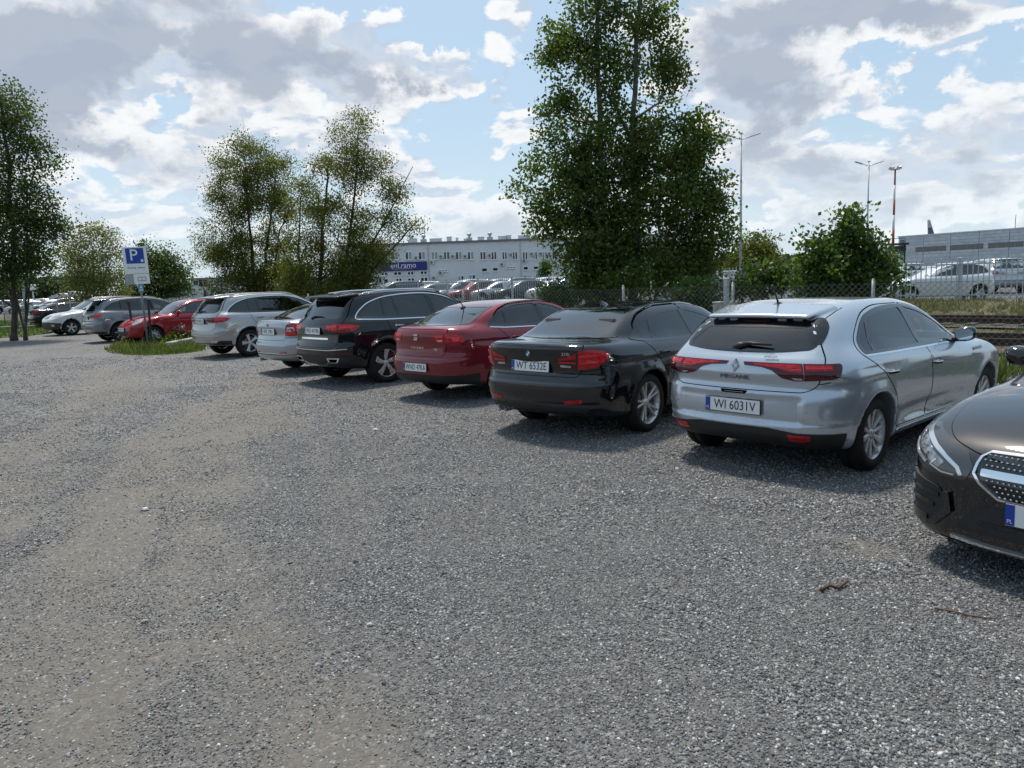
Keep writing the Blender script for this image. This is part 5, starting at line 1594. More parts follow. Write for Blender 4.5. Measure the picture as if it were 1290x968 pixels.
REDHATCH = dict(
    shape=dict(width=1.72, wb=2.49, wheel_r=.30, arch=.34, bottom=.2, zb=1.0, tumble=.38, xm=.7,
               XR=[(.10, -.45), (.25, -.58), (.40, -.66), (.6, -.67), (.7, -.64), (.85, -.60), (1.0, -.56), (1.2, -.45)],
               XF=[(.10, 3.05), (.25, 3.20), (.40, 3.27), (.58, 3.26), (.70, 3.18), (.82, 3.0), (.95, 2.7), (1.1, 2.3)],
               TL=[(-.8, 1.0), (-.4, 1.03), (.3, 1.02), (1.2, .98), (1.8, .97), (2.2, .965), (2.6, .91), (3.0, .80), (3.3, .62)],
               TG=[(-.9, .6), (-.62, 1.0), (-.5, 1.25), (-.35, 1.40), (0, 1.455), (.5, 1.475), (.9, 1.46), (1.3, 1.36), (1.8, 1.10), (2.15, .94), (2.5, .8)],
               PX=[(-.8, .90), (-.4, .97), (.1, 1.0), (1.3, .985), (2.4, .99), (2.9, .95), (3.2, .88), (3.4, .8)],
               SZ=[(.1, .88), (.25, .93), (.4, .965), (.6, .995), (.75, 1.0), (.88, .985), (1.0, .94), (1.2, .88)],
               WB=[(-.9, .64), (-.4, .72), (.3, .76), (1.2, .76), (1.8, .735), (2.4, .68)],
               front_bow=.24, k_front=.34, bow_g=.13),
    paint=(('bright_red_paint', (.30, .012, .022)), dict(metal=.1, rough=.3, dust=.2)), h=.034, detail=1,
    loc=(-11.15, 29.0, 0), head=226, label='bright red small hatchback facing the aisle, half behind the parking sign pole',
    dlo=[(-.35, 1.06, .05), (-.25, 1.28, .15), (.1, 1.39, .2), (.6, 1.405, .3), (1.0, 1.37, .3), (1.4, 1.23, .2), (1.95, .99, .03), (1.0, .985, .1), (.1, 1.02, .1)],
    panes=[([(-.24, 1.06, .03), (-.16, 1.25, .08), (.12, 1.355, .1), (.55, 1.375, .02), (.58, 1.03, .02)], 'glass_dark'),
           ([(.68, 1.02, .02), (.65, 1.375, .02), (.98, 1.345, .1), (1.35, 1.215, .1), (1.72, 1.03, .02), (1.68, 1.01, .02)], 'glass_clear')],
    doors=[('front_door', [(.62, .32, .02), (.66, .7, .2), (.63, 1.0, .02), (.60, 1.41, .02), (1.03, 1.38, .2), (1.44, 1.24, .2), (1.98, .98, .05), (2.05, .8, .2), (2.02, .32, .03)])],
    handles=[(.82, .84)], mirror=(1.6, 1.0), seats=.85,
    windscreen=([(-.56, 1.39, .05), (.56, 1.39, .05), (.70, 1.0, .05), (-.70, 1.0, .05)], 'glass_clear', 1.0),
    patches=[('headlamp', 'wrapf', [(34, .72, .02), (44, .83, .03), (60, .87, .03), (58, .76, .03), (42, .66, .03)], 'clear_lens', .006, True, .04),
             ('grille', 'wrapf', [(-28, .46, .03), (28, .46, .03), (22, .30, .02), (-22, .30, .02)], 'blk_plastic', .005),
             ('side_repeater', 'side', [(2.18, .80, .01), (2.26, .80, .01), (2.26, .83, .01), (2.18, .83, .01)], 'clear_lens', .006, True)],
    plate=('front', 0, .52, 'WPR 5521', dict(tilt=.0)),
    wheels=('cap', .195))

DARKCOUPE = dict(SALOON, loc=(-26.9, 45.2, 0), head=45, h=.036, detail=1, paint=(('midnight_paint', (.008, .010, .016)), dict(metal=0, rough=.3, dust=.05)),
                 label='dark saloon at the far end of the row, seen past the white SUV', text=[], wheels=('five', .23), finish=lambda c, S, p: None, seats=1.15, plate=('rear', 0, .835, None, {}))


# --- the dark grey saloon whose nose reaches in from the right
def fin_nose(c, S, paint):
    # grille of small bright studs
    p0 = []
    b = MB()
    for r_ in range(9):
        z = .497 + r_ * .0255
        for k in range(-17, 18):
            y = (k + .5 * (r_ % 2)) * .0275
            if abs(y) > .40 - max(0, .60 - z) * .85: continue
            if abs(z - .612) < .034: continue
            p0.append((y, z))
    O, D, tm = S.rays('front', np.array(p0)); P, ok = S.hit(O, D, tm, .010)
    for q in P:
        x, y, z = q
        b.add([(x, y - .0068, z), (x, y, z - .0058), (x, y + .0068, z), (x, y, z + .0058), (x + .005, y, z)], [(0, 1, 4), (1, 2, 4), (2, 3, 4), (3, 0, 4)])
    o = b.build('grille_studs', M['badge'], c.root); o['kind'] = 'stuff'
    roundel(c, S, 'front', 0, .60, .088, .022, kind='star')
    p, n = skin_point(S, 'front', 0, .60, .032)
    b = MB()
    for k in range(3):
        a = math.pi / 2 + k * 2 * math.pi / 3
        b.add([(.012 * math.cos(a + 1.5), .012 * math.sin(a + 1.5), 0), (.075 * math.cos(a), .075 * math.sin(a), 0), (.012 * math.cos(a - 1.5), .012 * math.sin(a - 1.5), 0), (0, 0, .01)], [(0, 1, 3), (1, 2, 3)])
    o = b.build('emblem_star', M['chrome'], c.root); o.matrix_local = face_frame(p, n)


NOSE = dict(
    shape=dict(width=1.852, wb=2.939, wheel_r=.335, arch=.372, bottom=.17, zb=1.02, tumble=.44, xm=1.1, flare=.02,
               XR=[(.10, -.80), (.30, -1.0), (.55, -1.08), (.9, -1.05), (1.05, -1.07), (1.2, -.9)],
               XF=[(.08, 3.66), (.17, 3.735), (.30, 3.765), (.42, 3.765), (.55, 3.77), (.66, 3.765), (.72, 3.74), (.78, 3.68), (.86, 3.5), (.95, 3.15), (1.1, 2.6)],
               TL=[(-1.2, 1.05), (-.8, 1.10), (-.2, 1.09), (.6, 1.06), (1.4, 1.02), (2.2, 1.0), (2.6, .985), (3.0, .945), (3.3, .885), (3.55, .805), (3.70, .73), (3.85, .62)],
               TG=[(-1.4, .8), (-.6, 1.085), (-.1, 1.28), (.4, 1.42), (.8, 1.46), (1.2, 1.465), (1.65, 1.41), (2.1, 1.23), (2.6, .99), (3.0, .8)],
               PX=[(-1.1, .89), (-.4, .985), (.1, 1.0), (1.4, .98), (2.6, .995), (3.1, .992), (3.4, .97), (3.6, .94), (3.85, .86)],
               SZ=[(.08, .96), (.2, .978), (.35, .988), (.5, .992), (.65, .998), (.76, 1.0), (.86, .985), (.95, .95), (1.08, .90), (1.2, .86)],
               WB=[(-1.1, .60), (-.5, .70), (.1, .77), (1.5, .80), (2.2, .78), (2.8, .71)],
               front_bow=.135, crown_l=.075, k_front=.22, k_top=.14, k_join=.06,
               crease=[(.42, -.02, .09, .5, 2.4)], edges=[(.86, .83, .014, .05, -.6, 3.2)]),
    paint=(('graphite_paint', (.008, .007, .008)), dict(metal=0.0, rough=.3, dust=.004, cior=1.75)), h=.018,
    loc=(5.78, 5.78, 0), head=214.8, label='dark grey saloon nosing in from the right with studded chrome grille',
    dlo=SALOON['dlo'], panes=SALOON['panes'], see=True, mirror=(2.02, 1.02, 'blk_gloss'), seats=1.2,
    windscreen=([(-.60, 1.39, .05), (.60, 1.39, .05), (.76, 1.03, .05), (-.76, 1.03, .05)], 'glass_clear', 1.6),
    gate_gap=.003, gate=('bonnet', 'top', [(2.62, .76, .05), (3.2, .745, .2), (3.46, .70, .1), (3.60, .62, .1), (3.69, .44, .1), (3.735, .2, .1), (3.742, 0, .1), (3.735, -.2, .1), (3.69, -.44, .1), (3.60, -.62, .1), (3.46, -.70, .1), (3.2, -.745, .2), (2.62, -.76, .05), (2.70, 0, .3)]),
    patches=[('headlamp', 'wrapf', [(28.5, .545, .02), (27, .63, .02), (31, .70, .02), (40, .745, .03), (53, .80, .02), (56, .775, .02), (53, .66, .04), (42, .555, .03)], 'lamp_smoke', .005, True, .03),
             ('grille', 'wrapf', [(-25.5, .715, .05), (25.5, .715, .05), (24.5, .60, .05), (18, .485, .05), (-18, .485, .05), (-24.5, .60, .05)], 'blk_gloss', .003),
             ('grille_bar', 'wrapf', [(-24.2, .632, .01), (24.2, .632, .01), (24.0, .592, .01), (-24.0, .592, .01)], 'chrome', .016),
             ('lower_intake', 'wrapf', [(-25, .435, .03), (25, .435, .03), (32, .27, .03), (-32, .27, .03)], 'blk_plastic', .004),
             ('intake_mesh', 'wrapf', [(-24, .345, .01), (24, .345, .01), (24, .325, .01), (-24, .325, .01)], 'blk_gloss', .009),
             ('side_intake', 'wrapf', [(36, .48, .03), (58, .545, .02), (62, .33, .04), (43, .225, .03), (34, .33, .03)], 'blk_plastic', .010, True, .03)],
    strips=[('lamp_reflector', 'wrapf', [(36.5, .605), (41, .645), (47, .70), (51, .735)], .045, 'lamp_inner', .0062, True),
            ('grille_frame', 'wrapf', [(-26.2, .60), (-26.0, .69), (-24.5, .718), (0, .728), (24.5, .718), (26.0, .69), (26.2, .60), (24, .55), (18.6, .483), (0, .470), (-18.6, .483), (-24, .55), (-26.2, .60)], .012, 'chrome', .012, False),
            ('lamp_signature', 'wrapf', [(53, .775), (45, .725), (37.5, .67), (31.5, .61), (30, .57)], .018, 'lamp_silver', .008, True),
            ('lamp_signature', 'wrapf', [(53.5, .70), (48, .64), (42, .60)], .016, 'lamp_silver', .008, True),
            ('lamp_signature', 'wrapf', [(38.5, .63), (40, .595), (36, .568), (32, .565)], .009, 'lamp_silver', .008, True),
            ('intake_blade', 'wrapf', [(36, .435), (48, .455), (57, .475)], .026, 'blk_gloss', .018, True),
            ('intake_blade', 'wrapf', [(37.5, .37), (48, .39), (57, .405)], .026, 'blk_gloss', .018, True),
            ('intake_edge', 'wrapf', [(34, .46), (33, .36), (38, .265), (43, .245)], .034, 'paint', .020, True),
            ('intake_edge', 'wrapf', [(40, .272), (48, .285), (58, .325)], .060, 'paint', .020, True),
            ('splitter_trim', 'wrapf', [(-33, .215), (-22, .20), (0, .195), (22, .20), (33, .215)], .020, 'chrome', .012, False)],
    plate=('front', 0, .425, 'WE 5J812', dict(tilt=-.02, off=.02)),
    wheels=('double5', .235), finish=fin_nose)

CARS_NEAR = [NOSE, SALOON, REDLIFT, BLACKSUV, SILVERLIFT, BEIGESUV, REDHATCH, GREYSUV, WHITESUV, DARKCOUPE]


# ------------------------------------------------------------------ measuring in the photograph's frame
def gpt(px, py, z=0.0):
    v = _f * 969.0 + _r * (px - 645) - _u * (py - 484)
    return Vector((0, 0, CAM_H)) + v * ((z - CAM_H) / v.z)


def at(px, py, d):
    v = _f * 969.0 + _r * (px - 645) - _u * (py - 484)
    return Vector((0, 0, CAM_H)) + v * (d / v.y)


Q2 = math.sqrt(0.5)
SV = Vector((Q2, -Q2, 0)); NV = Vector((Q2, Q2, 0))      # along the row of cars, and across it


def sn(s, n, z=0.0):
    return Vector((SV.x * s + NV.x * n, SV.y * s + NV.y * n, z))


def vnoise(x, y, sc, seed=0):
    """smooth value noise for geometry"""
    x = np.asarray(x) * sc; y = np.asarray(y) * sc
    xi = np.floor(x).astype(int); yi = np.floor(y).astype(int); fx = x - xi; fy = y - yi
    fx = fx * fx * (3 - 2 * fx); fy = fy * fy * (3 - 2 * fy)

    def h(a, b):
        n = (a * 374761393 + b * 668265263 + seed * 1442695041) & 0x7fffffff
        n = ((n ^ (n >> 13)) * 1274126177) & 0x7fffffff
        return ((n ^ (n >> 16)) & 0xffff) / 65535.0
    return (h(xi, yi) * (1 - fx) + h(xi + 1, yi) * fx) * (1 - fy) + (h(xi, yi + 1) * (1 - fx) + h(xi + 1, yi + 1) * fx) * fy


TRACKS = [([(0, 960), (60, 820), (125, 690), (200, 590), (270, 520), (330, 480)], .50),
          ([(440, 990), (335, 840), (265, 740), (245, 650), (275, 570), (330, 510)], .42),
          ([(-160, 760), (-20, 620), (80, 530), (120, 490), (140, 465)], .5)]


def dust_at(x, y):
    """how much bare compacted earth shows between the stones (0..1)"""
    d = np.zeros_like(x)
    for pts, wd in TRACKS:
        P = np.array([list(gpt(*p)[:2]) for p in pts])
        best = np.full(x.shape, 1e9)
        for a, b in zip(P[:-1], P[1:]):
            ab = b - a
            t = np.clip(((x - a[0]) * ab[0] + (y - a[1]) * ab[1]) / (ab @ ab), 0, 1)
            best = np.minimum(best, np.hypot(x - a[0] - ab[0] * t, y - a[1] - ab[1] * t))
        wob = .7 + .6 * vnoise(x, y, 1.3, 5)
        d = np.maximum(d, np.exp(-(best / (wd * wob))**2))
    # long streaks of compacted earth between bands of loose stone, following the way cars drive
    tt = x * .97 + y * .22; ll = -x * .22 + y * .97
    left = np.clip((1.4 - x - .10 * y) / 2.6, 0, 1)
    streak = vnoise(tt, ll * .16, 1.9, 31) * .6 + vnoise(tt, ll * .22, 4.3, 32) * .4
    streak = np.clip((streak - .38) / .34, 0, 1)
    d = np.clip(d * (.45 + .65 * vnoise(x, y, 2.2, 9)) + left * (.15 + .60 * streak * (.5 + .5 * vnoise(x, y, .8, 3))) + .25 * np.clip((vnoise(x, y, .7, 14) - .45) / .4, 0, 1), 0, 1)
    for px, py, r_, k_ in ((1078, 692, .26, 1.0), (1040, 682, .2, .7), (935, 602, .15, .6), (505, 520, .5, .5), (560, 505, .5, .4)):
        c = gpt(px, py); d = np.maximum(d, k_ * np.exp(-(((x - c.x) / (r_ * 1.6))**2 + ((y - c.y) / r_)**2)) * (.5 + .8 * vnoise(x, y, 5.0, 41)))
    d = np.clip(d, 0, 1)
    return d


# ------------------------------------------------------------------ ground materials
def gravel_material():
    m, t, out = new_mat('gravel_bed')
    tcn = t.node('ShaderNodeTexCoord'); P = tcn.outputs['Object']
    dust = t.node('ShaderNodeAttribute', attribute_name='dust').outputs['Fac']
    wobv = t.vmath('SCALE', t.node('ShaderNodeTexNoise', {'Vector': P, 'Scale': 30.0}).outputs['Color'], .02)
    Pw = t.vmath('ADD', P, wobv)
    v1 = t.node('ShaderNodeTexVoronoi', {'Vector': Pw, 'Scale': 48.0})
    v2 = t.node('ShaderNodeTexVoronoi', {'Vector': Pw, 'Scale': 105.0})
    c1 = t.node('ShaderNodeSeparateColor', {0: v1.outputs['Color']}).outputs
    c2 = t.node('ShaderNodeSeparateColor', {0: v2.outputs['Color']}).outputs
    stops = [(0.0, (.075, .075, .077)), (.35, (.125, .125, .127)), (.65, (.195, .194, .194)), (.85, (.28, .278, .275)), (.95, (.42, .415, .405)), (1.0, (.62, .61, .58))]
    s1 = t.ramp(c1[0], stops); s2 = t.ramp(c2[1], stops)
    big = t.noise(P, .55, 5, .6)
    mid = t.noise(P, 3.2, 5, .65)
    pick = t.sstep(c1[2], .35, .5)
    loose = t.node('ShaderNodeAttribute', attribute_name='loose').outputs['Fac']
    stone = t.mix(pick, s2, s1)
    stone = t.mix(t.sstep(mid, .35, .7), t.mix(.25, stone, (.06, .062, .068, 1)), stone)
    stone = t.mix(1.0, stone, t.ramp(big, [(.3, (.80, .80, .82)), (.7, (1.12, 1.12, 1.12))]), 'MULTIPLY')
    stone = t.mix(t.math('MULTIPLY', loose, .62), stone, t.mix(t.sstep(c2[0], .2, .9), (.062, .061, .058, 1), (.15, .147, .141, 1)))  # shade between the stones is painted into the bed colour
    earth = t.mix(t.noise(P, 24, 6, .7), (.094, .082, .067, 1), (.192, .170, .142, 1))
    earth = t.mix(t.sstep(c2[0], .82, .9), earth, s2)
    dd = t.math('ADD', dust, t.math('MULTIPLY', t.math('SUBTRACT', t.noise(P, 7.0, 6, .7), .5), .9))
    dd = t.math('MULTIPLY', t.sstep(dd, .10, 1.2), .70)
    col = t.mix(dd, stone, earth)
    b = t.node('ShaderNodeBsdfPrincipled', {'Base Color': col})
    b.inputs['Roughness'].default_value = .75
    b.inputs['Specular IOR Level'].default_value = .25
    h = t.math('ADD', t.math('MULTIPLY', t.math('SUBTRACT', 1.0, v1.outputs['Distance']), t.math('MULTIPLY', pick, .9)), t.math('MULTIPLY', t.math('SUBTRACT', 1.0, v2.outputs['Distance']), .45))
    h = t.math('MULTIPLY', h, t.math('SUBTRACT', 1.0, t.math('MULTIPLY', dd, .75)))
    bp = t.node('ShaderNodeBump', {'Height': h}); bp.inputs['Strength'].default_value = 1.0; bp.inputs['Distance'].default_value = .011
    t.l.new(bp.outputs[0], b.inputs['Normal'])
    t.l.new(b.outputs[0], out.inputs[0])
    return m


def stone_material():
    m, t, out = new_mat('loose_stone')
    rnd = t.node('ShaderNodeObjectInfo').outputs['Random']
    P = t.node('ShaderNodeTexCoord').outputs['Object']
    col = t.ramp(rnd, [(0.0, (.056, .057, .060)), (.30, (.108, .108, .112)), (.62, (.175, .175, .178)), (.85, (.25, .25, .248)), (.96, (.38, .375, .365)), (1.0, (.64, .63, .60))])
    n = t.noise(P, 2.5, 4, .7)
    col = t.mix(1.0, col, t.ramp(n, [(.3, (.78, .78, .78)), (.7, (1.18, 1.18, 1.18))]), 'MULTIPLY')
    b = t.node('ShaderNodeBsdfPrincipled', {'Base Color': col}); b.inputs['Roughness'].default_value = .55
    t.l.new(b.outputs[0], out.inputs[0])
    return m


def earth_material(name, c0, c1, c2, sc=1.0):
    m, t, out = new_mat(name)
    P = t.node('ShaderNodeTexCoord').outputs['Object']
    a = t.noise(P, .35 * sc, 6, .65); b_ = t.noise(P, 6.0 * sc, 6, .7)
    col = t.mix(t.sstep(a, .35, .65), (*c0, 1), (*c1, 1))
    col = t.mix(t.sstep(b_, .45, .75), col, (*c2, 1))
    b = t.node('ShaderNodeBsdfPrincipled', {'Base Color': col}); b.inputs['Roughness'].default_value = .95; b.inputs['Specular IOR Level'].default_value = .2
    bp = t.node('ShaderNodeBump', {'Height': b_}); bp.inputs['Strength'].default_value = .6; bp.inputs['Distance'].default_value = .05
    t.l.new(bp.outputs[0], b.inputs['Normal'])
    t.l.new(b.outputs[0], out.inputs[0])
    return m


M['gravel'] = gravel_material()
M['stone'] = stone_material()
M['field'] = earth_material('dry_field', (.075, .085, .035), (.13, .12, .065), (.05, .06, .022), .3)
M['bank'] = earth_material('rough_grass_soil', (.085, .085, .045), (.15, .13, .085), (.06, .065, .028))
M['turf'] = earth_material('turf', (.05, .075, .018), (.075, .10, .028), (.04, .05, .018))
M['asphalt'] = earth_material('lot_asphalt', (.10, .10, .105), (.14, .14, .143), (.08, .08, .083))
M['ballast'] = earth_material('track_ballast', (.085, .07, .058), (.14, .12, .105), (.05, .042, .035), 2.0)
M['concrete'] = principled('concrete', (.42, .41, .39), .85, noise=.3, nscale=6)
M['galv'] = principled('galvanised_steel', (.27, .285, .30), .45, .55, noise=.2, nscale=10)
M['pale_steel'] = principled('grey_painted_steel', (.50, .53, .56), .5, .25, noise=.15, nscale=9)
M['wire'] = principled('fence_wire', (.20, .205, .20), .6, .4)
M['rust'] = principled('rusty_rail', (.085, .055, .042), .8, .2, noise=.3, nscale=12)
M['sleeper'] = principled('old_sleeper', (.10, .085, .07), .9, noise=.4, nscale=8)


# ------------------------------------------------------------------ ground, lot and railway strip
def grid_mesh(name, us, vs, fn, mat, smooth=True, keep=None):
    us = np.asarray(us, float); vs = np.asarray(vs, float)
    U, W = np.meshgrid(us, vs, indexing='ij')
    V = fn(U.ravel(), W.ravel())
    nu, nv = len(us), len(vs)
    i = np.arange(nu - 1)[:, None] * nv + np.arange(nv - 1)[None]
    F = np.stack([i, i + nv, i + nv + 1, i + 1], -1).reshape(-1, 4)
    if keep is not None:
        c = V[F].mean(1); F = F[keep(c)]
        used = np.unique(F); mp = -np.ones(len(V), int); mp[used] = np.arange(len(used)); V = V[used]; F = mp[F]
    return mesh_np(name, V, F, mat, smooth=smooth), V


def lot_z(x, y):
    n = (x + y) * Q2
    d = dust_at(x, y)
    return .022 * (vnoise(x, y, .9, 1) - .5) + .012 * (vnoise(x, y, 2.7, 2) - .5) - .016 * d * (y < 22)


LOT_N = 14.2
us = np.concatenate([np.arange(-90, -16, 2.0), np.arange(-16, 9, .14), np.arange(9, 40, 1.2)])
vs = np.concatenate([np.arange(-20, .5, 1.5), np.arange(.5, 20, .14), np.arange(20, 110, 1.0)])


def lot_keep(c):
    n = (c[:, 0] + c[:, 1]) * Q2
    far = ~((c[:, 0] < -22) & (c[:, 1] > 35 - .25 * (c[:, 0] + 22)))
    return (n < LOT_N) & (n > -40) & far & (c[:, 1] < 62)


me, V = grid_mesh('gravel_lot', us, vs, lambda x, y: np.stack([x, y, lot_z(x, y)], 1), M['gravel'], keep=lot_keep)
att = me.attributes.new('dust', 'FLOAT', 'POINT')
att.data.foreach_set('value', np.where(V[:, 1] < 40, dust_at(V[:, 0], V[:, 1]), .25).astype(np.float32))
att = me.attributes.new('loose', 'FLOAT', 'POINT')
att.data.foreach_set('value', np.clip(1.25 - np.hypot(V[:, 0], V[:, 1]) / 13.0, 0, 1).astype(np.float32))  # weight of the painted gap shade, fading away from the camera
tag(link('gravel_lot', me), kind='structure')

me = mesh_np('ground', [(-3000, -3000, -.06), (3000, -3000, -.06), (3000, 3000, -.06), (-3000, 3000, -.06)], [(0, 1, 2, 3)], M['field'])
tag(link('ground', me), kind='structure')


def bank_z(s, n):
    z = np.where(n < 17, -.015 + .07 * np.clip((n - LOT_N) / 3, 0, 1), .05)
    z = z + .42 * np.clip((n - 26.8) / 3.0, 0, 1)**1.3 - .12 * np.clip((n - 31) / 3, 0, 1)
    return z


def bank_fn(s, n):
    z = bank_z(s, n) + (vnoise(s, n, .8, 4) - .5) * .10 * np.clip((n - LOT_N) / 1.5, 0, 1) * np.clip((31 - n) / 1.0, 0, 1)
    return np.stack([SV.x * s + NV.x * n, SV.y * s + NV.y * n, z], 1)


me, _ = grid_mesh('railway_bank', np.arange(-85, 30, .8), np.concatenate([np.arange(LOT_N - .25, 33, .5), [34, 36]]), bank_fn, M['bank'])
tag(link('railway_bank', me), kind='structure')
me, _ = grid_mesh('storage_yard', np.arange(-170, 90, 20.0), np.array([33.2, 60, 90, 130, 220.0]), lambda s, n: np.stack([SV.x * s + NV.x * n, SV.y * s + NV.y * n, .36 + 0 * s], 1), M['asphalt'], smooth=False)
tag(link('storage_yard', me), kind='structure')
YARD_Z = .36
me = mesh_np('far_car_park', [(-140, 62, -.02), (-42, 62, -.02), (-52, 150, -.02), (-200, 150, -.02)], [(0, 1, 2, 3)], M['asphalt'])
tag(link('far_car_park', me), kind='structure')


# ------------------------------------------------------------------ loose stones
def rock(seed, n=10):
    r = np.random.default_rng(seed)
    bm = bmesh.new(); bmesh.ops.create_icosphere(bm, subdivisions=1, radius=1.0)
    sc = np.array([1.0, r.uniform(.65, .95), r.uniform(.5, .8)])
    for v in bm.verts:
        k = r.uniform(.72, 1.12)
        v.co = Vector((v.co.x * sc[0] * k, v.co.y * sc[1] * k, v.co.z * sc[2] * k))
    me = bpy.data.meshes.new('stone'); bm.to_mesh(me); bm.free()
    me.materials.append(M['stone'])
    return me


def scatter(name, P, scales, rots, protos, label_kind='stuff'):
    """points carry size and turn; geometry nodes set a stone on each"""
    me = bpy.data.meshes.new(name); me.vertices.add(len(P)); me.vertices.foreach_set('co', P.astype(np.float32).ravel())
    a = me.attributes.new('size', 'FLOAT', 'POINT'); a.data.foreach_set('value', scales.astype(np.float32))
    a = me.attributes.new('turn', 'FLOAT_VECTOR', 'POINT'); a.data.foreach_set('vector', rots.astype(np.float32).ravel())
    o = tag(link(name, me), kind='stuff')
    src = bpy.data.collections.new(name + '_source')
    for k, m_ in enumerate(protos):
        src.objects.link(bpy.data.objects.new('pebble_shape', m_))
    ng = bpy.data.node_groups.new(name, 'GeometryNodeTree')
    ng.interface.new_socket('Geometry', in_out='INPUT', socket_type='NodeSocketGeometry')
    ng.interface.new_socket('Geometry', in_out='OUTPUT', socket_type='NodeSocketGeometry')
    N = ng.nodes; L = ng.links
    gi = N.new('NodeGroupInput'); go = N.new('NodeGroupOutput')
    m2p = N.new('GeometryNodeMeshToPoints'); iop = N.new('GeometryNodeInstanceOnPoints'); ci = N.new('GeometryNodeCollectionInfo')
    ci.inputs['Collection'].default_value = src; ci.inputs['Separate Children'].default_value = True; ci.inputs['Reset Children'].default_value = True
    iop.inputs['Pick Instance'].default_value = True
    sa = N.new('GeometryNodeInputNamedAttribute'); sa.data_type = 'FLOAT'; sa.inputs['Name'].default_value = 'size'
    ra = N.new('GeometryNodeInputNamedAttribute'); ra.data_type = 'FLOAT_VECTOR'; ra.inputs['Name'].default_value = 'turn'
    e2r = N.new('FunctionNodeEulerToRotation')
    L.new(gi.outputs[0], m2p.inputs[0]); L.new(m2p.outputs[0], iop.inputs['Points']); L.new(ci.outputs[0], iop.inputs['Instance'])
    L.new(ra.outputs[0], e2r.inputs[0]); L.new(e2r.outputs[0], iop.inputs['Rotation']); L.new(sa.outputs[0], iop.inputs['Scale'])
    L.new(iop.outputs[0], go.inputs[0])
    md = o.modifiers.new('scatter', 'NODES'); md.node_group = ng
    return o


def make_gravel():
    parts = []
    for (d0, d1, dens, smin_, smax_) in ((1.6, 5.0, 7600, .0045, .0125), (5.0, 8.5, 3600, .006, .0145), (8.5, 14.0, 1100, .008, .017), (14.0, 22.0, 180, .012, .021)):
        n = int((d1 * d1 - d0 * d0) * .80 * dens)
        y = np.sqrt(rng.uniform(d0 * d0, d1 * d1, n)); x = rng.uniform(-.80, .80, n) * y
        ok = (x + y) * Q2 < LOT_N - .5
        ok &= rng.uniform(0, 1, n) > dust_at(x, y) * .70 + .25 * (vnoise(x, y, 1.7, 8) > .62)
        x, y = x[ok], y[ok]
        s = smin_ + (smax_ - smin_) * rng.beta(1.2, 3.0, len(x))
        s *= .85 + .28 * np.clip((x + .5) / 2.5, 0, 1) * (.5 + vnoise(x, y, 1.4, 44)) + .25 * (vnoise(x, y, 2.4, 45) > .62)
        parts.append(np.stack([x, y, lot_z(x, y) + s * .15, s], 1))
    # a few big pale ones
    n = 260
    y = np.sqrt(rng.uniform(2.4**2, 14**2, n)); x = rng.uniform(-.7, .7, n) * y
    s = rng.uniform(.014, .026, n)
    parts.append(np.stack([x, y, lot_z(x, y) + s * .2, s], 1)[(x + y) * Q2 < 10])
    A = np.concatenate(parts)
    rot = np.stack([rng.normal(0, .5, len(A)), rng.normal(0, .5, len(A)), rng.uniform(0, 6.28, len(A))], 1)
    scatter('gravel', A[:, :3], A[:, 3], rot, [rock(k) for k in range(8)])


make_gravel()

# twigs, bark and litter lying on the stones
M['twig'] = principled('dry_twig', (.16, .10, .065), .9)
M['bark'] = principled('bark_scrap', (.085, .045, .025), .9)
M['paper'] = principled('pale_scrap', (.70, .69, .66), .8)


def on_lot(px, py):
    p = gpt(px, py)
    p.z = float(lot_z(np.array([p.x]), np.array([p.y]))[0])
    return p


def scrap(name, pts, rad, mat, label):
    b = MB(); P = [on_lot(*q) + Vector((0, 0, rad * (1.2 + .8 * (i % 2)))) for i, q in enumerate(pts)]
    b.tube(P, [rad * (1 - .5 * i / len(P)) for i in range(len(P))], 6)
    o = b.build(name, mat); tag(o, label, 'twig')


scrap('twig', [(1178, 768), (1200, 773), (1222, 777), (1250, 782)], .006, M['twig'], 'long thin dry twig on the gravel at lower right')
scrap('bark_scrap', [(1034, 746), (1045, 742), (1056, 744), (1068, 737)], .011, M['bark'], 'short reddish brown curl of bark on the gravel in front of the dark grey saloon')
for (px, py, sz, lab) in ((183, 640, .055, 'pale scrap lying on the gravel in the bare track on the left'), (473, 542, .05, 'white scrap on the gravel below the black SUV'), (466, 789, .022, 'pale pebble in the bare middle foreground'), (608, 773, .02, 'small white stone alone in the middle of the foreground gravel')):
    p = on_lot(px, py); b = MB(); a = np.linspace(0, 2 * math.pi, 9, endpoint=False)
    rr = [sz * random.uniform(.45, 1.0) for _ in a]
    b.add([p + Vector((r_ * math.cos(t), .6 * r_ * math.sin(t), .010)) for r_, t in zip(rr, a)] + [p + Vector((.7 * r_ * math.cos(t), .4 * r_ * math.sin(t), .010 + sz * .25)) for r_, t in zip(rr, a)] + [p + Vector((0, 0, .012 + sz * .3))],
          [(i, (i + 1) % 9, 9 + (i + 1) % 9, 9 + i) for i in range(9)] + [(9 + i, 9 + (i + 1) % 9, 18) for i in range(9)])
    tag(b.build('pale_scrap', M['paper']), lab, 'scrap')


# ------------------------------------------------------------------ leaves, grass, trees
def quads_mesh(name, V, mat, nper=4):
    n = len(V) // nper
    me = bpy.data.meshes.new(name)
    me.vertices.add(len(V)); me.vertices.foreach_set('co', np.asarray(V, np.float32).ravel())
    me.loops.add(len(V)); me.loops.foreach_set('vertex_index', np.arange(len(V), dtype=np.int32))
    me.polygons.add(n); me.polygons.foreach_set('loop_start', np.arange(0, len(V), nper, dtype=np.int32))
    me.materials.append(mat); me.update(calc_edges=True)
    return me


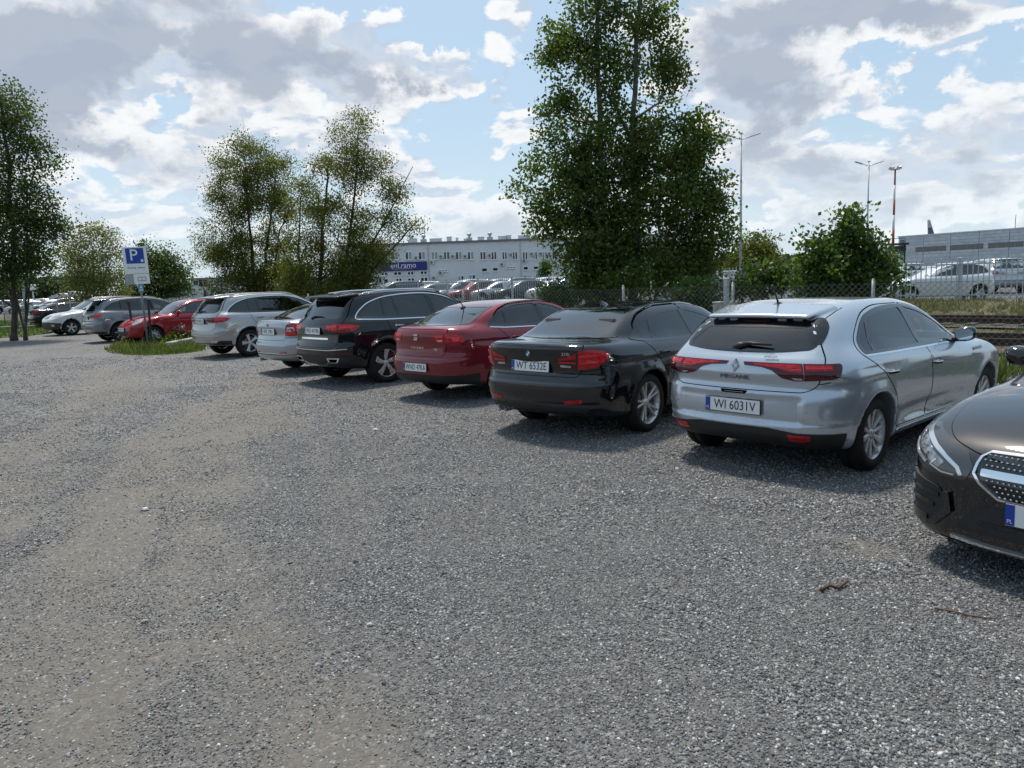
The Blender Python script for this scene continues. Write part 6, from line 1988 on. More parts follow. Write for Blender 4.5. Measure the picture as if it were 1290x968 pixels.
def leaf_mat(name, c0, c1, c2, trans=.38):
    m, t, out = new_mat(name)
    geo = t.node('ShaderNodeNewGeometry')
    col = t.ramp(geo.outputs['Random Per Island'], [(0.0, c0), (.5, c1), (.9, c2), (1.0, tuple(min(1, q * 1.5) for q in c2))])
    d = t.node('ShaderNodeBsdfPrincipled', {'Base Color': col}); d.inputs['Roughness'].default_value = .5; d.inputs['Specular IOR Level'].default_value = .35
    tl = t.node('ShaderNodeBsdfTranslucent', {'Color': t.mix(1.0, col, (1.5, 1.7, .7, 1), 'MULTIPLY')})
    mx = t.node('ShaderNodeMixShader', {0: trans, 1: d.outputs[0], 2: tl.outputs[0]})
    t.l.new(mx.outputs[0], out.inputs[0])
    return m


def bark_mat(name, c0, c1):
    m, t, out = new_mat(name)
    P = t.node('ShaderNodeTexCoord').outputs['Object']
    st = t.vmath('MULTIPLY', P, (9, 9, 1.6))
    n = t.noise(st, 1.6, 8, .7)
    b = t.node('ShaderNodeBsdfPrincipled', {'Base Color': t.mix(t.sstep(n, .35, .65), (*c0, 1), (*c1, 1))}); b.inputs['Roughness'].default_value = .9
    bp = t.node('ShaderNodeBump', {'Height': n}); bp.inputs['Strength'].default_value = .8; bp.inputs['Distance'].default_value = .02
    t.l.new(bp.outputs[0], b.inputs['Normal']); t.l.new(b.outputs[0], out.inputs[0])
    return m


M['leaf_dark'] = leaf_mat('dark_leaves', (.044, .068, .017), (.080, .115, .027), (.13, .165, .042), .5)
M['leaf_deep'] = leaf_mat('deep_green_leaves', (.030, .052, .015), (.052, .082, .022), (.085, .12, .032), .45)
M['leaf_mid'] = leaf_mat('mid_leaves', (.032, .062, .013), (.056, .100, .020), (.10, .15, .034), .42)
M['leaf_olive'] = leaf_mat('olive_leaves', (.060, .068, .014), (.10, .108, .022), (.155, .16, .04), .5)
M['leaf_pale'] = leaf_mat('pale_leaves', (.09, .10, .03), (.14, .15, .05), (.21, .20, .09), .45)
M['leaf_far'] = leaf_mat('far_leaves', (.030, .045, .026), (.042, .060, .032), (.055, .075, .040), .2)
M['bark_grey'] = bark_mat('grey_bark', (.10, .09, .075), (.24, .22, .19))
M['bark_dark'] = bark_mat('dark_bark', (.035, .028, .022), (.09, .075, .06))
M['grass_blade'] = leaf_mat('grass_blades', (.045, .075, .016), (.075, .115, .024), (.12, .15, .045), .35)
M['grass_dry'] = leaf_mat('dry_grass_blades', (.09, .10, .035), (.15, .14, .065), (.24, .21, .12), .35)


def leaf_quads(C, size, spread, r):
    """one folded-free rhombic leaf at each point of C"""
    n = len(C)
    d = r.normal(size=(n, 3)); d[:, 2] -= .35; d /= np.linalg.norm(d, axis=1, keepdims=True)
    e = r.normal(size=(n, 3)); e -= d * np.sum(e * d, 1)[:, None]; e /= np.linalg.norm(e, axis=1, keepdims=True)
    s = size * r.uniform(.65, 1.3, (n, 1))
    a = C - d * s * .55; b = C + e * s * .42; c = C + d * s * .6; f = C - e * s * .42
    return np.stack([a, b, c, f], 1).reshape(-1, 3)


def tree(name, base, trunks, blobs, leaf, n_leaf, size, leaf_m, bark_m, label, cat='tree', group=None, seed=1, limbs=40, clump=.28, twig=.012, bare=0, free=.7, gam=1.0):
    """trunks: list of (list of (x, y, z), r0, r1); blobs: (centre, radii, weight) with offsets from base"""
    r = np.random.default_rng(seed)
    root = empty(name, base, 0, label, cat, group)
    tb = MB()
    paths = []
    for pts, r0, r1 in trunks:
        P = [Vector(p) for p in pts]
        # subdivide with slight wander
        Q = []
        for i in range(len(P) - 1):
            for k in range(4):
                q = P[i].lerp(P[i + 1], k / 4); q += Vector((r.normal(), r.normal(), 0)) * r0 * (.25 if (i or k) else 0)
                Q.append(q)
        Q.append(P[-1])
        rad = [r0 + (r1 - r0) * (i / (len(Q) - 1))**.8 for i in range(len(Q))]
        tb.tube(Q, rad, 9)
        if Q[0].z < .05:
            tb.tube([Q[0] + Vector((0, 0, -.1)), Q[0] + Vector((0, 0, .12)), Q[1] * .5 + Q[0] * .5], [r0 * 1.5, r0 * 1.15, r0 * .98], 9)
        paths.append((Q, rad))
    wts = np.array([b[2] for b in blobs], float); wts /= wts.sum()
    # limbs reach for points spread through the crown
    clumps = []
    ends = []
    for i in range(limbs):
        k = r.choice(len(blobs), p=wts); c, rd, _ = blobs[k]
        v = r.normal(size=3); v /= np.linalg.norm(v); v *= r.uniform(.35, 1.0)**.5
        tgt = Vector((c[0] + v[0] * rd[0], c[1] + v[1] * rd[1], c[2] + v[2] * rd[2]))
        best = None
        for Q, rad in paths:
            for j, q in enumerate(Q):
                dz = tgt.z - q.z
                if q.z < .25 * tgt.z - .2: continue
                cost = (tgt - q).length + (1.2 if dz < .15 * (tgt - q).length else 0) + abs(dz - .8 * math.hypot(tgt.x - q.x, tgt.y - q.y)) * .6
                if best is None or cost < best[0]: best = (cost, q, rad[j])
        q0, rr = best[1], best[2]
        mid = q0.lerp(tgt, .5) + Vector((r.normal() * .12, r.normal() * .12, .10 * (tgt - q0).length))
        L = [q0, q0.lerp(mid, .55) + Vector((r.normal(), r.normal(), r.normal())) * .04, mid, mid.lerp(tgt, .55) + Vector((r.normal(), r.normal(), r.normal())) * .05, tgt]
        r1 = min(rr * .55, .012 + .011 * (tgt - q0).length)
        tb.tube(L, [r1, r1 * .8, r1 * .6, r1 * .4, r1 * .15], 5, cap=False)
        ends.append(tgt)
        for t_ in (.45, .65, .85, 1.0):
            s_ = t_ * 4; a = int(min(s_, 3)); p = L[a].lerp(L[a + 1], s_ - a)
            for _ in range(2):
                o = p + Vector(r.normal(size=3)) * (.35 if t_ < 1 else .18) * clump / .28
                clumps.append(o)
                tb.tube([p, p.lerp(o, .6) + Vector((0, 0, .03)), o], [twig * .6, twig * .45, twig * .2], 3, cap=False)
    for _ in range(bare):
        e = ends[int(r.integers(len(ends)))]
        d = Vector((r.normal() * .4, r.normal() * .4, abs(r.normal()) + .6)).normalized() * r.uniform(.5, 1.1)
        tb.tube([e, e + d * .5 + Vector((r.normal(), r.normal(), 0)) * .03, e + d], [twig * .6, twig * .4, twig * .15], 3, cap=False)
    # free clumps fill the blobs
    nfree = int(len(clumps) * free)
    ks = r.choice(len(blobs), nfree, p=wts)
    for k in ks:
        c, rd, _ = blobs[k]
        v = r.normal(size=3); v /= np.linalg.norm(v); v *= r.uniform(.15, 1.0)**.42
        clumps.append(Vector((c[0] + v[0] * rd[0], c[1] + v[1] * rd[1], c[2] + v[2] * rd[2])))
    tb.build('trunk', bark_m, root)
    K = np.array([tuple(c) for c in clumps])
    amt = r.gamma(gam, 1.0, len(K)) + .08; amt /= amt.sum()
    idx = r.choice(len(K), n_leaf, p=amt)
    C = K[idx] + np.clip(r.normal(size=(n_leaf, 3)), -1.7, 1.7) * np.array([clump, clump, clump * .72])
    C = C[C[:, 2] > .05]
    link('crown', quads_mesh('crown', leaf_quads(C, size, 1, r), leaf_m), root)
    return root


def grass_blades(name, P, hmin, hmax, wd, mat, lean=.35, r=rng, parent=None):
    n = len(P)
    a = r.uniform(0, 6.28, n); h = r.uniform(hmin, hmax, n); l = r.normal(0, lean, n) * h
    dx, dy = np.cos(a), np.sin(a); b = r.uniform(0, 6.28, n)
    V = np.zeros((n, 4, 3))
    V[:, 0] = P + np.stack([-dy * wd, dx * wd, 0 * a], 1)
    V[:, 1] = P + np.stack([dy * wd, -dx * wd, 0 * a], 1)
    V[:, 2] = P + np.stack([np.cos(b) * l * .4 + dy * wd * .7, np.sin(b) * l * .4 - dx * wd * .7, h * .6], 1)
    V[:, 3] = P + np.stack([np.cos(b) * l, np.sin(b) * l, h], 1)
    V = V[:, [0, 1, 2, 3]]
    return tag(link(name, quads_mesh(name, V.reshape(-1, 3), mat)), kind='stuff')


# ------------------------------------------------------------------ the row of parked cars
build_hatch_front()
for _sp in CARS_NEAR:
    build_car(_sp)


# ------------------------------------------------------------------ grass island with the sign
isl = [gpt(*p) for p in [(139, 440), (150, 446), (185, 448), (230, 446), (258, 441), (262, 430), (255, 424), (205, 423), (160, 430)]]
ip = fillet([(p.x, p.y, .8) for p in isl], 4)
b = MB()
k = len(ip)
b.add([(x, y, .0) for x, y in ip] + [(x * .985 + ip[:, 0].mean() * .015, y * .985 + ip[:, 1].mean() * .015, .022) for x, y in ip], [tuple(range(k, 2 * k))] + [(i, (i + 1) % k, k + (i + 1) % k, k + i) for i in range(k)])
o = tag(b.build('grass_island', M['turf']), kind='structure')
lo, hi = ip.min(0), ip.max(0)
P = rng.uniform(lo - .25, hi + .25, (34000, 2)); P = P[inside(ip, P) | (inside(offset_poly(ip, .22), P) & (rng.uniform(0, 1, len(P)) < .3))]
P = P[vnoise(P[:, 0], P[:, 1], 1.6, 17) * .6 + vnoise(P[:, 0], P[:, 1], 5.0, 18) * .4 > rng.uniform(.15, .55, len(P))]
h = .5 + vnoise(P[:, 0], P[:, 1], .8, 12)
P3 = np.column_stack([P, np.full(len(P), .01)])
grass_blades('island_grass', P3, .03, .13, .012, M['grass_blade'])
P4 = P3[rng.uniform(0, 1, len(P3)) < .10]
grass_blades('dry_stalks', P4, .10, .30, .006, M['grass_dry'])
b = MB(); p, q = gpt(222, 436), gpt(256, 429)
d = (q - p); b.box(((p + q) / 2 + Vector((0, 0, .09)))[:], (d.length + 1.2, .22, .16), math.atan2(d.y, d.x), bev=.02)
tag(b.build('kerb_stone', M['concrete']), 'pale concrete kerb lying in the grass beside the warm silver SUV', 'kerb')

# tall weeds by the red car
for (px, py, h_, lab) in ((222, 431, .55, 'leafy weed with faded pink flower heads beside the red hatchback'), (206, 433, .38, 'low leafy weed at the foot of the sign pole')):
    p = gpt(px, py)
    r_ = np.random.default_rng(px)
    root = empty('weed', p, 0, lab, 'plant')
    tb = MB()
    C = []
    for _ in range(16):
        e = Vector((r_.normal() * .35, r_.normal() * .2, h_ * r_.uniform(.5, 1.0)))
        tb.tube([Vector((e.x * .3, e.y * .3, 0)), e * .6, e], [.008, .006, .004], 4)
        for t_ in np.linspace(.3, 1, 9): C.append(tuple(e * t_ + Vector(r_.normal(size=3)) * .04))
    tb.build('stem', M['grass_blade'], root)
    link('leaf_mass', quads_mesh('leaf_mass', leaf_quads(np.array(C), .09, 1, r_), M['leaf_mid']), root)
    if px == 222:
        M['faded_flower'] = principled('faded_flower', (.42, .28, .26), .9)
        for k in range(3):
            c = Vector((r_.normal() * .3, r_.normal() * .1, h_ * .95))
            V = leaf_quads(np.array([c]) + r_.normal(size=(30, 3)) * .05, .05, 1, r_)
            link('flower_head', quads_mesh('flower_head', V, M['faded_flower']), root)

# ------------------------------------------------------------------ parking sign
sp = gpt(187, 438)
sroot = empty('parking_sign', sp, math.atan2(sp.y, sp.x) - math.pi / 2 + R(8), 'white parking sign with a blue square and big letter P on a leaning pole', 'sign')
sroot.rotation_euler = (R(0), R(-1.6), sroot.rotation_euler.z)
b = MB(); b.tube([(0, 0, -.05), (0, 0, 3.12)], .032, 14); b.tube([(0, 0, 3.11), (0, 0, 3.14)], [.034, .0], 14, cap=False); b.build('pole', M['galv'], sroot)
b = MB(); b.box((-.06, -.045, 2.78), (.70, .012, .84), bev=.004); pn = b.build('sign_panel', M['white_flat'], sroot)
b = MB(); b.box((-.06, -.0535, 2.92), (.52, .006, .48)); b.build('blue_field', M['plate_blue'], pn)
me = text_mesh('P', .50, .002); me.materials.clear(); me.materials.append(M['white_flat'])
link('letter', me, pn, (-.10, -.058, 2.93), (R(90), 0, 0))
b = MB(); b.box((.13, -.0585, 2.80), (.085, .004, .012)); b.box((.13, -.0585, 2.755), (.075, .004, .062)); b.build('ticket_symbol', M['white_flat'], pn)
me = text_mesh('Parking  płatny', .085, .001); me.materials.clear(); me.materials.append(M['ink'])
link('sign_lettering', me, pn, (-.06, -.0525, 2.55), (R(90), 0, 0))
b = MB(); b.box((-.06, -.046, 2.19), (.70, .010, .32), bev=.004); p2 = b.build('lower_panel', M['white_flat'], sroot)
M['sign_grey'] = principled('sign_grey', (.36, .34, .35), .6)
b = MB(); b.box((-.29, -.0525, 2.19), (.235, .004, .315)); b.build('grey_field', M['sign_grey'], p2)
b = MB()
for (cx_, w_) in ((.06, .005), (-.055, .005), (.175, .005)): b.box((cx_, -.0528, 2.19), (.012, .004, .13))
for z_ in (2.13, 2.25): b.box((.06, -.0528, z_), (.235, .004, .012))
b.build('bay_symbol', M['ink'], p2)
M['sign_blue'] = principled('faded_blue', (.10, .26, .50), .5)
b = MB(); b.box((.0, -.046, 1.90), (.15, .010, .20), bev=.004); p3 = b.build('small_plate', M['sign_blue'], sroot)
b = MB(); b.box((0, -.0525, 1.84), (.11, .004, .03)); b.box((0, -.0525, 1.93), (.05, .004, .06)); b.build('plate_print', M['white_flat'], p3)
b = MB()
for z_ in (2.35, 3.0): b.box((0, -.012, z_), (.12, .055, .04))
b.build('bracket', M['galv'], sroot)

# dark slim posts round the island
M['dark_post'] = principled('dark_post', (.02, .02, .022), .6)
for i, (px, py, ht, lab) in enumerate(((170, 433, 1.45, 'slim dark post leaning at the nose of the red hatchback, left of the sign pole'), (191, 434, 1.5, 'slim dark post right beside the sign pole'), (262, 425, 1.75, 'slim dark post between the red hatchback and the warm silver SUV'))):
    p = gpt(px, py); b = MB(); b.box((0, 0, ht / 2 - .05), (.06, .06, ht + .1), bev=.006); b.box((0, 0, ht + .01), (.07, .07, .03), bev=.006)
    o = b.build('post', M['dark_post'], None, p, (0, R(-3 if i == 0 else 1), 0)); tag(o, lab, 'post', 'slim dark posts round the grass island')

# ------------------------------------------------------------------ chain-link fence
FN = 12.9
froot = empty('chain_link_fence', sn(0, FN), math.atan2(SV.y, SV.x), 'low grey chain link fence behind the row of parked cars', 'fence')
S0, S1, FH = -62.0, 16.0, 1.47
b = MB(); step = .098
r0 = .0026


def wire(V, F, p, q):
    i = len(V); d = .0030
    for a in (p, q):
        V += [(a[0] - d, a[1], a[2] + d * .6), (a[0] + d, a[1], a[2] + d * .6), (a[0], a[1] + .004, a[2] - d)]
    F += [(i, i + 1, i + 4, i + 3), (i + 1, i + 2, i + 5, i + 4), (i + 2, i, i + 3, i + 5)]


V, F = [], []
ks = np.arange(S0, S1, step)
for s_ in ks:
    for sg in (1, -1):
        # straight diagonals clipped to the fence height
        x0 = s_; x1 = s_ + sg * FH
        if x1 < S0 or x1 > S1: continue
        wire(V, F, (x0, .004 * sg, .03), (x1, .004 * sg, FH))
for z_ in (.05, .75, FH):
    wire(V, F, (S0, .008, z_), (S1, .008, z_))
me = mesh_np('wire_mesh', V, F, M['wire']); o = link('wire_mesh', me, froot); o['kind'] = 'stuff'
pb = MB(); pb.tube([(0, 0, -.1), (0, 0, FH + .06)], .028, 12); pb.tube([(0, 0, FH + .05), (0, 0, FH + .075)], [.032, .012], 12)
pm = pb.build('post', M['galv'], froot)
post_s = [-(55.5) + 3.05 * k for k in range(24)]
base_s = None
# two posts are seen clearly: fit the series to them
ref = at(1099, 360, 13.0); s_ref = Vector((ref.x, ref.y, 0)).dot(SV)
kref = (ref.x * Q2 + ref.y * Q2); ref = ref * (FN / kref); s_ref = Vector((ref.x, ref.y, 0)).dot(SV)
ref2 = at(784, 370, 13.0); ref2 = ref2 * (FN / (ref2.x * Q2 + ref2.y * Q2)); s_ref2 = Vector((ref2.x, ref2.y, 0)).dot(SV)
pitch_s = (s_ref - s_ref2) / 2
k0 = 0
for k in range(-26, 4):
    s_ = s_ref + pitch_s * k
    if s_ < S0 or s_ > S1: continue
    if k0 == 0: pm.location = (s_, .035, 0)
    else:
        o = pm.copy(); COL.objects.link(o); o.location = (s_, .035, 0)
    k0 += 1
# sturdier grey post and the white box on it
p = at(915, 380, 13.0); p = p * ((FN + .5) / (p.x * Q2 + p.y * Q2)); p.z = 0
b = MB(); b.box((0, 0, .78), (.085, .085, 1.64), bev=.008); b.box((0, 0, 1.61), (.10, .10, .03), bev=.005)
tag(b.build('gate_post', M['pale_steel'], None, p, (0, 0, R(45))), 'square grey steel post taller than the chain link fence, behind the silver hatchback', 'post')
p = at(905, 388, 12.6); p.z = 0
b = MB(); b.box((0, 0, .62), (.14, .12, 1.24), bev=.012); b.box((0, 0, 1.245), (.16, .14, .025), bev=.006)
tag(b.build('marker_post', M['concrete'], None, p, (0, 0, R(40))), 'short white concrete marker at the foot of the square grey post', 'marker')

# ------------------------------------------------------------------ tracks
for i, (n0, n1, lab) in enumerate(((17.4, 18.84, 'nearer rusty railway track, in front of the grass bank'), (24.0, 25.44, 'farther rusty railway track at the foot of the grass bank'))):
    root = empty('railway_track', sn(0, (n0 + n1) / 2, .05), math.atan2(SV.y, SV.x), lab, 'track', 'railway tracks behind the car park')
    for n_ in (n0, n1):
        b = MB(); y = n_ - (n0 + n1) / 2
        prof = [(-.065, .06), (.065, .06), (.065, .075), (.012, .09), (.012, .17), (.036, .18), (.036, .215), (-.036, .215), (-.036, .18), (-.012, .17), (-.012, .09), (-.065, .075)]
        V = [(x, y + a, z) for x in (-70, 26) for a, z in prof]; k = len(prof)
        b.add(V, [(j, (j + 1) % k, k + (j + 1) % k, k + j) for j in range(k)] + [tuple(range(k)), tuple(range(k, 2 * k))])
        b.build('rail', M['rust'], root)
    b = MB(); b.box((0, 0, .02), (.24, 2.5, .14), bev=.015); s0 = b.build('sleeper', M['sleeper'], root); s0.location = (-9.0, 0, 0)
    for k in range(1, 46):
        o = s0.copy(); COL.objects.link(o); o.location = (-9.0 + .62 * k, random.uniform(-.03, .03), random.uniform(-.01, .01))
    me, _ = grid_mesh('ballast', np.arange(-70, 26, .8), np.linspace(n0 - 1.0, n1 + 1.0, 7), lambda s, n: np.stack([SV.x * s + NV.x * n, SV.y * s + NV.y * n, .075 + .035 * np.cos((n - (n0 + n1) / 2) * 1.1) + .03 * vnoise(s, n, 3, 6)], 1), M['ballast'])
    tag(link('ballast', me), kind='structure')

# grass and weeds on the bank, thick near the palisade
def strip_points(n, s0, s1, n0, n1, dens=None):
    s = rng.uniform(s0, s1, n); q = rng.uniform(n0, n1, n)
    ok = vnoise(s, q, .9, 21) * .6 + vnoise(s, q, 3.1, 22) * .4 > (dens if dens is not None else .4)
    s, q = s[ok], q[ok]
    return np.stack([SV.x * s + NV.x * q, SV.y * s + NV.y * q, bank_z(s, q) - .02], 1)


grass_blades('bank_grass', strip_points(36000, -14, 17, 26.6, 31, .38), .05, .20, .014, M['grass_dry'])
grass_blades('bank_weeds', strip_points(26000, -14, 17, 14.4, 30.5, .56), .05, .22, .014, M['grass_blade'])
grass_blades('fence_foot_grass', strip_points(30000, -55, 16, 12.4, 14.2, .42), .10, .45, .016, M['grass_blade'])

# ------------------------------------------------------------------ palisade fence on the bank
PN = 30.2
proot = empty('palisade_fence', sn(0, PN), math.atan2(SV.y, SV.x), 'tall grey steel palisade fence on the bank in front of the storage yard', 'fence')
pz = float(bank_z(np.array([0.]), np.array([PN]))[0])
b = MB()
V, F = [], []
PT = 1.98 - pz
for s_ in np.arange(-80, 17, .165):
    i = len(V)
    for (dx_, dy_) in ((-.019, .0), (0, -.014), (.019, .0)):
        V += [(s_ + dx_, dy_, pz + .06), (s_ + dx_, dy_, pz + PT - .05)]
    V.append((s_, -.006, pz + PT + .03))
    F += [(i, i + 2, i + 3, i + 1), (i + 2, i + 4, i + 5, i + 3), (i + 1, i + 3, i + 6), (i + 3, i + 5, i + 6)]
o = link('pale', mesh_np('pale', V, F, M['pale_steel']), proot); o['kind'] = 'stuff'
for z_ in (.22, PT - .22):
    b = MB(); b.box((-31.5, .028, pz + z_), (97, .035, .045)); b.build('cross_rail', M['pale_steel'], proot)
b = MB(); b.box((0, 0, PT / 2), (.09, .07, PT + .02), bev=.006); post = b.build('post', M['pale_steel'], proot, (-78.0, .07, pz))
pp = at(1148 + 0, 350, 27); pp = pp * (PN / (pp.x * Q2 + pp.y * Q2)); s_fix = Vector((pp.x, pp.y, 0)).dot(SV)
pp = at(1208, 350, 27); pp = pp * (PN / (pp.x * Q2 + pp.y * Q2)); s_fix = Vector((pp.x, pp.y, 0)).dot(SV)
k = 0
for s_ in s_fix + 2.75 * np.arange(-31, 3):
    if k == 0: post.location = (s_, .07, pz)
    else:
        o = post.copy(); COL.objects.link(o); o.location = (s_, .07, pz)
    k += 1

# ------------------------------------------------------------------ trees
T = at(790, 380, 19.0); T = T * (16.2 / (T.x * Q2 + T.y * Q2)) ; T.z = .03
D = T.y
print('big tree at', T[:])
w1 = D / 969.0     # metres per photo pixel at the tree


def off(px, py):
    """offset from the big tree's foot for a photo pixel at its distance"""
    p = at(px, py, D); return (p.x - T.x, 0.0, p.z - T.z)


def blob(px, py, rx, ry, wt, ydepth=None, yo=0.0):
    c = off(px, py); return ((c[0], yo, c[2]), (rx * w1, ydepth if ydepth else (rx * w1) * .9, ry * w1), wt)


tr = [([(off(765, 385)[0], 0, 0), off(760, 250), off(755, 130), off(752, 0), off(750, -160)], .11, .03),
      ([(off(800, 385)[0], .3, 0), off(802, 250), off(797, 150), off(803, 20), off(806, -130)], .12, .03),
      ([off(800, 190), off(776, 135), off(745, 90)], .05, .015), ([off(800, 150), off(830, 130), off(850, 95)], .04, .012),
      ([(off(820, 385)[0], .5, 0), off(840, 300), off(862, 220)], .06, .015)]
bl = [blob(745, 20, 36, 42, .75), blob(798, 5, 36, 50, .75), blob(832, 40, 20, 26, .3), blob(718, 85, 30, 28, .55), blob(770, 80, 36, 40, .65), blob(838, 95, 30, 22, .55), blob(770, -80, 55, 60, 1.0), blob(700, 55, 16, 22, .3),
      blob(715, 150, 36, 34, .9), blob(690, 205, 34, 26, .7), blob(660, 238, 18, 14, .3), blob(715, 250, 42, 36, 1.2), blob(760, 200, 44, 40, 1.1), blob(690, 280, 26, 24, .6), blob(750, 300, 52, 44, 1.7), blob(770, 140, 26, 24, .4), blob(788, 225, 30, 60, 1.0), blob(785, 60, 22, 60, .5),
      blob(835, 185, 44, 36, 1.3), blob(880, 162, 26, 20, .6), blob(900, 172, 14, 12, .25), blob(850, 240, 56, 48, 2.2), blob(900, 250, 22, 34, .7), blob(888, 300, 38, 36, 1.2), blob(915, 285, 12, 26, .3), blob(800, 290, 44, 50, 1.6), blob(800, 345, 80, 28, 2.2), blob(870, 340, 36, 26, .9), blob(725, 330, 30, 24, .7), blob(745, 362, 34, 14, .5)]
tree('aspen_tree', T, tr, bl, None, 76000, .078, M['leaf_dark'], M['bark_grey'], 'tall leafy aspen behind the chain link fence, crown cut by the top edge', seed=5, limbs=170, clump=.19, free=.9, gam=.9)

# two loose olive trees behind the tall cars
def tree_px(name, px, py, n_at, trunks, blobs, nl, size, lm, bm_, label, seed, limbs, clump, bare=0, dist=None, group=None, z0=.03):
    if dist is None:
        q = at(px, py, 20.0); q = q * (n_at / (q.x * Q2 + q.y * Q2))
    else:
        q = at(px, py, dist)
    q.z = z0; d = q.y; wq = d / 969.0

    def of(x, y, yo=0.0):
        p = at(x, y, d); return (p.x - q.x, yo, p.z - q.z)
    trs = [([((of(*p[:2])[0], p[2] if len(p) > 2 else 0.0, max(of(*p[:2])[2], 0.0)) if i else (of(*p[:2])[0], p[2] if len(p) > 2 else 0.0, 0.0)) for i, p in enumerate(pts)], r0, r1) for pts, r0, r1 in trunks]
    bls = [((of(x, y)[0], random.uniform(-.3, .3) * rx * wq, of(x, y)[2]), (rx * wq, rx * wq * .85, ry * wq), wt) for x, y, rx, ry, wt in blobs]
    return tree(name, q, trs, bls, None, nl, size, lm, bm_, label, seed=seed, limbs=limbs, clump=clump, bare=bare, group=group)


tree_px('locust_tree', 322, 405, 16.0, [([(322, 420), (318, 330), (312, 260), (308, 200)], .10, .02), ([(330, 420, .3), (335, 320), (345, 240), (350, 210)], .08, .02), ([(322, 380), (300, 300), (278, 240)], .05, .015), ([(330, 350), (352, 290), (375, 250)], .05, .015)],
        [(310, 205, 36, 30, 1), (345, 230, 36, 36, 1.0), (290, 240, 28, 40, .8), (330, 275, 50, 40, 1.4), (285, 300, 36, 32, 1.1), (262, 322, 20, 12, .4), (320, 330, 55, 28, 1.5), (350, 355, 40, 22, .9), (300, 360, 40, 18, .8)],
        62000, .062, M['leaf_olive'], M['bark_dark'], 'loose olive green tree behind the warm silver SUV, left one of the pair', 11, 90, .22, 22)
tree_px('locust_tree', 402, 420, 16.0, [([(402, 430), (405, 330), (410, 250), (415, 200)], .12, .02), ([(402, 400), (438, 320), (448, 230), (452, 160)], .09, .015), ([(410, 400), (455, 330), (490, 270), (520, 210)], .07, .012), ([(400, 390), (375, 320), (380, 240)], .07, .015), ([(405, 395), (372, 345), (345, 290), (338, 250)], .06, .012), ([(415, 410), (470, 340), (515, 290), (530, 275)], .06, .012)],
        [(450, 165, 24, 28, .7), (440, 205, 26, 30, .8), (470, 215, 22, 28, .5), (405, 225, 34, 36, .9), (385, 260, 34, 36, .9), (420, 290, 60, 42, 1.6), (465, 290, 36, 34, .8), (505, 280, 28, 16, .4), (480, 318, 26, 14, .4), (410, 345, 60, 30, 1.8), (448, 348, 28, 22, .8), (380, 330, 36, 36, 1.0), (400, 372, 55, 14, 1.2), (500, 240, 20, 14, .25)],
        62000, .062, M['leaf_olive'], M['bark_dark'], 'loose olive tree with bare-tipped boughs behind the black SUV, right of the pair', 12, 110, .22, 40)
tree_px('young_poplar', 1062, 385, 15.6, [([(1062, 395), (1065, 330), (1070, 275)], .05, .012), ([(1055, 395), (1035, 330), (1030, 300)], .035, .01), ([(1070, 395), (1095, 330), (1105, 290)], .035, .01)],
        [(1070, 282, 13, 24, .5), (1070, 318, 28, 26, 1.0), (1035, 325, 24, 26, .9), (1105, 322, 20, 26, .7), (1060, 350, 55, 28, 2.2), (1020, 355, 26, 18, .6), (1110, 352, 22, 24, .6)],
        9500, .078, M['leaf_mid'], M['bark_grey'], 'bushy young poplar behind the fence above the roof of the silver hatchback', 13, 70, .13)
tree_px('young_poplar', 965, 385, 15.4, [([(965, 395), (960, 360), (950, 340)], .03, .008), ([(970, 395), (990, 350)], .03, .008)],
        [(960, 352, 34, 18, 1.0), (985, 345, 22, 16, .6), (935, 360, 18, 14, .4)],
        2600, .075, M['leaf_mid'], M['bark_grey'], 'low leafy bush between the square grey post and the young poplar', 14, 26, .12)
tree_px('maple_tree', 18, 429, 0, [([(18, 429), (18, 350), (16, 290), (10, 200), (0, 120)], .125, .05), ([(17, 300), (35, 240), (50, 200)], .05, .015), ([(16, 280), (-20, 220), (-50, 180)], .05, .015), ([(17, 310), (45, 280), (70, 275)], .04, .012)],
        [(5, 135, 30, 28, .8), (-40, 150, 50, 50, 1.2), (35, 195, 26, 28, .8), (0, 235, 50, 42, 1.6), (45, 262, 32, 30, 1.0), (62, 285, 22, 12, .4), (20, 310, 48, 28, 1.4), (-40, 260, 60, 70, 2.0), (40, 335, 26, 12, .35), (5, 345, 20, 12, .4), (-45, 335, 50, 40, 1.0)],
        34000, .092, M['leaf_deep'], M['bark_dark'], 'dark leafy maple with a bare straight trunk at the left edge of the lot', 15, 90, .30, dist=31.9)
tree_px('birch_tree', 118, 400, 0, [([(118, 402), (118, 340), (115, 300)], .09, .02), ([(120, 390), (135, 330), (140, 305)], .05, .015), ([(117, 380), (98, 330), (90, 300)], .05, .015)],
        [(115, 300, 26, 16, .8), (95, 318, 24, 20, .7), (140, 318, 20, 20, .7), (118, 340, 38, 24, 1.5), (130, 362, 34, 22, 1.6), (90, 350, 16, 12, .35), (120, 380, 34, 10, .8)],
        15000, .11, M['leaf_pale'], M['bark_grey'], 'pale yellowish thin-leaved tree left of the parking sign', 16, 60, .36, 26, dist=52)
tree_px('dark_tree', 205, 395, 0, [([(205, 400), (204, 360), (206, 330)], .12, .03), ([(180, 400), (178, 360), (176, 330)], .10, .03), ([(225, 400), (226, 370)], .08, .03)],
        [(205, 330, 20, 16, .8), (182, 325, 20, 16, .8), (200, 352, 36, 24, 1.8), (222, 352, 20, 22, .9), (170, 355, 22, 26, 1.0), (200, 376, 44, 14, 1.6), (160, 375, 14, 14, .5)],
        17000, .14, M['leaf_deep'], M['bark_dark'], 'dense dark green tree standing behind the parking sign', 17, 60, .34, dist=58)
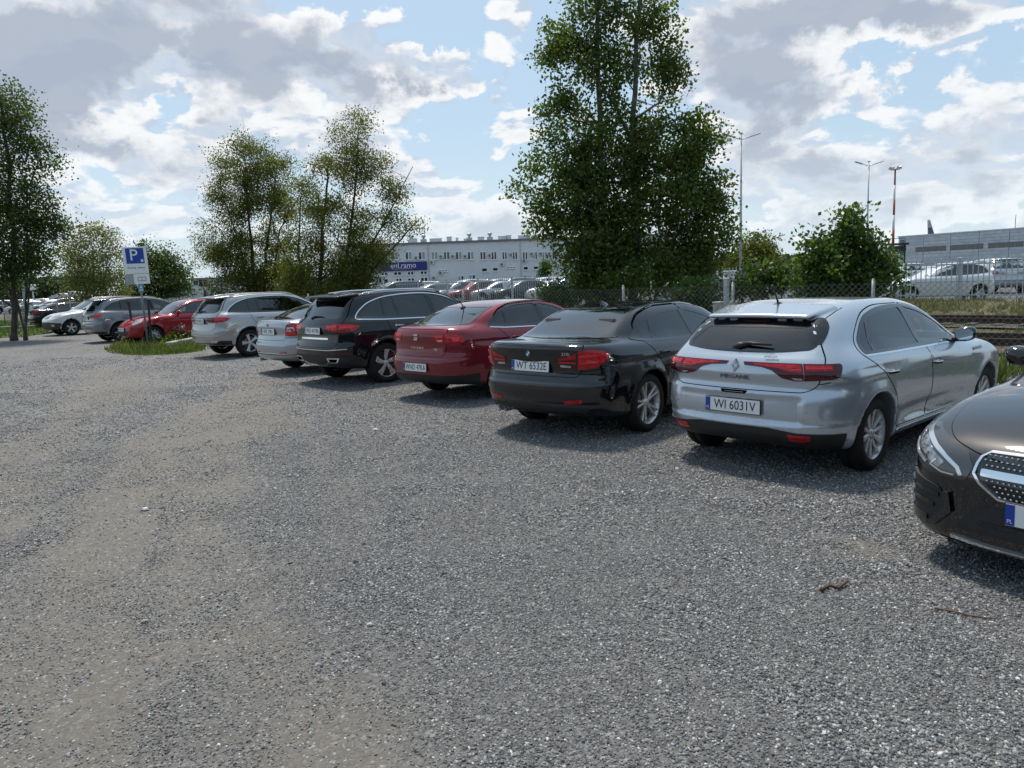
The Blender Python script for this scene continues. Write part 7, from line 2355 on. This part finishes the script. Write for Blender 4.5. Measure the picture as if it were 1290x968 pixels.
tree_px('round_tree', 950, 345, 0, [([(950, 352), (950, 325), (952, 305)], .14, .04)],
        [(952, 308, 26, 16, 1.0), (945, 324, 28, 12, .8), (968, 322, 18, 12, .6), (935, 330, 18, 9, .5)],
        6000, .22, M['leaf_olive'], M['bark_dark'], 'round olive tree far behind the palisade fence beside the nearest visible light mast', 18, 40, .36, dist=78, z0=.36)
tree_px('round_tree', 688, 368, 0, [([(688, 372), (688, 350), (688, 330)], .10, .03)], [(688, 338, 8, 9, 1), (686, 345, 7, 6, .6)],
        1500, .20, M['leaf_mid'], M['bark_dark'], 'small green street tree in front of the long white building', 19, 20, .22, dist=98, z0=.36)

# far woods at both ends of the horizon
def woods(name, x0, x1, dist, h0, h1, seed, n=9000, leaf=.9):
    r_ = np.random.default_rng(seed)
    xs = r_.uniform(x0, x1, n)
    ds = dist + r_.uniform(0, 40, n)
    top = h0 + (h1 - h0) * (.5 * vnoise(xs, xs * 0, .12, seed) + .5 * vnoise(xs, xs * 0, .5, seed + 1))
    C = np.stack([xs, ds, top * r_.uniform(0, 1, n)**.55], 1)
    o = link(name, quads_mesh(name, leaf_quads(C, leaf * 2.0, 1, r_), M['leaf_far'])); tag(o, kind='stuff')


woods('far_woods', -330, -190, 330, 8, 13, 31, 14000)
woods('far_woods', 60, 330, 480, 7, 14, 33, 16000, 1.3)
woods('far_woods', -190, 60, 420, 4, 9, 35, 9000, 1.3)
woods('unseen_woods_behind', -160, 120, -95, 9, 15, 37, 16000, .9)  # unseen, added behind the camera to darken reflections in the car paint

# weeds and low scrub along the chain link fence
def scrub(px, py, n_at, wpx, hpx, nl, seed, lm, label):
    tree_px('shrub', px, py, n_at, [([(px, py), (px - 2, py - hpx * .6)], .02, .006), ([(px + 3, py), (px + wpx * .4, py - hpx * .5)], .016, .005), ([(px - 3, py), (px - wpx * .4, py - hpx * .5)], .016, .005)],
            [(px, py - hpx * .5, wpx, hpx * .5, 1)], nl, .07, lm, M['bark_dark'], label, seed, 22, .12)


scrub(700, 395, 14.6, 26, 34, 2200, 41, M['leaf_mid'], 'low shrub under the left edge of the tall aspen')
scrub(880, 392, 14.6, 30, 40, 2600, 42, M['leaf_mid'], 'green shrub between the tall aspen and the square grey post')
scrub(400, 405, 16.5, 70, 26, 3200, 43, M['leaf_deep'], 'dark low shrub at the foot of the right-hand olive tree')

# grass on the left beyond the lot
lf = np.array([(-60, 34), (-21.5, 34.2), (-23.4, 40), (-27, 44.5), (-31, 54), (-42, 62), (-90, 62)])
me = mesh_np('verge', [(x, y, .01) for x, y in lf], [tuple(range(len(lf)))], M['turf']); tag(link('verge', me), kind='structure')
P = rng.uniform(lf.min(0), lf.max(0), (52000, 2)); P = P[inside(lf, P) & (P[:, 0] > -.78 * P[:, 1])]
grass_blades('verge_grass', np.column_stack([P, 0 * P[:, 0]]), .04, .20, .03, M['grass_blade'])
b = MB(); p, q = gpt(-60, 417), gpt(62, 412); d = q - p
b.box(((p + q) / 2 + Vector((0, 0, .06)))[:], (d.length, .15, .14), math.atan2(d.y, d.x), bev=.02)
tag(b.build('kerb_stone', M['concrete']), 'long pale kerb edging the grass at the far left', 'kerb')
for (px, py, ht, rad, mat, lab, nm, ct) in ((24, 421, 2.6, .032, 'galv', 'thin steel pole right of the maple trunk', 'pole', 'pole'), (35, 412, 5.6, .09, 'pale_steel', 'grey pole in the grass behind the maple', 'pole', 'pole')):
    p = gpt(px, py); b = MB(); b.tube([(0, 0, -.1), (0, 0, ht)], rad, 12); b.tube([(0, 0, 0), (0, 0, .25)], [rad * 1.5, rad * 1.2], 12)
    tag(b.build(nm, M[mat], None, p), lab, ct)


# ------------------------------------------------------------------ long white office building
M['render_white'] = earth_material('white_render', (.66, .66, .67), (.72, .72, .72), (.58, .58, .59), .6)
M['parapet'] = principled('parapet_metal', (.16, .16, .17), .6)
M['win_glass'] = principled('window_dark_glass', (.018, .022, .028), .08, 0, .4, .8)
M['win_pale'] = principled('window_blind', (.30, .31, .32), .4)
M['pvc'] = principled('white_pvc', (.78, .78, .78), .4)
M['ac_grey'] = principled('cooler_casing', (.62, .62, .60), .5)
M['sign_royal'] = principled('royal_blue_board', (.012, .022, .18), .4)
M['zinc'] = principled('zinc', (.45, .46, .47), .45, .6)

BD = 118.0


def bx_(px): return at(px, 360, BD).x
def bz_(px, py): return at(px, py, BD).z


BX0, BX1 = bx_(428), bx_(850)
broot = empty('office_building', (0, BD, .36), 0, 'long white two-storey office building with flat roof and rows of paired windows', 'building')
BZ = bz_(600, 305) - .36
b = MB(); b.box(((BX0 + BX1) / 2, 6, BZ / 2), (BX1 - BX0, 12, BZ)); b.build('wall', M['render_white'], broot)
b = MB(); b.box(((BX0 + BX1) / 2, 6, BZ + .10), (BX1 - BX0 + .5, 12.5, .28)); roof = b.build('roof', M['parapet'], broot)
b = MB(); b.box((bx_(541.5), -.06, BZ / 2), (.12, .10, BZ - .1)); b.build('downpipe', M['zinc'], broot)
b = MB(); b.box((bx_(657), -.06, BZ / 2), (.12, .10, BZ - .1)); b.build('downpipe', M['zinc'], broot)


def zx(q): return 440 + q / 4.3
def zy(q): return 270 + q / 4.3


def window(x0, x1, y0, y1, panes=2, pale=()):
    """zoomed coordinates of the photo crop; a frame with its panes, set back in the wall"""
    X0, X1 = bx_(zx(x0)), bx_(zx(x1)); Z0, Z1 = bz_(zx(x0), zy(y1)) - .36, bz_(zx(x0), zy(y0)) - .36
    cx_, wd, cz, ht = (X0 + X1) / 2, X1 - X0, (Z0 + Z1) / 2, Z1 - Z0
    b = MB(); t = .09
    b.box((cx_, -.02, Z1 - t / 2), (wd, .08, t)); b.box((cx_, -.02, Z0 + t / 2), (wd, .08, t))
    for x in [X0 + t / 2, X1 - t / 2] + [X0 + wd * k / panes for k in range(1, panes)]:
        b.box((x, -.025, cz), (t * (1.6 if X0 + t < x < X1 - t else 1), .074, ht - 2 * t))
    b.box((cx_, -.09, Z0 - .04), (wd + .16, .16, .06))
    f = b.build('window', M['pvc'], broot)
    for k in range(panes):
        b = MB(); w_ = wd / panes
        b.box((X0 + w_ * (k + .5), -.008, cz), (w_ - t, .02, ht - t * 1.4)); b.build('pane', M['win_pale'] if k in pale else M['win_glass'], f)


for (x0, x1, pl) in ((178, 205, (0, 1)), (232, 276, (1,)), (312, 348, (1,)), (383, 420, (1,)), (452, 488, (0, 1)), (518, 553, ()), (582, 618, (1,)), (647, 682, (1,)), (714, 747, ()), (774, 805, ()), (833, 861, ()), (889, 917, ()), (943, 972, ()), (998, 1024, (0,)), (1048, 1078, (0, 1)), (1102, 1130, ()), (1160, 1190, ()), (1216, 1246, (0,)), (1300, 1330, ()), (1370, 1400, ()), (1450, 1480, ())):
    window(x0, x1, 203, 248, 2, pl)
for (x0, x1, y0, y1, n_) in ((176, 211, 314, 334, 2), (244, 287, 312, 333, 2), (318, 354, 311, 331, 2), (388, 426, 308, 328, 2), (720, 752, 291, 314, 1), (779, 810, 289, 310, 1), (945, 973, 283, 304, 1), (1000, 1028, 281, 301, 1), (1104, 1130, 275, 293, 1), (484, 536, 302, 312, 3), (854, 902, 285, 296, 3),
                         (160, 180, 345, 376, 1), (188, 214, 350, 386, 1), (254, 287, 347, 382, 2), (318, 356, 346, 380, 2), (388, 428, 342, 376, 2), (590, 624, 334, 368, 2), (650, 686, 329, 362, 2), (115, 132, 355, 374, 1)):
    window(x0, x1, y0, y1, n_, (0,) if n_ == 2 and x0 > 500 else ())
for (x, y) in ((372, 236), (506, 230), (570, 229), (636, 229), (768, 224), (882, 220), (994, 216), (1044, 215), (1090, 214), (455, 261), (953, 252), (462, 345), (957, 340), (500, 318), (832, 272)):
    X, Z = bx_(zx(x)), bz_(zx(x), zy(y)) - .36
    b = MB(); b.box((X, -.24, Z), (.62, .30, .52), bev=.03); ac = b.build('cooling_unit', M['ac_grey'], broot)
    b = MB(); b.lathe([(0, 0), (.20, 0), (.20, .02), (.16, .03)], 14, 'Y', Matrix.Translation((X - .06, -.395, Z))); b.build('fan', M['parapet'], ac)
for (x, w_, h_) in ((345, 1.2, .7), (470, 1.8, .6), (545, .7, .8), (635, .5, .4), (720, 1.0, .6), (838, 1.3, .6), (872, .8, .7), (948, 1.3, .6), (1030, .8, .3), (1075, .5, .6), (1118, .8, .8), (588, .3, .6)):
    X = bx_(zx(x)); b = MB(); b.box((X, 3.0, BZ + .24 + h_ / 2), (w_, .9, h_)); b.box((X, 3.0, BZ + .26 + h_), (w_ + .12, 1.0, .06)); b.build('chimney', M['render_white'], roof)
for x in (333, 402, 655, 769, 977):
    X = bx_(zx(x)); b = MB()
    b.box((X, 3.4, BZ + .55), (.9, .9, .62)); b.lathe([(.18, .86), (.18, 1.1), (.34, 1.2), (.36, 1.4), (.24, 1.55), (0, 1.58)], 14, 'Z', Matrix.Translation((X, 3.4, BZ))); b.build('roof_ventilator', M['zinc'], roof)
# blue board
X0, X1 = bx_(zx(166)), bx_(zx(427)); Z0, Z1 = bz_(zx(300), zy(306)) - .36, bz_(zx(300), zy(260)) - .36
b = MB(); b.box(((X0 + X1) / 2, -.20, (Z0 + Z1) / 2), (X1 - X0, .16, Z1 - Z0), bev=.02)
sg = b.build('name_board', M['sign_royal'], broot)
me = text_mesh('enl.ramo', 1.15, .01, sx=.95); me.materials.clear(); me.materials.append(M['white_flat'])
link('board_lettering', me, sg, (bx_(zx(300)), -.30, (Z0 + Z1) / 2 + .12), (R(90), 0, 0))
b = MB(); b.box((bx_(zx(296)), -.295, Z0 + .28), (2.9, .02, .10)); b.build('board_line', M['win_pale'], sg)

# low white annex on the left, behind the trees
ar = empty('annex_building', at(258, 360, 112) * Vector((1, 1, 0)) if False else Vector((at(258, 360, 112).x, 112, 0)), R(4), 'small white two-storey building with dark roof edge left of the olive trees', 'building')
AZ = at(258, 352, 112).z
b = MB(); b.box((0, 4, AZ / 2), (3.9, 8, AZ)); b.box((9.0, 5, (AZ - .6) / 2), (14, 7, AZ - .6)); b.build('wall', M['render_white'], ar)
b = MB(); b.box((-.2, 4, AZ + .1), (5.2, 8.6, .22)); b.box((9.2, 5, AZ - .5), (14, 7.4, .2)); b.build('roof', M['parapet'], ar)
for (x, z, w_, h_) in ((-.2, 3.0, 1.3, 1.2), (.0, 1.2, .7, .9), (-1.2, 3.1, .7, .8), (4.2, 1.6, 2.0, 1.2), (7.5, 1.6, 2.0, 1.2), (10.5, 1.6, 2.0, 1.2)):
    y_ = -.03 if x < 2 else 1.47
    b = MB(); b.box((x, y_, z), (w_, .1, h_)); f = b.build('window', M['pvc'], ar)
    for k in (-1, 1):
        b = MB(); b.box((x + k * w_ * .24, y_ - .055, z), (w_ * .42, .03, h_ * .82)); b.build('pane', M['win_glass'], f)
b = MB(); b.box((-2.6, -1.0, 1.9), (2.8, 3.0, .12), bev=.02, M=Matrix.Translation((-2.9, -.8, 2.0)) @ Matrix.Rotation(R(-8), 4, 'Y')); b.build('awning', M['dark_post'], ar)

# ------------------------------------------------------------------ grey warehouse on the right
PA, PB = at(1132, 299, 183), at(1290, 288, 160)
dirw_ = Vector((PB.x - PA.x, PB.y - PA.y, 0)); ln = dirw_.length; dirw_.normalize()
WH = (PA.z + PB.z) / 2 - .3
wroot = empty('warehouse', (PA.x, PA.y, .3), math.atan2(dirw_.y, dirw_.x), 'long pale grey metal warehouse with one band of square windows under its roof edge', 'building')
M['cladding'] = principled('metal_cladding', (.50, .53, .56), .45, .3, noise=.18, nscale=.7)
M['cladding2'] = principled('metal_cladding_pale', (.56, .585, .61), .45, .3, noise=.18, nscale=.9)
LW = ln * 1.8
rows = 12
b = MB(); b.box((LW / 2, 15.1, WH / 2), (LW, 29.9, WH - .1)); b.build('wall', M['cladding'], wroot)
ph = WH / rows
seg = LW / 8
for j in range(8):
    for k in range(rows):
        b = MB(); b.box((seg * (j + .5), .05 - .02 * ((j + k) % 2), ph * (k + .5)), (seg - .10, .14, ph - .05))
        b.build('cladding_panel', M['cladding'] if (j * 5 + k * 3) % 4 else M['cladding2'], wroot)
b = MB(); b.box((LW / 2, 15, WH + .1), (LW + .4, 30.4, .25)); b.build('roof', M['cladding2'], wroot)


def on_wh(px, py):
    v = _f * 969.0 + _r * (px - 645) - _u * (py - 484)
    n_ = Vector((-dirw_.y, dirw_.x, 0)); t_ = (Vector((PA.x, PA.y, 0)) - Vector((0, 0, CAM_H))).dot(n_) / v.dot(n_)
    p = Vector((0, 0, CAM_H)) + v * t_
    return (Vector((p.x - PA.x, p.y - PA.y, 0)).dot(dirw_), p.z - .3)


def zq(u, v): return on_wh(1090 + u / 4.61, 230 + v / 4.61)


edges = [292, 336, 381, 428, 470, 480, 525, 571, 619, 662, 674, 722, 770, 820, 866, 877, 925, 975]
wz0 = zq(290, 405)[1]; wz1 = zq(290, 377)[1]
xs_ = [zq(e, 390)[0] for e in edges]
x = xs_[0]; wd = (xs_[4] - xs_[0]) / 4
k = 0
while x + wd < LW - 1 and k < 26:
    if k % 4 == 0 and k: x += .9
    b = MB(); b.box((x + wd / 2, -.04, (wz0 + wz1) / 2), (wd - .12, .10, wz1 - wz0)); f = b.build('window', M['parapet'], wroot)
    b = MB(); b.box((x + wd / 2, -.10, (wz0 + wz1) / 2), (wd - .40, .04, wz1 - wz0 - .3)); b.build('pane', M['glass_solid'], f)
    x += wd; k += 1
b = MB(); b.tube([(zq(828, 262)[0], 3, WH), (zq(828, 262)[0], 3, WH + 3.2)], .09, 8); b.build('roof_mast', M['zinc'], wroot)
b = MB(); b.box((zq(216, 380)[0], -.05, zq(216, 380)[1]), (1.0, .1, 3.6)); b.build('louvre', M['parapet'], wroot)

# ------------------------------------------------------------------ airliner parked beyond the warehouse
AD = 262.0
ap = at(1172, 300, AD)
aroot = empty('airliner', (ap.x + 4, AD, .3), R(0), 'white airliner hidden by the warehouse, only its tail fin showing', 'aeroplane')
fz = at(1172, 277, AD).z - .3; fb_ = at(1172, 299, AD).z - .3
wpx = AD / 969.0
b = MB()
V = []
for (y_) in (-.22, .22):
    V += [(-4 - 4.2 * wpx, y_, fz), (-4 - 1.5 * wpx, y_, fz), (-4 + 8 * wpx, y_ * 1.5, fb_ - 2.2), (-4 - 2.0 * wpx, y_ * 1.5, fb_ - 2.2)]
b.add(V, [(0, 1, 2, 3), (7, 6, 5, 4), (0, 4, 5, 1), (1, 5, 6, 2), (2, 6, 7, 3), (3, 7, 4, 0)])
m_, t_, out_ = new_mat('tail_livery')
P_ = t_.node('ShaderNodeTexCoord').outputs['Object']
v_ = t_.node('ShaderNodeTexVoronoi', {'Vector': P_, 'Scale': .55})
cc = t_.ramp(t_.node('ShaderNodeSeparateColor', {0: v_.outputs['Color']}).outputs[0], [(0, (.62, .62, .66)), (.45, (.30, .27, .36)), (.75, (.10, .08, .18)), (1, (.55, .55, .6))])
bb = t_.node('ShaderNodeBsdfPrincipled', {'Base Color': cc}); bb.inputs['Roughness'].default_value = .3
t_.l.new(bb.outputs[0], out_.inputs[0])
b.build('tail_fin', m_, aroot)
b = MB(); fl_ = max(fb_ - 3.6, 3.0)
b.lathe([(0, -26), (1.2, -24.6), (1.9, -21), (1.98, -5), (1.6, 3), (.9, 8), (.3, 11), (0, 11.2)], 20, 'Y', Matrix.Translation((-2, 0, fl_)) @ Matrix.Rotation(R(90), 4, 'Z') @ Matrix.Rotation(R(180), 4, 'Z'))
b.build('fuselage', M['white_flat'], aroot)
b = MB(); b.box((10, 0, fl_ - 1.2), (4.5, 30, .4), bev=.1); b.build('wing', M['white_flat'], aroot)
b = MB()
for (x_, y_) in ((8, 2.5), (8, -2.5), (22, 0)): b.tube([(x_, y_, fl_ - 1), (x_, y_, .4)], .15, 8); b.tube([(x_, y_ - .3, .45), (x_, y_ + .3, .45)], .45, 12)
b.build('landing_gear', M['dark_post'], aroot)

# ------------------------------------------------------------------ light masts
def lamp(px, ptop, d, label, z0=.36, arms=True):
    p = at(px, 350, d); ht = at(px, ptop, d).z - z0
    root = empty('light_mast', (p.x, d, z0), R(8), label, 'street lamp', 'two-armed light masts in the storage yard')
    b = MB(); b.tube([(0, 0, -.1), (0, 0, ht * .5), (0, 0, ht)], [.11, .085, .055], 10); b.tube([(0, 0, 0), (0, 0, .5)], [.16, .15], 10); b.build('pole', M['zinc'], root)
    for sg in (1, -1):
        b = MB(); b.tube([(0, 0, ht - .12), (sg * .35, 0, ht - .02), (sg * .75, 0, ht + .10)], .032, 8)
        arm = b.build('arm', M['zinc'], root)
        b = MB(); b.box((0, 0, 0), (.78, .26, .09), bev=.03, M=Matrix.Translation((sg * 1.05, 0, ht + .20)) @ Matrix.Rotation(R(-16 * sg), 4, 'Y')); b.build('lamp_head', M['pale_steel'], arm)
    b = MB(); b.tube([(0, 0, ht - .1), (0, .0, ht + .28)], .025, 6); b.box((0, 0, ht + .30), (.22, .2, .10), bev=.02); b.build('sensor', M['pale_steel'], root)


lamp(933, 174, 57, 'two-armed light mast just right of the tall aspen')
lamp(1091, 208, 74, 'slimmer two-armed light mast behind the young poplar')
lamp(831, 132, 45, 'two-armed light mast seen through the leaves of the tall aspen')
# red and white floodlight mast
MD = 184.0
p = at(1124, 340, MD); ht = at(1124, 216, MD).z
root = empty('floodlight_mast', (p.x, MD, .3), 0, 'red and white banded floodlight mast left of the grey warehouse', 'light mast')
M['mast_red'] = principled('mast_red', (.36, .03, .03), .5); M['mast_white'] = principled('mast_white', (.72, .72, .72), .5)
nb = 7
for k in range(nb):
    z0_, z1_ = ht * k / nb, ht * (k + 1) / nb
    b = MB(); b.tube([(0, 0, z0_), (0, 0, z1_)], [.34 - .16 * k / nb, .34 - .16 * (k + 1) / nb], 10); b.build('mast_band', M['mast_red'] if k % 2 == 0 else M['mast_white'], root)
b = MB(); b.lathe([(0, ht), (1.0, ht), (1.0, ht + .12), (0, ht + .12)], 16, 'Z'); rg = b.build('head_ring', M['zinc'], root)
for k in range(8):
    a = k * math.pi / 4; b = MB(); b.box((0, 0, 0), (.6, .3, .5), bev=.05, M=Matrix.Translation((1.15 * math.cos(a), 1.15 * math.sin(a), ht + .42)) @ Matrix.Rotation(a, 4, 'Z')); b.build('floodlight', M['zinc'], rg)

# equipment shed and gantry behind the bush
p = at(1128, 318, 150)
root = empty('gantry', (p.x, 150, .3), 0, 'dark steel gantry at the left end of the grey warehouse', 'gantry')
b = MB(); zt = at(1128, 308, 150).z - .3
b.box((0, 0, zt), (4.2, 2, .35)); b.box((.8, 0, zt - .9), (1.8, 1.6, 1.1), bev=.1); b.build('platform', M['dark_post'], root)
for x_ in (-1.8, 1.8):
    b = MB(); b.tube([(x_, 0, 0), (x_, 0, zt)], .15, 8); b.build('leg', M['dark_post'], root)
b = MB(); b.tube([(-1.9, 0, zt + .1), (-1.9, 0, zt + 1.1), (1.9, 0, zt + 1.1), (1.9, 0, zt + .1)], .06, 6); b.build('railing', M['dark_post'], root)

# ------------------------------------------------------------------ far left: tents, van, lorry trailer, lamp
M['tent'] = principled('tent_sheet', (.55, .57, .60), .6, noise=.2, nscale=.5)
p = at(78, 384, 150)
root = empty('marquee', (p.x, 150, 0), R(12), 'grey and white peaked marquee far off at the left behind the dark saloon', 'tent')
b = MB()
hz = at(66, 370, 150).z
V = [(-4, 0, 0), (-4, 0, hz * .45), (-.5, 0, hz), (6, 0, hz * .6), (6, 0, 0)]
V += [(x_ + 2.0, 14, z_) for x_, _, z_ in V]
b.add(V, [(0, 1, 2, 3, 4), (9, 8, 7, 6, 5), (0, 5, 6, 1), (1, 6, 7, 2), (2, 7, 8, 3), (3, 8, 9, 4)]); b.build('canopy', M['tent'], root)
b = MB(); hz2 = at(85, 367, 150).z
b.add([(1.5, -1, hz * .7), (1.6, -1, hz2), (8.0, -1, hz * .75), (1.5, 2, hz * .7), (1.6, 2, hz2), (8.0, 2, hz * .75)], [(0, 1, 2), (5, 4, 3), (0, 3, 4, 1), (1, 4, 5, 2), (2, 5, 3, 0)]); b.build('canopy_peak', M['white_flat'], root)
b = MB()
for x_ in (-3.9, 5.9): b.tube([(x_, -.1, 0), (x_, -.1, hz * .5)], .08, 6)
b.build('frame', M['zinc'], root)
p = at(103, 385, 130); hz = at(103, 373.5, 130).z
root = empty('trailer', (p.x, 130, 0), R(-6), 'crimson box trailer far off beside the marquee', 'trailer')
M['crimson'] = principled('crimson_sheet', (.30, .012, .06), .5)
b = MB(); b.box((0, 0, hz * .62), (3.7, 8, hz * .72), bev=.06); b.build('box_body', M['crimson'], root)
b = MB()
for x_ in (-1.2, 0, 1.2): b.box((x_, -4.02, hz * .62), (.10, .08, hz * .66))
b.build('rib', M['dark_post'], root)
b = MB()
for x_ in (-1.4, 1.4): b.tube([(x_ - .2, -2.8, .5), (x_ + .2, -2.8, .5)], .5, 14)
b.build('wheel', M['rubber'], root)
p = at(45, 400, 110)
root = empty('light_mast', (p.x, 110, 0), 0, 'lone street lamp in front of the far left car park', 'street lamp')
ht = at(45, 363, 110).z
b = MB(); b.tube([(0, 0, 0), (0, 0, ht)], [.14, .08], 8); b.build('pole', M['zinc'], root)
b = MB(); b.box((0, 0, ht + .1), (1.0, .4, .8), bev=.1); b.build('lamp_head', M['mast_white'], root)


# ------------------------------------------------------------------ cars in the yards: three coarse bodies, many copies
def far_proto(kind):
    sp = {'hatch': dict(REDHATCH), 'saloon': dict(SALOON), 'suv': dict(GREYSUV)}[kind]
    sh = dict(sp['shape']); sh['crease'] = []
    S = Shape(**sh)
    c = Car(S, M['far_paint'], .075)
    c.place('parked_car', (0, -500, 0), 0, 'x', 'car', None)
    D = fillet(sp['dlo'], 3)
    c.patch('side_window', 'side', D, M['glass_solid'], .006, h=.2, hb=.12, mirror=True)
    rw = sp.get('rear_window')
    c.patch('rear_window', 'rear', fillet(rw[0], 2) if rw else fillet([(-.5, 1.38, .05), (.5, 1.38, .05), (.58, 1.08, .05), (-.58, 1.08, .05)], 2), M['glass_solid'], .006, h=.2, hb=.12)
    c.patch('windscreen', 'front', fillet(sp['windscreen'][0], 2), M['glass_solid'], .006, h=.2, hb=.12)
    zt = {'hatch': .86, 'saloon': .88, 'suv': 1.0}[kind]
    c.patch('tail_lamp', 'wrapr', deg([(34, zt + .05), (60, zt + .06), (58, zt - .07), (34, zt - .06)]), M['red_lamp'], .006, h=.15, hb=.08, mirror=True)
    zf = {'hatch': .76, 'saloon': .68, 'suv': .86}[kind]
    c.patch('headlamp', 'wrapf', deg([(34, zf + .04), (58, zf + .10), (58, zf - .02), (34, zf - .06)]), M['clear_lens'], .006, h=.15, hb=.08, mirror=True)
    c.patch('grille', 'wrapf', deg([(-26, zf), (26, zf), (22, zf - .22), (-22, zf - .22)]), M['blk_plastic'], .006, h=.15, hb=.08)
    p, n = skin_point(S, 'rear', 0, zt - (.05 if kind != 'saloon' else .12), .006)
    b = MB(); b.box((0, 0, 0), (.52, .114, .01)); o = b.build('number_plate', M['plate'], c.root); o.matrix_local = face_frame(p, n)
    c.body()
    wheel_set(c.root, S, 'five', .21, segs=14)
    return c.root


M['far_paint'] = principled('plain_car_paint', (.5, .5, .5), .3, .3, 1.0)
PROTO = {k: far_proto(k) for k in ('hatch', 'saloon', 'suv')}
PAINTS = {}
for nm, col, mt in (('white', (.68, .69, .70), 0.0), ('silver', (.46, .48, .50), .6), ('grey', (.16, .17, .18), .5), ('black', (.010, .011, .013), 0.0), ('red', (.24, .015, .02), .1), ('blue', (.02, .035, .20), .3), ('dark blue', (.012, .018, .05), .3), ('beige', (.42, .38, .32), .3)):
    PAINTS[nm] = principled('far_' + nm.replace(' ', '_') + '_paint', col, .3, mt, 1.0)
USED = set()


def far_car(kind, colour, p, head, label, group):
    src = PROTO[kind]
    if kind not in USED:
        r_ = src; USED.add(kind)
        r_.location = p; r_.rotation_euler = (0, 0, R(head)); r_['label'] = label; r_['group'] = group
    else:
        r_ = dup(src, p, R(head), label=label, group=group)
    for ch in r_.children:
        if ch.name.startswith('body'):
            ch.material_slots[0].link = 'OBJECT'; ch.material_slots[0].material = PAINTS[colour]
    return r_


def yard(px, d, z=YARD_Z):
    p = at(px, 360, d); return (p.x, d, z)


g1 = 'cars in the storage yard behind the palisade fence'
far_car('hatch', 'white', yard(1222, 30.2), 172, 'white hatchback side-on right behind the palisade bars at far right', g1)
far_car('suv', 'silver', yard(1262, 35.5), 80, 'silver SUV with its tail to the palisade fence at the right edge', g1)
ORD = ['first', 'second', 'third', 'fourth', 'fifth', 'sixth', 'seventh', 'eighth', 'ninth', 'tenth', 'eleventh', 'twelfth', 'thirteenth', 'fourteenth', 'fifteenth', 'sixteenth']
KW = {'hatch': 'hatchback', 'saloon': 'saloon', 'suv': 'SUV'}


def car_row(items, d, heads, where, z=YARD_Z):
    items = sorted(items)
    cnt = {}
    for i, (px, kind, colour) in enumerate(items):
        key = (kind, colour); cnt[key] = cnt.get(key, 0) + 1
        n_same = sum(1 for it in items if (it[1], it[2]) == key)
        lab = f'{colour} {KW[kind]} {where}' if n_same == 1 else f'{ORD[cnt[key] - 1]} {colour} {KW[kind]} from the left {where}'
        far_car(kind, colour, yard(px, d + random.uniform(-.4, .4), z), heads + random.uniform(-3, 3), lab, g1)


rw_ = 'in the front yard row below the white building'
car_row([(520, 'suv', 'black'), (470, 'saloon', 'silver'), (592, 'hatch', 'silver'), (618, 'hatch', 'red'), (652, 'saloon', 'silver'), (682, 'saloon', 'black'), (712, 'hatch', 'white'), (738, 'suv', 'blue'), (568, 'saloon', 'grey'), (890, 'saloon', 'dark blue')], 51, 205, rw_)
car_row([(445, 'hatch', 'silver'), (490, 'saloon', 'black'), (545, 'suv', 'white'), (580, 'saloon', 'silver'), (612, 'hatch', 'white'), (640, 'suv', 'silver'), (668, 'saloon', 'red'), (700, 'suv', 'white'), (725, 'hatch', 'grey'), (920, 'suv', 'silver')], 68, 205, 'in the middle yard row below the white building')
car_row([(455, 'saloon', 'white'), (505, 'suv', 'silver'), (560, 'hatch', 'beige'), (598, 'suv', 'grey'), (630, 'saloon', 'white'), (660, 'hatch', 'silver'), (688, 'saloon', 'grey'), (716, 'hatch', 'red')], 86, 205, 'in the back yard row below the white building')
car_row([(462, 'suv', 'white'), (536, 'hatch', 'white'), (575, 'saloon', 'black'), (606, 'suv', 'silver'), (634, 'hatch', 'red'), (663, 'suv', 'grey'), (694, 'hatch', 'silver'), (722, 'saloon', 'white')], 59, 205, 'in the yard row just behind the front one')
car_row([(1148, 'suv', 'white'), (1178, 'saloon', 'silver'), (1205, 'hatch', 'grey'), (1232, 'suv', 'black'), (1266, 'hatch', 'red'), (1300, 'saloon', 'white')], 52, 75, 'in the second row in front of the grey warehouse')
car_row([(1130, 'saloon', 'white'), (1160, 'hatch', 'silver'), (1190, 'suv', 'white'), (1218, 'saloon', 'grey'), (1246, 'hatch', 'white'), (1276, 'suv', 'silver')], 72, 75, 'in the far row in front of the grey warehouse')
car_row([(896, 'suv', 'white'), (935, 'suv', 'grey'), (968, 'suv', 'black')], 62, 100, 'glimpsed through leaves right of the tall aspen')
g1 = 'cars in the far left car park'
wl = 'in the far left car park beyond the grass'
car_row([(12, 'suv', 'white'), (30, 'suv', 'black'), (42, 'hatch', 'white'), (54, 'saloon', 'silver'), (66, 'hatch', 'grey'), (78, 'saloon', 'white'), (92, 'suv', 'silver'), (108, 'saloon', 'black')], 92, 215, wl, -.02)
car_row([(4, 'hatch', 'beige'), (22, 'saloon', 'silver'), (38, 'suv', 'white'), (56, 'suv', 'grey'), (72, 'hatch', 'silver'), (90, 'saloon', 'white')], 108, 215, 'in the farther row of the far left car park', -.02)
far_car('saloon', 'white', (at(238, 372, 58).x, 58, 0), 200, 'white saloon beyond the roof of the red hatchback, below the small white building', g1)
